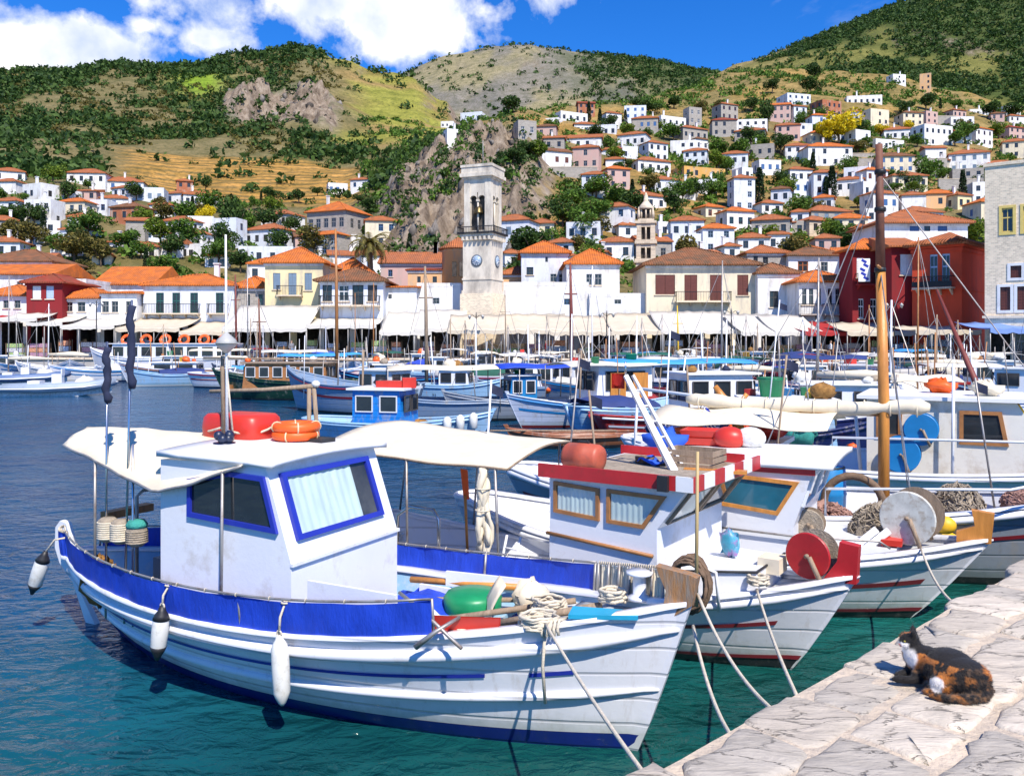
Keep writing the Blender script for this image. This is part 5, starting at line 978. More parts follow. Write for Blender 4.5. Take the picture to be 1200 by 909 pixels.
class Boat:
    def __init__(s, root, L, B, um=-.1, pf=2.3, pa=2.3, gs=.3, zm=.6, zb=1., zs=.8, rb=.5, rs=.4, kw=.65, bot=.13, ns=40, cap=.3):
        s.__dict__.update(locals()); s.r = root
    def gf(s, t):
        u = 2*t-1; f = min(1, max(0, (u-s.um)/(1-s.um))); a = min(1, max(0, (s.um-u)/(1+s.um)))
        return max(0., 1-f**s.pf-(1-s.gs)*a**s.pa), s.zm+(s.zb-s.zm)*f**2+(s.zs-s.zm)*a**2
    def at(s, t, z, side=-1, out=0.):    # a point of the outer skin at height z (t<0 runs round the stern)
        te = max(t, 0); g, zs = s.gf(te); b = s.B/2*g; xs = -(1-te)*s.L; xw = -s.rb-(1-te)*(s.L-s.rb-s.rs)
        if t < 0: a = min(1, -t)*math.pi/2; xs -= s.cap*math.sin(a); xw -= s.cap*.6*math.sin(a); b *= math.cos(a)
        bw = b*(s.kw+.0*te)
        if z >= 0: q = z/zs; y = bw+(b-bw)*q**.8; x = lerp(xw, xs, q**.9)
        else: q = -z/.45; y = bw*max(0, 1-q**1.6); x = xw-.12*q*(1 if te > .5 else -1)
        return Vector((x, side*(max(y, .025 if t >= 0 else 0)+out), z))
    def sheer(s, t): return s.gf(max(t, 0))[1]
    def S(s, t, f=1., side=-1, out=0.): return s.at(t, s.sheer(t)*f, side, out)
    def ts(s, t0=-1., t1=1., n=None):
        n = n or s.ns; L_ = [-1+i/4 for i in range(4)]+[i/n for i in range(n+1)]
        return [t0]+[t for t in L_ if t0 < t < t1]+[t1]
    def strip(s, t0, t1, fa, fb_, out=0., zabs=False, n=2, both=True, sides=(-1, 1)):
        m = MB(); T = s.ts(t0, t1)
        for sd in sides:
            zz_ = lambda t, q: (lerp(fa, fb_, q) if zabs else s.sheer(t)*lerp(fa, fb_, q))
            m.sheet([[s.at(t, zz_(t, q/n), sd, out) for q in range(n+1)] for t in T])
        return m
    def hull(s, hm, bm_, deck=None, dm=None, inner=None, cap=None, rails=((.86, .045, None), (.45, .03, None)), stripes=(), stem=None, stem_h=.25, thick=.06):
        r = s.r; T = s.ts(); zz_ = s.bot
        m = MB()
        for sd in (-1, 1): m.sheet([[s.at(t, lerp(zz_, s.sheer(t), q/9), sd) for q in range(10)] for t in T])
        m.build('hull', hm, r)
        m = MB()
        for sd in (-1, 1): m.sheet([[s.at(t, z, sd, .003) for z in (-.44, -.3, -.15, -.02, .06, zz_)] for t in T])
        m.build('bottom_paint', bm_, r)
        dz = deck if deck is not None else s.zm*.55; im = inner or hm
        m = MB()
        for sd in (-1, 1): m.sheet([[s.at(t, lerp(dz, s.sheer(t), q/3), sd, -thick) if s.at(t, dz, 1)[1] > thick else s.at(t, lerp(dz, s.sheer(t), q/3), 0) for q in range(4)] for t in T])
        m.build('inner_hull', im, r)
        m = MB(); m.sheet([[Vector((p.x, p.y*k, dz+.0)) for k in (-1, -.5, 0, .5, 1)] for p in [s.at(t, dz, 1, -.03) for t in T]]); m.build('deck', dm or DECK, r)
        m = MB()
        for sd in (-1, 1):
            g_ = []
            for t in T:
                p = s.S(t, 1, sd, .025); q = s.S(t, 1, sd, -thick-.03)
                if q.y*sd < 0: q.y = 0
                g_.append([p, p+Vector((0, 0, .035)), q+Vector((0, 0, .035)), q])
            m.sheet(g_)
        m.build('gunwale', cap or hm, r)
        for f, rad, mm in rails:
            for sd in (-1, 1): m = MB(); m.tube([s.S(t, f, sd, rad*.25) for t in T[3:]], [rad*min(1, .25+(1-t)*8) for t in T[3:]], 8); m.build('rub_rail', mm or hm, r)
        for t0, t1, fa, fb_, mm in stripes:
            for sd in (-1, 1): s.strip(t0, t1, fa, fb_, .010, sides=(sd,)).build('stripe', mm, r)
        m = MB(); pts = [s.at(1, z, 0) for z in (-.44, -.2, 0, .2*s.zb, .5*s.zb, .8*s.zb, s.zb)]; pts.append(pts[-1]+(pts[-1]-pts[-2]).normalized()*stem_h)
        g_ = []
        for i, p in enumerate(pts):
            e = .02 if i < 7 else .03; w_ = .045 if i < 6 else .06; g_.append([p+Vector((-.10, -w_, 0)), p+Vector((e, -w_*.6, 0)), p+Vector((e, w_*.6, 0)), p+Vector((-.10, w_, 0)), p+Vector((-.10, -w_, 0))])
        m.sheet(g_, smooth=False); m.add(g_[-1][:4], [(0, 1, 2, 3)]); m.build('stem', stem or hm, r)
        m = MB(); k = [s.at(-1, z, 0)+Vector((-.03, 0, 0)) for z in (-.44, 0, s.zs*.5, s.zs)]; m.tube(k, .05, 6); m.build('sternpost', stem or hm, r)
        return s
    def t_x(s, x): return 1+x/s.L

def window(root, F, poly, fw, fm, pane='dark', name='window', d=.03):
    c = Vector((sum(p[0] for p in poly)/len(poly), sum(p[1] for p in poly)/len(poly))); ins = []
    n = len(poly); P2 = [Vector(p) for p in poly]; ar = sum(P2[i].x*P2[(i+1) % n].y-P2[(i+1) % n].x*P2[i].y for i in range(n)); sg = 1 if ar > 0 else -1
    for i in range(n):
        e0 = (P2[i]-P2[i-1]).normalized(); e1 = (P2[(i+1) % n]-P2[i]).normalized(); n0 = Vector((-e0.y, e0.x))*sg; n1 = Vector((-e1.y, e1.x))*sg
        b = (n0+n1).normalized(); ins.append(P2[i]+b*(fw/max(.35, b.dot(n0))))
    m = MB()
    for i in range(n):
        j = (i+1) % n; m.hexa([F(*P2[i], -.005), F(*P2[j], -.005), F(*ins[j], -.005), F(*ins[i], -.005), F(*P2[i], d), F(*P2[j], d), F(*ins[j], d), F(*ins[i], d)])
    w = m.build(name, fm, root)
    if pane == 'dark': MB().add([F(*p, .008) for p in ins], [tuple(range(n))]).build('pane', GLASS, w)
    elif pane == 'blue': MB().add([F(*p, .008) for p in ins], [tuple(range(n))]).build('pane', BGLASS, w)
    else:
        MB().add([F(*p, .018) for p in ins], [tuple(range(n))]).build('pane', GL, w)
        MB().add([F(*p, .003) for p in ins], [tuple(range(n))]).build('inner_shade_sheet', DARK, w)  # dark sheet over the uncut wall, standing for the shade inside the cabin
        x0, x1 = min(p.x for p in ins), max(p.x for p in ins); z0, z1 = min(p.y for p in ins), max(p.y for p in ins); lo, hi = pane
        def lim(x):   # vertical extent of the pane at x
            zs_ = []
            for i in range(n):
                a, b = ins[i], ins[(i+1) % n]
                if (a.x-x)*(b.x-x) <= 0 and abs(a.x-b.x) > 1e-6: zs_.append(lerp(a.y, b.y, (x-a.x)/(b.x-a.x)))
            return (min(zs_), max(zs_)) if zs_ else (z0, z1)
        g_ = []; xa, xb = lerp(x0, x1, lo)+.004, lerp(x0, x1, hi)-.004
        for i in range(41):
            x = lerp(xa, xb, i/40); a, b = lim(x); o_ = .009+.004*math.sin(i*1.35)+.002*math.sin(i*.5); g_.append([F(x, a, o_), F(x, lerp(a, b, .5), o_), F(x, b, o_)])
        MB().sheet(g_).build('curtain', CURT, w)
    return w
def put(name, label, cat, mb_, m, parent_boat=None, loc=None, group=None):   # a thing that only rests on a boat: top-level, placed in the boat's frame
    o = mb_.build(name, m)
    if parent_boat is not None: o.matrix_world = Matrix.Translation(parent_boat.location) @ parent_boat.rotation_euler.to_matrix().to_4x4() @ Matrix.Translation(loc or (0, 0, 0))
    elif loc is not None: o.location = loc
    return tag(o, label, cat, group)
def W_(boat, v): return boat.location+boat.rotation_euler.to_matrix() @ Vector(v)
def sag(a, b, s, n=14): a, b = Vector(a), Vector(b); return [lerp(a, b, i/n)-Vector((0, 0, 4*s*(i/n)*(1-i/n))) for i in range(n+1)]
def twist_rope(m, pts, r=.011, n=5):
    m.tube(pts, r, n)
def rope_coil(R0, r, turns, h, seed=1, n=18):
    m = MB(); rg = random.Random(seed); pts = []
    for i in range(int(turns*n)):
        a = 2*math.pi*i/n; q = R0*(.72+.28*rg.random()); pts.append((q*math.cos(a), q*math.sin(a), h*i/(turns*n)+rg.uniform(-.3, .3)*r))
    m.tube(pts, r, 5); return m
def netpile(c, rad, seed, n=260, th=.006):      # a heap of net: many looping strands over a lump
    m = MB(); rg = random.Random(seed); m.blob(c, tuple(q*.86 for q in rad), 14, 9, None, None, .5)
    for i in range(n):
        a, e = rg.uniform(0, 6.28), rg.uniform(.05, 1.45); p = []
        for q in range(7):
            a += rg.uniform(-.35, .35); e += rg.uniform(-.22, .22); k = rg.uniform(.9, 1.06); p.append((c[0]+rad[0]*k*math.cos(a)*math.cos(e), c[1]+rad[1]*k*math.sin(a)*math.cos(e), c[2]+rad[2]*k*abs(math.sin(e))))
        m.tube(p, th, 3, None, False)
    return m
# ------------------------------------------------------------------ boat 1: white fishing boat with blue canvas
b1 = thing('fishing_boat', 'white wooden fishing boat with blue canvas strip, blue framed cabin and cream awning', 'boat', (1.258, 6.084, 0), -.48)
B1 = Boat(b1, 6.477, 2.106, -.144, 2.131, 1.967, .242, .714, 1.11, .72, .389, .784, .60, .12, 56, .28)
B1.hull(HW, HB, .40, DECK, LBLUE, None, ((.84, .05, None), (.43, .034, None)), ((.03, .80, .615, .65, BLUEP), (.85, .90, .60, .635, BLUEP)), HW, .01)
# broad wooden head of the stem
m = MB(); m.prism([(-.20, -.05, .95), (.035, -.05, 1.12), (.075, -.05, 1.32), (.03, -.05, 1.335), (-.23, -.05, 1.37), (-.15, -.05, 1.2)], (0, .10, 0)); m.build('stem_head', BWOOD, b1)
def canvas_strip(boat, root, t0, t1, side, h, m_, name='spray_cloth', fold=.012, z0=.035, n=90):
    g_ = []; top_ = []
    for i in range(n+1):
        t = lerp(t0, t1, i/n); b = boat.S(t, 1, side, .012)+Vector((0, 0, z0)); row = []
        for q in range(6):
            f = q/5; w = fold*(math.sin(i*.9)*.5+math.sin(i*.37+2)+.7*math.sin(i*1.9+f*3))*(1-abs(f-.5)*.9)
            d = Vector((0, side, 0)); row.append(b+Vector((0, 0, h*f-(.008*abs(math.sin(i*math.pi/7.5)) if q == 5 else 0)))+d*(w+.02*f))
        g_.append(row); top_.append(b+Vector((0, 0, h+.012))+Vector((0, side*.02, 0)))
    o = MB().sheet(g_).build(name, m_, root, fix=False)
    m = MB(); m.tube(top_[::2]+[top_[-1]], .010, 6); rr = m.build('lifeline', GALV, root)
    m = MB()
    for i in range(0, n, 3): p = top_[i]; m.torus(p, .013, .004, 8, 4, Matrix.Rotation(math.pi/2, 3, 'Y'))
    m.build('lacing', ROPE, rr)['kind'] = 'stuff'
    for i in range(0, n+1, 15):
        t = lerp(t0, t1, i/n); p = boat.S(t, 1, side, -.02); m = MB(); m.tube([p, Vector((top_[i].x, top_[i].y-side*.02, top_[i].z))], .012, 6); m.build('stanchion', GALV, root)
    return o
canvas_strip(B1, b1, -.75, .742, -1, .25, BCAN); canvas_strip(B1, b1, -.3, .86, 1, .2, BCAN); canvas_strip(B1, b1, .865, .965, 1, .2, SAIL)
# cabin
yc = .80; zr = 2.0; prof = [(-4.45, .42), (-2.97, .42), (-2.97, 1.22), (-3.25, zr), (-4.45, 1.96)]
yf = .64; m = MB(); m.prism([(x, -yc, z) for x, z in prof], (0, yc+yf, 0)); cb = m.build('cabin', CW, b1)
m = MB(); m.bb(-2.969, -2.945, -yc-.01, yf+.01, 1.205, 1.232); m.build('cabin_seam', CW, cb)
Fs = lambda x, z, o: Vector((x, -yc-o, z))
window(cb, Fs, [(-4.10, 1.50), (-3.10, 1.455), (-3.245, 1.90), (-3.62, 1.915), (-4.10, 1.82)], .04, BLUEP, 'dark')
nf = Vector((zr-1.22, 0, .28)).normalized()
def Ff(y, q, o): return Vector((lerp(-2.97, -3.25, q), y, lerp(1.22, zr, q)))+nf*o
window(cb, Ff, [(-.68, .20), (.48, .20), (.48, .88), (-.68, .88)], .055, BLUEP, (.02, .80), 'windscreen', .035)
Fs2 = lambda x, z, o: Vector((x, yf+o, z)); window(cb, Fs2, [(-4.10, 1.50), (-3.10, 1.455), (-3.245, 1.90), (-3.62, 1.915), (-4.10, 1.82)], .04, BLUEP, 'dark')
m = MB(); g_ = [[Vector((x, y, zr+.02+.035*(1-((y+.08)/.8)**2)-.012*(x+3.1))) for y in [i*.097-.84 for i in range(17)]] for x in (-4.46, -4.2, -4.0, -3.7, -3.4, -3.14)]; m.sheet(g_, thick=.05); m.build('cabin_roof', ROOFW, b1)
# awning over the stern
AWX = [(-6.5, .08, 1.97), (-6.46, .26, 1.96), (-6.36, .40, 1.95), (-6.15, .50, 1.94), (-5.6, .64, 1.89), (-5.0, .78, 1.79), (-4.42, .88, 1.70), (-4.0, .88, 1.80), (-3.45, .85, 1.99)]
def aw1(i, y):   # canvas stretched over the stern, low at its forward corners
    x = lerp(-6.5, -4.3 if abs(y) < .85 else -3.45 if y < 0 else -4.3, (i/26)**.85); w = pw(x, [(a, b) for a, b, c in AWX]); ze = pw(x, [(a, c) for a, b, c in AWX])
    return Vector((x, y*w, lerp(2.085, ze, abs(y)**2.4)-.012*abs(math.sin(x*3.2))*(1-y*y)+.004*math.sin(x*13+y*6)))
g_ = [[aw1(i, q/10-1) for q in range(21)] for i in range(27)]
MB().sheet(g_, thick=.012).build('awning', SAIL, b1)
m = MB(); m.tube([g_[i][0]-Vector((0, 0, .012)) for i in range(27)], .013, 6); m.build('awning_pole', GALV, b1)
m = MB(); m.tube([g_[i][20]-Vector((0, 0, .012)) for i in range(27)], .013, 6); m.build('awning_pole', GALV, b1)
for x, y in ((-3.62, -.86), (-5.6, -.84), (-5.6, .84), (-4.5, .9)):
    p = min((q for r_ in g_ for q in r_), key=lambda q: (q.x-x)**2+(q.y-y)**2); m = MB(); m.tube([(p.x, p.y*(1.02 if x > -4 else 1), .70), (p.x, p.y, p.z)], .014, 6); m.build('awning_post', GALV, b1)
# rudder, stern hoop, seat plank
m = MB(); m.prism([(-6.74, -.03, .50), (-6.76, -.03, .88), (-6.83, -.03, 1.02), (-6.93, -.03, 1.04), (-7.01, -.03, .96), (-7.02, -.03, .74), (-6.94, -.03, .58), (-6.72, -.03, .40), (-6.3, -.03, -.4), (-6.05, -.03, -.4)], (0, .06, 0)); m.build('rudder', ROOFW, b1)
m = MB(); m.tube([(-5.75, .0, .45), (-5.75, .0, 1.40), (-5.72, .05, 1.45), (-5.72, .42, 1.45), (-5.75, .46, 1.40), (-5.75, .46, .45)], .018, 7); m.build('stern_hoop', GALV, b1)
m = MB(); m.box((-5.95, .05, 1.22), (.12, .55, .075)); m.build('wooden_cleat', WOOD, b1)
# masts with furled flags, net markers
def marker(x, y, z0, z1, fl, label, rr=.011, tilt=0.):
    t = thing('flag_pole', label, 'pole', W_(b1, (x, y, z0)), -.48)
    m = MB(); m.tube([(0, 0, 0), (tilt, 0, z1-z0)], rr, 6); m.build('pole', STEEL, t)
    if fl:
        m = MB(); k = 12; m.tube([(tilt*.9+.012*math.sin(i*1.7), .01*math.cos(i), lerp(z1-z0-fl, z1-z0-.05, i/k)) for i in range(k+1)], [.024+.010*abs(math.sin(i*1.1+.6))+.006*(i % 2) for i in range(k+1)], 8); m.build('furled_flag', NAVY, t)
marker(-5.30, -.70, .42, 2.98, .56, 'thin steel pole with furled navy flag at the stern of the blue canvas boat', tilt=.02); marker(-5.02, -.72, .42, 3.36, .80, 'taller steel pole with long furled navy flag beside the net floats', tilt=.1); marker(-4.88, -.74, .42, 2.06, 0, 'short bare steel rod beside the green topped net float')
for i, (x, c, lb) in enumerate(((-5.28, NETG, 'rope wrapped net float on the aft flag pole'), (-5.10, NETG, 'rope wrapped net float on the taller flag pole'), (-4.89, TEAL, 'net float with turquoise top on the short steel rod'))):
    t = thing('net_float', lb, 'float', W_(b1, (x+.03, -.715, 1.14)), -.48)
    m = MB(); m.lathe([(.05, 0), (.085, .03), (.092, .12), (.085, .20), (.06, .22)], 14); m.build('float', NETG, t)
    m = MB(); [m.torus((0, 0, .04+.02*q), .088, .010, 18, 5) for q in range(8 if i < 2 else 6)]; m.build('wrapped_line', ROPE if i < 2 else NETG, t)
    if i == 2: m = MB(); m.lathe([(.09, .17), (.095, .2), (.07, .235), (.02, .24)], 14); m.build('float_top', TEAL, t)
# stern clutter
put('winch_gear', 'rusty brown hauling gear clamped to the stern gunwale', 'winch', netpile((0, 0, 0), (.16, .16, .26), 5, 60, .012), NETB, b1, (-5.75, -.42, .62)); m = MB(); m.box((0, 0, .2), (.5, .3, .4)); put('fish_crate', 'grey plastic crate in the stern well of the blue canvas boat', 'crate', m, mat('grey_plastic', (.22, .24, .27), .5), b1, (-5.2, .1, .42))
put('net_heap', 'dark red and green net heap behind the cabin', 'net', netpile((0, 0, 0), (.3, .25, .2), 6, 150), mat('dark_red_net', (.12, .03, .03), .9, .6, 8, col2=(.02, .08, .04), amt=.6), b1, (-4.85, -.35, .42))
# things on the cabin roof
t = thing('life_raft_box', 'rounded orange red life raft box with white rope on the cabin roof', 'box', W_(b1, (-4.42, .12, 2.055)), -.48); m = MB(); g_ = []
for z, k in ((0, .93), (.02, .98), (.11, 1.), (.20, .96), (.235, .86), (.24, .4), (.24, .0)):
    g_.append([Vector((.36*k*(abs(math.cos(a))**.45)*(1 if math.cos(a) >= 0 else -1), .24*k*(abs(math.sin(a))**.45)*(1 if math.sin(a) >= 0 else -1), z)) for a in [i*math.pi/16 for i in range(33)]])
m.sheet(g_); m.build('shell', REDB, t); m = MB()
for q in range(4): a0 = q*math.pi/2; m.tube([Vector((.375*math.cos(a0+math.pi/2*i/8)*1.02, .26*math.sin(a0+math.pi/2*i/8)*1.02, .12-.05*math.sin(math.pi*i/8))) for i in range(9)], .011, 6)
m.build('grab_rope', ROPE, t)
for q in range(2):
    t = thing('life_ring', ['orange life ring lying flat, lower of the pile on the cabin roof', 'orange life ring lying on another life ring on the cabin roof'][q], 'life ring', W_(b1, (-3.78+.01*q, .16, 2.07+.075*q+.045)), -.48+.5*q, None)
    m = MB(); m.torus((0, 0, 0), .175, .045, 28, 10); m.build('ring', ORP, t)
    for a in range(4): m = MB(); aa = a*math.pi/2+.3; m.torus((.175*math.cos(aa), .175*math.sin(aa), 0), .047, .008, 12, 5, Matrix.Rotation(aa, 3, 'Z') @ Matrix.Rotation(math.pi/2, 3, 'X')); m.build('band', mat('reflective_band', (.62, .5, .3), .3), t)
m = MB(); [m.blob((.05*math.cos(i*1.3), .05*math.sin(i*1.3), .05+.03*(i % 2)), (.045, .045, .045), 10, 7) for i in range(6)]; m.lathe([(.10, 0), (.10, .015)], 14); put('float_cluster', 'cluster of dark blue net floats tied at the mast foot', 'float', m, mat('dark_blue_float', (.015, .022, .05), .4, .5, 20), b1, (-4.18, -.33, 2.055))
t = thing('roof_mast', 'thin white mast with grey radar reflector on the cabin roof', 'mast', W_(b1, (-4.28, -.2, 2.05)), -.48)
m = MB(); m.tube([(0, 0, 0), (-.02, 0, 1.92)], [.016, .009], 6); m.build('pole', ROOFW, t); m = MB(); m.tube([(-.06, .02, 0), (-.09, .03, .62), (-.09, .03, .8)], [.022, .02, .018], 6); m.build('wooden_post', GWOOD, t); m = MB(); m.tube([(-.09, .03, .78), (.02, 0, .8)], .012, 5); m.tube([(.05, .03, 0), (-.02, 0, .78)], .010, 5); m.build('brace', ROPE, t)
m = MB(); m.lathe([(.01, -.10), (.085, -.03), (.10, 0), (.085, .03), (.01, .10)], 8, (-.01, 0, .92)); m.lathe([(.112, -.004), (.112, .004)], 16, (-.01, 0, .92)); m.build('radar_reflector', mat('grey_reflector', (.40, .40, .38), .5), t)
m = MB(); m.box((0, 0, .02), (.36, .2, .035)); put('roof_mat', 'dark grey mat under the life rings', 'mat', m, BLK, b1, (-3.62, .22, 2.052))
# fenders
def fender(px, zt, L_, tilt, ends, label):
    best = min((abs(600+FPX*W_(b1, B1.S(i/400-.9 if False else i/400, 1, -1))[0]/W_(b1, B1.S(i/400, 1, -1))[1]-px), i/400) for i in range(0, 360))[1]
    p = B1.S(best, .95, -1, .10); t = thing('fender', label, 'fender', W_(b1, (p.x, p.y, zt)), -.48); r = .065
    ax = Vector((tilt, -.02, -1)).normalized(); M = Vector((0, 0, -1)).rotation_difference(ax).to_matrix()
    m = MB(); m.lathe([(.02, -.0), (.03, -.03), (.05, -.06), (r, -.10), (r*1.04, -L_*.5), (r, -L_+.10), (.05, -L_+.06), (.03, -L_+.02), (.012, -L_)], 18, (0, 0, 0), M); m.build('fender_body', FEN, t)
    if ends:
        m = MB(); m.lathe([(.022, .012), (.034, -.03), (.054, -.06), (r+.003, -.10)], 18, (0, 0, 0), M); m.build('black_end', BLK, t); m = MB(); m.lathe([(r+.003, -L_+.10), (.054, -L_+.06), (.034, -L_+.02), (.015, -L_-.02)], 18, (0, 0, 0), M); m.build('black_end', BLK, t)
    q = Vector((0, .07, B1.sheer(best)+.27-zt)); m = MB(); m.tube([(0, 0, 0), (.01, .0, q.z*.6), tuple(q), (.03, q.y+.02, q.z-.05)], .010, 6); m.torus((0, .0, .01), .022, .008, 10, 5, Matrix.Rotation(math.pi/2, 3, 'X')); m.torus(tuple(q), .03, .009, 12, 5); m.build('lanyard', ROPE, t)
fender(336, .78, .52, 0.08, False, 'long cream fender hanging midway along the blue canvas boat'); fender(198, .82, .42, -.12, True, 'white fender with black ends below the cabin of blue canvas boat')
t = thing('fender', 'white fender with black ends hanging at the stern of blue canvas boat', 'fender', W_(b1, (-6.45, -.52, .86)), -.48); m = MB(); ax = Vector((-.42, -.05, -1)).normalized(); M = Vector((0, 0, -1)).rotation_difference(ax).to_matrix(); m.lathe([(.05, -.06), (.068, -.10), (.072, -.22), (.068, -.36), (.05, -.40)], 18, (0, 0, 0), M); m.build('fender_body', FEN, t)
m = MB(); m.lathe([(.02, .01), (.034, -.03), (.053, -.06), (.071, -.10)], 18, (0, 0, 0), M); m.build('black_end', BLK, t); m = MB(); m.lathe([(.071, -.36), (.053, -.40), (.03, -.44), (.015, -.48)], 18, (0, 0, 0), M); m.build('black_end', BLK, t); m = MB(); m.tube([(0, 0, 0), (.06, .06, .12), (.16, .1, .14)], .01, 6); m.build('lanyard', ROPE, t)
# foredeck of boat 1
m = MB(); m.bb(-2.78, -1.95, -.83, -.80, .92, 1.13); m.build('wash_board', CW, b1)
for (a, zz_, mm) in ((-2.55, .62, LBLUE), (-1.75, .68, LBLUE), (-1.05, .82, DECK)):
    tt = B1.t_x(a); yb_ = abs(B1.at(tt, zz_, 1).y)-.05; m = MB(); m.bb(a-.13, a+.13, -yb_, yb_, zz_, zz_+.035); m.build('thwart', mm, b1)
m = MB(); T_ = [.845+.0145*i for i in range(10)]; m.sheet([[Vector((p.x, p.y*k, p.z)) for k in (-1, -.4, .4, 1)] for p in [B1.at(t, B1.sheer(t)-.05, 1, -.05) for t in T_]], thick=.03); m.build('foredeck', DECK, b1)
m = MB(); m.sheet([[B1.at(B1.t_x(lerp(-2.0, -1.25, i/6)), z, -1, -.085) for z in (.80, .99)] for i in range(7)], thick=.0); m.sheet([[B1.at(B1.t_x(lerp(-2.0, -1.25, i/6)), z, -1, -.105) for z in (.80, .99)] for i in range(7)]); put('red_board', 'bright red board leaning inside the gunwale of blue canvas boat', 'board', m, REDB, b1)
m = MB(); m.prism([(-.75, -.42, 0), (-.30, -.22, 0), (-.34, -.10, 0), (-.80, -.22, 0)], (0, 0, .03)); put('turquoise_board', 'turquoise blue board lying on the bow', 'board', m, TURQ, b1, (0, 0, 1.02))
put('blue_tarpaulin', 'crumpled royal blue tarpaulin lying in front of the cabin', 'tarpaulin', (lambda m: (m.sheet([[(x*.1-.45, y*.1-.3, .16*math.exp(-((x-4)**2+(y-3)**2)/14)+.06*noise.noise(Vector((x*.6, y*.7, 1)))+.04) for y in range(8)] for x in range(11)]), m)[1])(MB()), BCAN, b1, (-2.35, .25, .60))
t = thing('green_tub', 'green plastic tub with white rim on the foredeck', 'tub', W_(b1, (-1.95, .30, .66)), 0); m = MB(); m.lathe([(.20, 0), (.24, .03), (.25, .16), (.22, .20), (.05, .22)], 22); m.build('tub', GREENP, t); m = MB(); m.torus((0, 0, .03), .25, .014, 24, 6); m.build('rim', ROOFW, t)
t = thing('tied_bundle', 'cream canvas bundle tied with line on the foredeck', 'bundle', W_(b1, (-1.42, .34, .72)), .3); m = MB(); m.blob((0, 0, .13), (.15, .12, .17), 16, 10, None, None, .35); m.build('canvas', SAIL, t); m = MB(); [m.torus((0, 0, .07+.06*q), .14, .008, 18, 5) for q in range(3)]; m.build('lashing', ROPE, t)
t = thing('sail_bag', 'upright cream canvas screen beside the tub', 'canvas screen', W_(b1, (-1.72, .05, .68)), .2); m = MB(); m.sheet([[(.02*math.sin(z*2)+.13*z*.3, y*.07-.12, z*.09) for y in range(5)] for z in range(5)], thick=.02); m.build('cloth', SAIL, t)
for i, (a, b, r_, mm) in enumerate((((-2.75, .55, .80), (-1.55, .62, .86), .03, OWOOD), ((-2.9, .1, .72), (-1.6, .45, .80), .022, GWOOD), ((-2.2, -.3, .72), (-1.0, .3, .92), .025, GWOOD), ((-1.5, -.1, .78), (-.7, .1, .98), .028, GWOOD))):
    m = MB(); m.tube([a, b], r_, 8); put('wooden_spar', ['orange varnished spar laid along the far gunwale', 'grey wooden spar behind the washboard', 'weathered oar crossing the foredeck thwarts', 'short thick weathered spar near the bow'][i], 'spar', m, mm, b1)
m = MB(); m.bb(-2.6, -2.1, .46, .49, .62, .80); put('hatch_board', 'white hatch board propped in front of the cabin', 'board', m, CW, b1); m = MB(); m.bb(-2.9, -1.2, .60, .64, .44, .66); m.build('side_bench', BCAN, b1)
for i, (x, y, z, R0, tn, mm, lb) in enumerate(((-.98, -.42, .93, .15, 6, ROPE, 'coil of cream mooring rope on the bow gunwale'), (-1.55, -.52, .80, .12, 4, ROPE, 'loose loops of white rope by the anchor'), (-.62, .12, 1.02, .11, 5, ROPE, 'small white rope coil on the foredeck'), (-1.15, .12, .88, .14, 5, ROPE, 'flat coil of pale rope between the thwarts'))):
    put('rope_coil', lb, 'rope', rope_coil(R0, .013, tn, .09, i+3), mm, b1, (x, y, z))
t = thing('folding_anchor', 'galvanised anchor hung over the gunwale with its shank inboard', 'anchor', W_(b1, (-1.72, -.72, .96)), -.48)
m = MB(); m.tube([(-.34, .10, .12), (-.1, 0, .07), (.34, -.12, -.12)], .014, 7); m.build('shank', GALV, t); m = MB(); m.tube([(-.02, -.16, -.16), (.12, -.1, -.04), (.22, .06, .03)], [.024, .016, .012], 7); m.build('fluke', GALV, t)
m = MB(); m.lathe([(.09, 0), (.09, .02), (.05, .04), (.05, .17), (.10, .19), (.10, .21)], 16); put('mooring_bollard', 'white painted bollard on the bow deck', 'bollard', m, CW, b1, (-.42, .16, 1.05)); m = MB(); m.blob((0, 0, .1), (.12, .10, .11), 14, 9); m.tube([(0, 0, .15), (.06, 0, .24)], .02, 8); put('white_buoy', 'white round buoy resting beside the stem head', 'buoy', m, FEN, b1, (-.36, .36, 1.02))
def crumple(sx_, sy_, h_, seed): m = MB(); m.sheet([[(lerp(-sx_, sx_, x/10), lerp(-sy_, sy_, y/8), .03+h_*max(0, 1-((x-5)/5.5)**2)*max(0, 1-((y-4)/4.5)**2)*(.6+.7*noise.noise(Vector((x*.7, y*.7, seed))))) for y in range(9)] for x in range(11)], thick=.012); return m
put('blue_tarpaulin', 'second royal blue tarpaulin stuffed under the far gunwale', 'tarpaulin', crumple(.42, .16, .22, 3), BCAN, b1, (-2.35, .52, .60)); put('white_sack', 'white folded net sack between the thwarts', 'sack', crumple(.22, .18, .2, 6), FEN, b1, (-2.15, -.18, .66)); put('pale_blue_board', 'pale blue hatch board laid across the thwarts', 'board', (lambda m: (m.box((0, 0, 0), (.9, .16, .03), .35), m)[1])(MB()), LBLUE, b1, (-1.95, -.12, .74)); put('grey_net', 'grey net heap beside the washboard', 'net', netpile((0, 0, 0), (.22, .18, .14), 61, 120, .006), NETG, b1, (-2.62, .1, .5)); put('white_plank', 'white painted plank propped behind the green tub', 'plank', (lambda m: (m.box((0, 0, 0), (.75, .03, .13), .12), m)[1])(MB()), CW, b1, (-2.0, .60, .86))
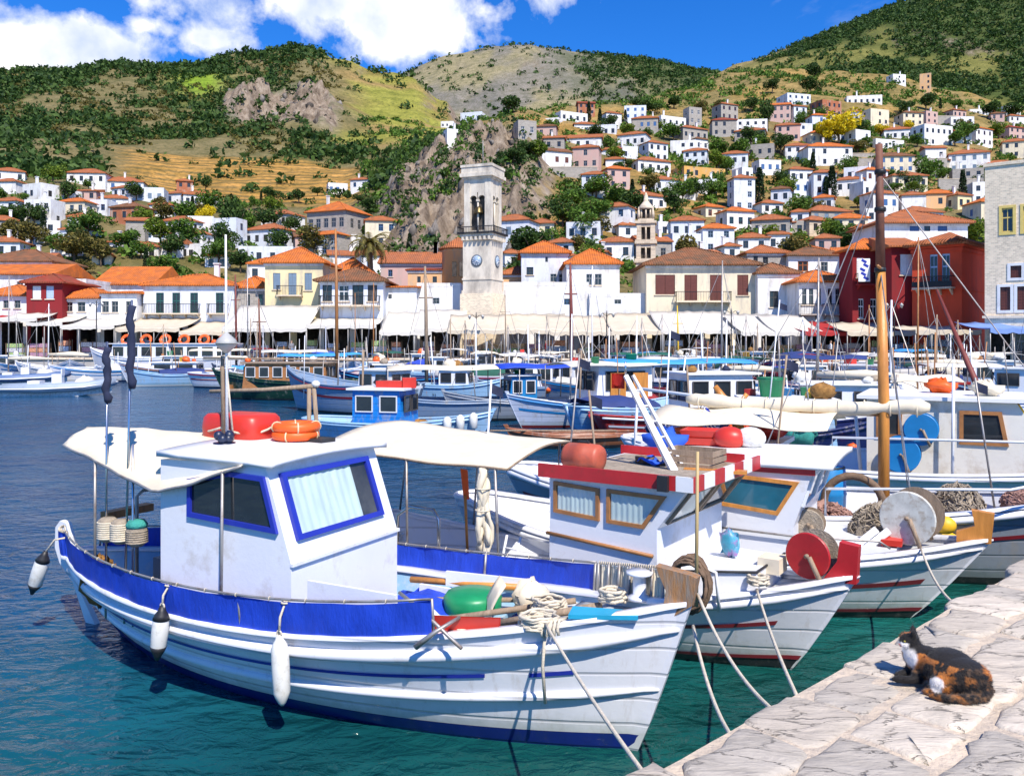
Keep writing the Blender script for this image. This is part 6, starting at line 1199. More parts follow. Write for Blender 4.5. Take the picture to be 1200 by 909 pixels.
# bow lashings
m = MB()
for q in range(5): p = B1.S(.86+.004*q, 1, -1, .03); m.tube([p+Vector((0, .14, .03)), p+Vector((.0, .0, .055)), p+Vector((0, -.03, .0)), p+Vector((.01, -.03, -.04))], .012, 6)
p = B1.S(.862, 1, -1, .03); m.tube([p, p+Vector((-.01, -.02, -.25)), p+Vector((.0, -.0, -.52))], .012, 6); put('bow_lashing', 'cream rope lashed round the bow gunwale with a loose end', 'rope', m, ROPE, b1)
# ------------------------------------------------------------------ boat 2: red roofed cabin
b2 = thing('fishing_boat', 'white fishing boat with red edged cabin roof, cream stern awning and red stem', 'boat', (3.01, 7.484, 0), -.604)
B2 = Boat(b2, 6.008, 2.002, -.101, 2.335, 2.398, .3, .50, .912, .80, .562, .4, .62, .10, 44, .28)
B2.hull(HW, HBK, .30, DECK, HW, None, ((.90, .04, None),), ((.05, .93, .55, .605, DRED), (0, 1, .115, .16, DRED)), HW, .02)
m = MB(); m.prism([(-.27, -.055, .86), (.02, -.055, .87), (.04, -.055, 1.20), (-.12, -.055, 1.22), (-.14, -.055, 1.05)], (0, .11, 0)); m.build('stem_head', REDP, b2)
yc2 = .80; pr2 = [(-2.66, .32), (-1.52, .32), (-1.52, 1.29), (-1.22, 1.68), (-2.66, 1.72)]
m = MB(); m.prism([(x, -yc2, z) for x, z in pr2], (0, 2*yc2, 0)); cb = m.build('cabin', CW, b2)
F2 = lambda x, z, o: Vector((x, -yc2-o, z))
window(cb, F2, [(-2.60, 1.33), (-2.10, 1.30), (-2.10, 1.605), (-2.60, 1.63)], .035, WOOD, (.0, 1.)); window(cb, F2, [(-2.02, 1.295), (-1.64, 1.285), (-1.42, 1.60), (-2.02, 1.61)], .035, WOOD, (.0, 1.))
nf2 = Vector((.39, 0, -.30)).normalized(); Ff2 = lambda y, q, o: Vector((lerp(-1.52, -1.22, q), y, lerp(1.29, 1.68, q)))+nf2*o
window(cb, Ff2, [(-.70, .12), (-.04, .12), (-.04, .9), (-.70, .9)], .035, GWOOD, (0., .9), 'windscreen'); window(cb, Ff2, [(.04, .12), (.70, .12), (.70, .9), (.04, .9)], .035, GWOOD, 'dark', 'windscreen')
m = MB(); m.tube([(-2.68, -yc2-.02, 1.12), (-1.55, -yc2-.02, 1.05)], .018, 6); m.build('rubbing_strake', WOOD, cb)
m = MB(); m.bb(-2.72, -1.16, -.86, .86, 1.68, 1.70); rf2 = m.build('cabin_roof', DECK, b2)
m = MB(); m.bb(-2.74, -1.30, -.885, -.86, 1.67, 1.80); m.bb(-2.74, -1.3, .86, .885, 1.67, 1.8); m.build('roof_edge', REDP, rf2)
for i in range(7): m = MB(); y0 = -.885+i*.253; m.bb(-1.16, -1.135, y0, y0+.252, 1.665, 1.80); m.build('striped_edge', REDP if i % 2 == 0 else ROOFW, rf2)
m = MB(); m.bb(-1.299, -1.136, -.887, -.862, 1.668, 1.80); m.build('striped_edge', ROOFW, rf2)
m = MB(); m.bb(-1.46, -1.36, -.93, -.887, 1.66, 1.80); m.build('side_light', BLK, rf2)
m = MB(); m.bb(-2.6, -1.3, -.7, .7, 1.702, 1.73); put('roof_tarpaulin', 'grey weathered mat on the red edged cabin roof', 'mat', m, NETG, b2)
t = thing('jerry_can', 'large faded red plastic drum lying on the red edged cabin roof', 'drum', W_(b2, (-2.42, -.55, 1.705)), -.604); m = MB(); Mx = Matrix.Rotation(math.pi/2, 3, 'Y'); m.lathe([(.05, -.20), (.115, -.195), (.135, -.16), (.138, -.06), (.142, -.055), (.142, .055), (.138, .06), (.135, .16), (.115, .195), (.05, .20)], 24, (0, 0, .14), Mx); m.build('drum', RUST, t); m = MB(); m.bb(-.06, .06, -.02, .02, .275, .30); m.build('handle', BLK, t)
def crate(pos, rz, s, label, mm, slats=3):
    t = thing('wooden_crate', label, 'crate', pos, rz); a, b, h = s; hs = h/slats
    for q in range(slats):
        z = q*hs; 
        for (x0, x1, y0, y1) in ((-a, a, -b, -b+.015), (-a, a, b-.015, b), (-a, -a+.015, -b+.016, b-.016), (a-.015, a, -b+.016, b-.016)): m = MB(); m.bb(x0, x1, y0, y1, z+.006, z+hs-.008); m.build('slat', mm, t)
    m = MB(); m.bb(-a+.017, a-.017, -b+.017, b-.017, .008, .02); m.build('bottom_board', mm, t); return t
crate(W_(b2, (-1.62, .30, 1.705)), -.6, (.27, .19, .20), 'weathered slatted wooden crate on the red edged cabin roof', GWOOD)
m = MB(); m.sheet([[(x*.04-.16, y*.04-.1, .03+.07*max(0, noise.noise(Vector((x*.5, y*.5, 3))))+.02*math.sin(x)) for y in range(6)] for x in range(9)], thick=.01); put('blue_cloth', 'blue cloth bundle lying on the cabin roof beside the drum', 'cloth', m, mat('blue_cloth', (.02, .10, .55), .8), b2, (-1.95, .1, 1.735))
m = MB(); m.box((0, 0, .02), (.6, .12, .03), .3); put('roof_plank', 'yellowish plank lying on the front of red edged roof', 'plank', m, OWOOD, b2, (-1.32, .1, 1.702)); put('roof_rope', 'brown rope coil on the cabin roof behind the drum', 'rope', rope_coil(.1, .012, 5, .06, 9), DROPE, b2, (-2.1, .15, 1.735))
# leaning white ladder mast
def Lp(px, py, y, b=b2, phi=.604):
    h_, l_ = Vector((math.cos(phi), -math.sin(phi), 0)), Vector((math.sin(phi), math.cos(phi), 0)); o_ = Vector((0, 0, ZC))-b.location; d = Vector(((px-600)/FPX, 1, -(py-HY)/FPX))
    k = (y-o_.dot(l_))/d.dot(l_); q = o_+d*k; return Vector((q.dot(h_), q.dot(l_), q.z))
t = thing('ladder_mast', 'white leaning ladder mast with red and white flag on the red edged roof', 'mast', W_(b2, (0, 0, 0)), -.604)
a0, a1 = Lp(790, 574, -.1), Lp(733, 440, -.1); a0.z = 1.71; m = MB(); m.tube([a0, a1], [.05, .03], 4); m.build('post', CW, t); c0, c1 = a0+Vector((-.05, .32, 0)), a1+Vector((.02, .12, 0)); m = MB(); m.tube([c0, c1], [.025, .02], 4); m.build('post', CW, t)
for q in range(1, 6): m = MB(); m.tube([lerp(a0, a1, q/6)+Vector((-.04, 0, 0)), lerp(c0, c1, q/6)], .013, 5); m.build('rung', CW, t)
m = MB(); m.sheet([[a1+Vector((-.01+.02*math.sin(x), -.02*x*0, 0))+Vector((-.05*x, .01*math.sin(x*1.2), .02-.05*z)) for z in range(4)] for x in range(4)], thick=.004); m.build('flag', REDB, t)
m = MB(); m.tube([a1, a1+Vector((0, 0, .14))], .01, 5); m.build('flag_staff', STEEL, t)
# awning of boat 2
A2 = [Vector(q) for q in ((-6.0, -.62, 1.74), (-3.05, -.96, 1.74), (-3.42, .88, 1.80), (-6.3, 1.12, 1.88))]
def aw2(u, v): p = lerp(lerp(A2[0], A2[1], u), lerp(A2[3], A2[2], u), v); return p+Vector((0, 0, .07*math.sin(math.pi*v)-.05*math.sin(math.pi*u)*(1-.5*v)+.006*math.sin(u*17+v*5)))
g_ = [[aw2(i/18, j/10) for j in range(11)] for i in range(19)]; MB().sheet(g_, thick=.012).build('awning', SAIL, b2)
for j in (0, 10): m = MB(); m.tube([g_[i][j]-Vector((0, 0, .014)) for i in range(19)], .014, 6); m.build('awning_pole', GWOOD, b2)
for i in (0, 18): m = MB(); m.tube([g_[i][j]-Vector((0, 0, .014)) for j in range(11)], .014, 6); m.build('awning_pole', GWOOD, b2)
for i, j in ((1, 0), (9, 0), (17, 0), (1, 10), (9, 10), (17, 10)): p = g_[i][j]; m = MB(); m.tube([(p.x, max(-.86, min(.86, p.y*.98)), .5), (p.x, p.y, p.z-.02)], .014, 6); m.build('awning_post', GALV, b2)
# hanging sail bundle, ladder, nets under the awning
t = thing('hanging_canvas', 'cream canvas bundle hanging from the corner of the stern awning', 'canvas', W_(b2, g_[16][0]-Vector((0, .0, .03))), -.604)
m = MB(); 
for q in range(9):
    rg = random.Random(q); dx, dy = rg.uniform(-.09, .09), rg.uniform(-.06, .06); m.tube([(dx*.3*i/3+dx*.4*math.sin(i*.9+q), dy*.5+.03*math.sin(i*1.3+q*2), -.085*i) for i in range(10+q % 3)], [.016+.022*abs(math.sin(i*.7+q)) for i in range(10+q % 3)], 7)
m.build('cloth', SAIL, t); m = MB(); [m.torus((0, 0, -.2-.22*q), .075, .008, 12, 5) for q in range(2)]; m.build('lashing', ROPE, t)
t = thing('boarding_ladder', 'short white boarding ladder standing below the hanging canvas', 'ladder', W_(b2, (-3.45, -.62, .30)), -.5)
for s_ in (0, .16): m = MB(); m.tube([(s_, 0, 0), (s_+.12, .05, .66)], .014, 6); m.build('rail', CW, t)
for q in range(4): m = MB(); m.tube([(.12*(q+1)/5, .05*(q+1)/5, .66*(q+1)/5), (.16+.12*(q+1)/5, .05*(q+1)/5, .66*(q+1)/5)], .010, 5); m.build('rung', CW, t)
for i, (px, py, y, rad, mm, lb) in enumerate(((503, 640, -.3, (.26, .2, .22), BLK, 'black refuse bag of gear under the cream awning'), (548, 650, -.35, (.3, .2, .2), NETB, 'heap of rusty brown fishing net under the awning'), (525, 655, -.5, (.16, .14, .1), mat('dark_red_cloth', (.25, .03, .04), .9), 'dark red cloth heap beside the brown net'), (465, 605, .4, (.22, .2, .28), FEN, 'white bagged net in the stern of red roofed boat'))):
    p = Lp(px, py, y); put('net_heap', lb, 'net', netpile((0, 0, 0), rad, 20+i, 170 if mm != BLK else 10, .007), mm, b2, (p.x, p.y, .31))
t = thing('orange_oar', 'orange painted oar blade standing upright at the stern', 'oar', W_(b2, Lp(548, 585, .5)+Vector((0, 0, 0))), 0.)
q = Lp(548, 585, .5); z0 = .31-q.z; m = MB(); m.tube([(0, 0, z0), (-.03, 0, .05)], .018, 7); m.build('shaft', OWOOD, t); m = MB(); m.prism([(-.05, 0, 0), (.02, 0, 0), (.0, 0, .36), (-.09, 0, .38)], (0, .025, 0)); m.build('blade', ORP, t)
m = MB(); p = Lp(495, 610, -.5); m.tube([(p.x-.3, -.6, .5), (p.x-.28, -.6, 1.0), (p.x-.1, -.6, 1.12), (p.x+.25, -.6, 1.12), (p.x+.32, -.6, 1.02), (p.x+.32, -.6, .5)], .02, 7); put('steel_hoop', 'bent steel hoop with rope at the stern of red roofed boat', 'hoop', m, STEEL, b2)
m = MB(); m.bb(-3.4, -2.7, .45, .5, .5, 1.0); put('cream_board', 'worn cream plywood board behind the hanging canvas', 'board', m, SAIL, b2); m = MB(); m.bb(-3.2, -2.7, -.86, -.80, .62, .80); put('blue_box', 'bright blue box beside the cabin of the red roofed boat', 'box', m, MBLUE, b2)
# foredeck of boat 2
m = MB(); m.prism([(-1.52, -.62, .55), (-.75, -.40, .60), (-.75, .40, .60), (-1.52, .62, .55)], (0, 0, .33)); tr_ = m.build('cabin_trunk', CW, b2); m = MB(); m.tube([(-1.5, -.64, .89), (-.74, -.41, .94), (-.74, .41, .94)], .012, 6); m.build('trim', BLK, tr_)
m = MB(); T_ = [.86+.0135*i for i in range(10)]; m.sheet([[Vector((p.x, p.y*k, p.z)) for k in (-1, -.4, .4, 1)] for p in [B2.at(t, B2.sheer(t)-.04, 1, -.05) for t in T_]], thick=.03); m.build('foredeck', DECK, b2)
def reel(pos, rz, rad, w, c1, c2, label, stand=.3):
    t = thing('winch_reel', label, 'winch', pos, rz); M = Matrix.Rotation(-math.pi/2, 3, 'X')
    m = MB(); m.lathe([(.03, -w/2-.022), (rad*.97, -w/2-.02), (rad*1.01, -w/2-.012), (rad*1.01, -w/2), (rad*.5, -w/2+.002)], 36, (0, 0, stand), M, sm=False); m.build('flange', c1, t); m = MB(); m.lathe([(rad*.5, w/2-.002), (rad*1.01, w/2), (rad*1.01, w/2+.012), (rad*.97, w/2+.02), (.03, w/2+.022)], 36, (0, 0, stand), M, sm=False); m.build('flange', c2, t)
    m = MB(); m.lathe([(rad*.62, -w/2+.006), (rad*.68, 0), (rad*.62, w/2-.006)], 24, (0, 0, stand), M); m.build('drum', NETG, t)
    m = MB(); m.tube([(0, -w/2-.05, stand), (0, w/2+.05, stand)], .02, 8); m.tube([(.03, -w/2-.05, stand), (.14, -w/2-.06, 0)], .022, 6); m.tube([(.03, w/2+.05, stand), (.14, w/2+.06, 0)], .022, 6); m.build('stand', GWOOD, t)
reel(W_(b2, (-.38, .06, .86)), -.75, .205, .20, REDP, NETG, 'red line reel on a wooden stand at the bow of red roofed boat', .20)
put('rope_bundle', 'thick bundle of dark brown ropes hung over the bow rail', 'rope', (lambda m: ([m.tube([(.17*math.cos(a+.25*q)*(1+.12*math.sin(q*1.3)), .05*math.sin(q*2.1)+.02*q*.3, .02+.22*math.sin(a+.25*q)*(1+.15*math.cos(q))) for a in [i*.45 for i in range(14)]], .014, 6) for q in range(16)], m)[1])(MB()), DROPE, b2, (-1.22, -.80, .82))
m = MB(); m.tube([(-1.45, -.66, .55), (-1.4, -.7, .95), (-1.2, -.72, 1.02), (-1.02, -.66, .95), (-1.0, -.62, .6)], .016, 7); put('bow_rail', 'bent white pipe rail carrying the dark ropes', 'rail', m, CW, b2)
put('rope_coil', 'small pale rope coil on the bow of red roofed boat', 'rope', rope_coil(.10, .012, 5, .08, 31), ROPE, b2, (-.72, -.42, .84)); m = MB(); m.bb(-.55, -.35, -.12, .12, 0, .14); put('bow_block', 'cream wooden block on the bow of red roofed boat', 'block', m, SAIL, b2, (-.28, 0, .86))
m = MB(); m.sheet([[(x*.03-.09+.01*math.sin(z), .05*math.sin(x*.9+z*.6), z*.035) for z in range(7)] for x in range(7)], thick=.0); m.blob((0, 0, .11), (.085, .05, .13), 12, 8, None, None, .35); put('plastic_bag', 'turquoise and pink plastic bag on the cabin trunk', 'bag', m, BAG, b2, (-1.18, .1, .93))
m = MB(); m.tube([(0, 0, 0), (.01, 0, 1.15)], [.016, .012], 7); put('bamboo_pole', 'thin upright bamboo pole at the stem of the blue canvas boat', 'pole', m, mat('bamboo', (.45, .33, .15), .6), b1, (-.02, .28, 1.02))
# stern boom with crutch
t = thing('boom_crutch', 'wooden crutch carrying a long horizontal boom behind the white cabin', 'spar', (P(370, 398, 11.4).x, 11.4, .55), 0); zf = lambda py: P(0, py, 11.4).z-.55
for a in (-.09, .12): m = MB(); m.tube([(a, 0, 0), (a*.3-.06, .0, zf(455))], .03, 7); m.build('leg', GWOOD, t)
m = MB(); m.tube([(-1.45, .1, zf(459)), (-.7, .05, zf(457)), (.02, 0, zf(452))], [.025, .03, .035], 7); m.build('boom', GWOOD, t); m = MB(); m.blob((.0, 0, zf(450)), (.06, .05, .05), 10, 7); m.build('boom_end', FEN, t)
# ------------------------------------------------------------------ boat 3: white cabin with yellow framed window
b3 = thing('fishing_boat', 'white fishing boat with yellow framed cabin window and orange wooden stem', 'boat', (4.964, 8.881, 0), -.49)
B3 = Boat(b3, 6.2, 2.09, -.097, 2.38, 2.4, .3, .58, .907, .85, .755, .4, .70, .09, 40, .28)
B3.hull(HW, HBK, .32, DECK, HW, None, ((.91, .04, None),), ((.05, .95, .50, .57, DRED), (0, 1, .10, .15, DRED)), HW, .02)
m = MB(); m.prism([(-.30, -.055, .86), (.02, -.055, .89), (.05, -.055, 1.20), (-.16, -.055, 1.22), (-.13, -.055, 1.06), (-.30, -.055, .98)], (0, .11, 0)); m.build('stem_head', OWOOD, b3)
pr3 = [(-3.6, .34), (-1.82, .34), (-1.82, 1.02), (-1.62, 1.64), (-3.6, 1.64)]; m = MB(); m.prism([(x, -yc2, z) for x, z in pr3], (0, 2*yc2, 0)); cb = m.build('cabin', CW, b3)
window(cb, F2, [(-2.66, 1.19), (-1.98, 1.13), (-1.76, 1.50), (-2.60, 1.545)], .04, OWOOD, 'blue'); window(cb, F2, [(-3.3, 1.2), (-2.8, 1.2), (-2.8, 1.54), (-3.3, 1.54)], .04, OWOOD, 'blue')
nf3 = Vector((.62, 0, -.2)).normalized(); Ff3 = lambda y, q, o: Vector((lerp(-1.82, -1.62, q), y, lerp(1.02, 1.64, q)))+nf3*o
window(cb, Ff3, [(-.74, .34), (-.03, .34), (-.03, .92), (-.74, .92)], .03, CW, 'blue', 'windscreen'); window(cb, Ff3, [(.03, .34), (.74, .34), (.74, .92), (.03, .92)], .03, CW, 'blue', 'windscreen')
m = MB(); m.sheet([[Vector((x, y, 1.68+.03*(1-(y/.86)**2)+.03*(x+3)/1.6)) for y in [i*.1075-.86 for i in range(17)]] for x in (-3.7, -3.2, -2.6, -2.0, -1.42)], thick=.06); rf3 = m.build('cabin_roof', ROOFW, b3); m = MB(); m.bb(-3.6, -1.60, -.83, -.805, 1.58, 1.64); m.build('roof_edge', REDP, rf3)
m = MB(); m.prism([(-1.82, -.6, .60), (-.85, -.42, .62), (-.85, .42, .62), (-1.82, .6, .60)], (0, 0, .20)); m.build('cabin_trunk', CW, b3); m = MB(); m.tube([(-2.9, -.84, .95), (-1.8, -.84, .93), (-1.0, -.62, .92), (-.9, -.58, .85)], .012, 6); m.build('hand_rail', GALV, b3)
m = MB(); T_ = [.86+.0135*i for i in range(10)]; m.sheet([[Vector((p.x, p.y*k, p.z)) for k in (-1, -.4, .4, 1)] for p in [B3.at(t, B3.sheer(t)-.04, 1, -.05) for t in T_]], thick=.03); m.build('foredeck', DECK, b3)
reel(W_(b3, (-.72, -.10, .84)), -.70, .28, .34, mat('white_flange', (.62, .61, .55), .5, .2, 6, col2=(.35, .25, .15), amt=.3), GWOOD, 'white winch reel wound with grey net at the bow', .28); reel(W_(b3, (-1.72, -.42, .80)), -.5, .16, .14, NETG, GWOOD, 'grey brown line reel beside the white cabin', .2)
for q in range(2): m = MB(); m.tube([(-1.45+.12*q, -.5+.02*q, .62), (-1.05+.12*q, -.32, .98)], .04, 10); put('white_roller', 'white pipe roller leaning on the bow rail', 'roller', m, CW, b3, None, 'white rollers leaning side by side on the bow')
put('net_heap', 'grey brown net heap behind the white winch reel', 'net', netpile((0, 0, 0), (.35, .25, .35), 41, 220, .008), NETG, b3, (-1.05, .28, .80)); m = MB(); m.bb(-.9, -.7, -.3, -.1, 0, .06); put('red_pad', 'red pad on the bow of the boat with orange stem', 'pad', m, REDB, b3, (-.1, -.12, .84)); put('yellow_buoy', 'yellow buoy on the far bow beside orange stem', 'buoy', (lambda m: (m.blob((0, 0, .09), (.12, .1, .1), 14, 9), m)[1])(MB()), YEL, b3, (-.42, .42, .86))
# ------------------------------------------------------------------ boat 4: grey hull, varnished mast
b4 = thing('fishing_boat', 'grey hulled fishing boat with tall orange varnished mast and cream furled sail', 'boat', (7.25, 10.1, 0), -.49)
B4 = Boat(b4, 8.0, 2.6, -.1, 2.3, 2.4, .3, .75, 1.2, .95, .7, .5, .68, .1, 34, .3)
B4.hull(HG_, HBK, .45, DECK, CW, CW, ((.93, .05, CW),), ((0, .97, .60, .65, DRED),), CW, .1)
mx4 = -2.62; m = MB(); m.tube([(mx4, 0, .45), (mx4, 0, 2.2), (mx4-.04, 0, 3.9)], [.075, .07, .062], 14); ms = m.build('mast', OWOOD, b4); m = MB(); m.tube([(mx4-.04, 0, 3.9), (mx4-.06, 0, 5.6)], [.062, .045], 12); m.build('mast_top', mat('dark_tarred_wood', (.16, .06, .035), .7, .4, 5), ms)
for z in (3.9, 4.7, 5.2): m = MB(); m.lathe([(.07, 0), (.075, .03), (.07, .06)], 12, (mx4-.045, 0, z)); m.build('mast_band', IRON, ms)
m = MB(); m.tube([(mx4-.04, -.4, 3.95), (mx4-.04, .4, 3.95)], .02, 6); m.build('crosstree', WOOD, ms)
for a, b in (((mx4-.05, 0, 5.2), (-.1, 0, 1.25)), ((mx4-.05, 0, 5.2), (-4.2, -1.2, .9)), ((mx4-.05, 0, 5.2), (-4.2, 1.2, .9)), ((mx4-.05, 0, 4.0), (-2.2, -1.2, .9)), ((mx4-.05, 0, 4.0), (-2.4, 1.2, .9))): m = MB(); m.tube([a, b], .008, 4); m.build('stay', GALV, ms)
m = MB(); m.tube([(mx4-.05, 0, 2.02), (-5.6, .0, 1.95)], .04, 8); m.build('boom', WOOD, b4)
m = MB(); k = 26; m.tube([(lerp(mx4+.55, -5.3, i/k), .02*math.sin(i*.8), 2.12+.012*math.sin(i*.6)-.05*math.sin(math.pi*i/k)) for i in range(k+1)], [.095+.012*math.sin(i*.9+.4)+.01*math.sin(i*2.3) if 0 < i < k else .05 for i in range(k+1)], 10); [m.torus((lerp(mx4+.4, -5.1, q/9), 0, 2.09), .10, .008, 12, 4, Matrix.Rotation(math.pi/2, 3, 'Y')) for q in range(10)]; m.build('furled_sail', SAIL, b4)
m = MB(); m.sheet([[(lerp(-3.2, -5.6, i/10), lerp(-.95, .95, j/6), 2.02-.16*abs(j/3-1)**1.6-.03*math.sin(i)) for j in range(7)] for i in range(11)], thick=.012); m.build('awning', SAIL, b4)
m = MB(); m.bb(-5.6, -4.0, -.85, .85, .46, 1.5); cb = m.build('cabin', CW, b4); F4 = lambda x, z, o: Vector((x, -.85-o, z)); window(cb, F4, [(-5.4, 1.05), (-4.9, 1.05), (-4.9, 1.4), (-5.4, 1.4)], .04, WOOD, 'dark'); window(cb, F4, [(-4.7, 1.05), (-4.2, 1.05), (-4.2, 1.4), (-4.7, 1.4)], .04, WOOD, 'dark'); m = MB(); m.bb(-5.68, -3.92, -.92, .92, 1.5, 1.56); m.build('cabin_roof', ROOFW, b4)
for i, (x, y, mm, lb) in enumerate(((-2.1, .4, NETB, 'brown net heap at the foot of the varnished mast'), (-3.3, -.5, mat('pink_grey_net', (.35, .2, .16), .95, .3, 10), 'reddish net heap behind the varnished mast'), (-1.75, .05, NETG, 'grey net heap on the foredeck of grey boat'))): put('net_heap', lb, 'net', netpile((0, 0, 0), (.45, .4, .4) if i < 2 else (.34, .28, .42), 50+i, 200, .010), mm, b4, (x, y, .46 if i < 2 else .72))
t = thing('blue_barrel', 'deep blue plastic barrel behind the varnished mast', 'barrel', W_(b4, (-3.4, .45, .46)), 0); m = MB(); m.lathe([(.22, 0), (.25, .05), (.26, .35), (.27, .37), (.26, .4), (.25, .72), (.22, .76), (.05, .77)], 18); m.build('drum', MBLUE, t); m = MB(); m.torus((0, 0, .74), .23, .02, 20, 6); m.build('rim', BLK, t)
m = MB(); m.torus((0, 0, .0), .36, .05, 24, 8, Matrix.Rotation(math.pi/2, 3, 'X')); put('rope_ring', 'brown rope wound ring leaning on the varnished mast', 'ring', m, DROPE, b4, (-2.95, -.45, .87)); m = MB(); m.tube([(0, 0, 0), (.02, 0, .42)], .16, 16); put('yellow_tub', 'yellow tub at the mast foot of grey boat', 'tub', m, YEL, b4, (-2.35, -.35, .46))
m = MB(); m.tube([(-3.2, -1.12, .8), (-3.2, -1.12, 1.15), (-1.2, -1.0, 1.28), (-.6, -.6, 1.4), (-.5, -.5, 1.05)], .018, 6); put('guard_rail', 'white pipe guard rail along the grey boat', 'rail', m, CW, b4)
# ------------------------------------------------------------------ boat 5: big cream cabin at the right edge
b5 = thing('fishing_boat', 'large white fishing boat with tall cream wheelhouse and blue reels', 'boat', (11.4, 12.9, 0), -.49)
B5 = Boat(b5, 10.0, 3.2, -.1, 2.3, 2.4, .3, .8, 1.35, 1.0, .8, .6, .72, .12, 30, .3); B5.hull(HW, HR, .4, DECK, CW, CW, ((.93, .05, None),), ((0, .97, .55, .6, MBLUE),), HW, .1)
CRW = mat('cream_cabin_paint', (.74, .70, .62), .4, .05, 1.5, .1, 20, col2=(.45, .36, .26), amt=.3, mscale=2)
m = MB(); m.prism([(-5.5, -1.05, .42), (-3.0, -1.05, .42), (-3.0, -1.05, 1.5), (-3.3, -1.05, 2.0), (-5.5, -1.05, 2.0)], (0, 2.1, 0)); cb = m.build('wheelhouse', CRW, b5); F5 = lambda x, z, o: Vector((x, -1.05-o, z))
window(cb, F5, [(-5.35, 1.35), (-4.95, 1.35), (-4.95, 1.85), (-5.35, 1.85)], .06, WOOD, 'dark'); window(cb, F5, [(-4.1, 1.3), (-3.4, 1.3), (-3.5, 1.85), (-4.1, 1.85)], .06, WOOD, 'dark'); nf5 = Vector((.5, 0, .3)).normalized(); Ff5 = lambda y, q, o: Vector((lerp(-3.0, -3.3, q), y, lerp(1.5, 2.0, q)))+nf5*o
for q in range(3): window(cb, Ff5, [(-.95+q*.65, .12), (-.38+q*.65, .12), (-.38+q*.65, .9), (-.95+q*.65, .9)], .05, YEL if q == 0 else WOOD, 'dark', 'windscreen')
m = MB(); m.bb(-5.65, -3.1, -1.15, 1.15, 2.0, 2.06); m.build('wheelhouse_roof', ROOFW, b5)
reel(W_(b5, (-4.65, -1.25, 1.28)), -.5, .26, .24, MBLUE, MBLUE, 'bright blue net reel mounted on the cream wheelhouse side', .26); reel(W_(b5, (-4.95, -1.3, .82)), -.5, .30, .2, MBLUE, MBLUE, 'lower blue net reel with yellow rope beside the wheelhouse', .3); reel(W_(b5, (-2.3, -.8, .9)), -.9, .3, .3, GWOOD, GWOOD, 'brown net reel forward of the cream wheelhouse', .35)
m = MB(); m.tube([(-6, -1.45, .95), (-6, -1.45, 1.35), (-2, -1.4, 1.45), (-1.9, -1.3, 1.0)], .022, 6); put('guard_rail', 'white pipe guard rail before the cream wheelhouse', 'rail', m, CW, b5); m = MB(); m.tube([(0, 0, 0), (.02, 0, 2.2)], .025, 7); put('aerial_mast', 'thin white aerial mast before the cream wheelhouse', 'mast', m, CW, b5, (-4.2, -1.25, .42))
for i, (bt, x, y, z, rad, mm, nm, lb) in enumerate(((b5, -6.6, -.8, .42, (.5, .5, .6), NETB, 'net_heap', 'tall brown net heap behind the cream wheelhouse'), (b5, -7.4, .2, .42, (.5, .5, .5), TEAL, 'net_heap', 'teal net heap in the stern of the wheelhouse boat'), (b5, -2.2, .3, .42, (.5, .4, .4), NETG, 'net_heap', 'grey net heap before the cream wheelhouse'), (b4, -1.0, .0, .95, (.28, .16, .2), mat('pink_grey_net', (.35, .2, .16), .95, .3, 10), 'net_heap', 'reddish net heap near the bow of grey boat'), (b4, -6.3, -.2, .46, (.5, .5, .45), NETB, 'net_heap', 'brown net heap in the stern of grey boat'), (b3, -4.4, -.2, .33, (.45, .4, .4), NETG, 'net_heap', 'grey net heap behind the yellow framed cabin'), (b2, -3.0, .3, .31, (.3, .3, .3), NETG, 'net_heap', 'grey net heap behind the red edged cabin'))):
    put(nm, lb, 'net', netpile((0, 0, 0), rad, 140+i, 190, .011), mm, bt, (x, y, z))
for i, (bt, x, y, z, mm, lb) in enumerate(((b4, -5.1, -.3, 1.57, ORP, 'orange life jacket bundle on the aft cabin roof of grey boat'), (b4, -4.2, .4, 1.57, REDB, 'red canvas bundle on the aft cabin roof of grey boat'), (b3, -3.4, -.3, 1.70, mat('blue_cloth', (.02, .10, .55), .8), 'blue cloth bundle on the white cabin roof'), (b5, -4.4, .2, 2.07, ORP, 'orange life raft bundle on the wheelhouse roof'), (b5, -3.7, -.4, 2.07, SAIL, 'cream canvas bundle on the wheelhouse roof'), (b4, -1.9, -.75, .50, YEL, 'yellow oilskin heap on the foredeck of grey boat'), (b4, -3.6, -.7, .50, MBLUE, 'blue plastic sheet heap beside the varnished mast'))):
    m = MB(); m.blob((0, 0, .1), (.24, .18, .13), 14, 8, None, None, .7); put('canvas_bundle', lb, 'bundle', m, mm, bt, (x, y, z))
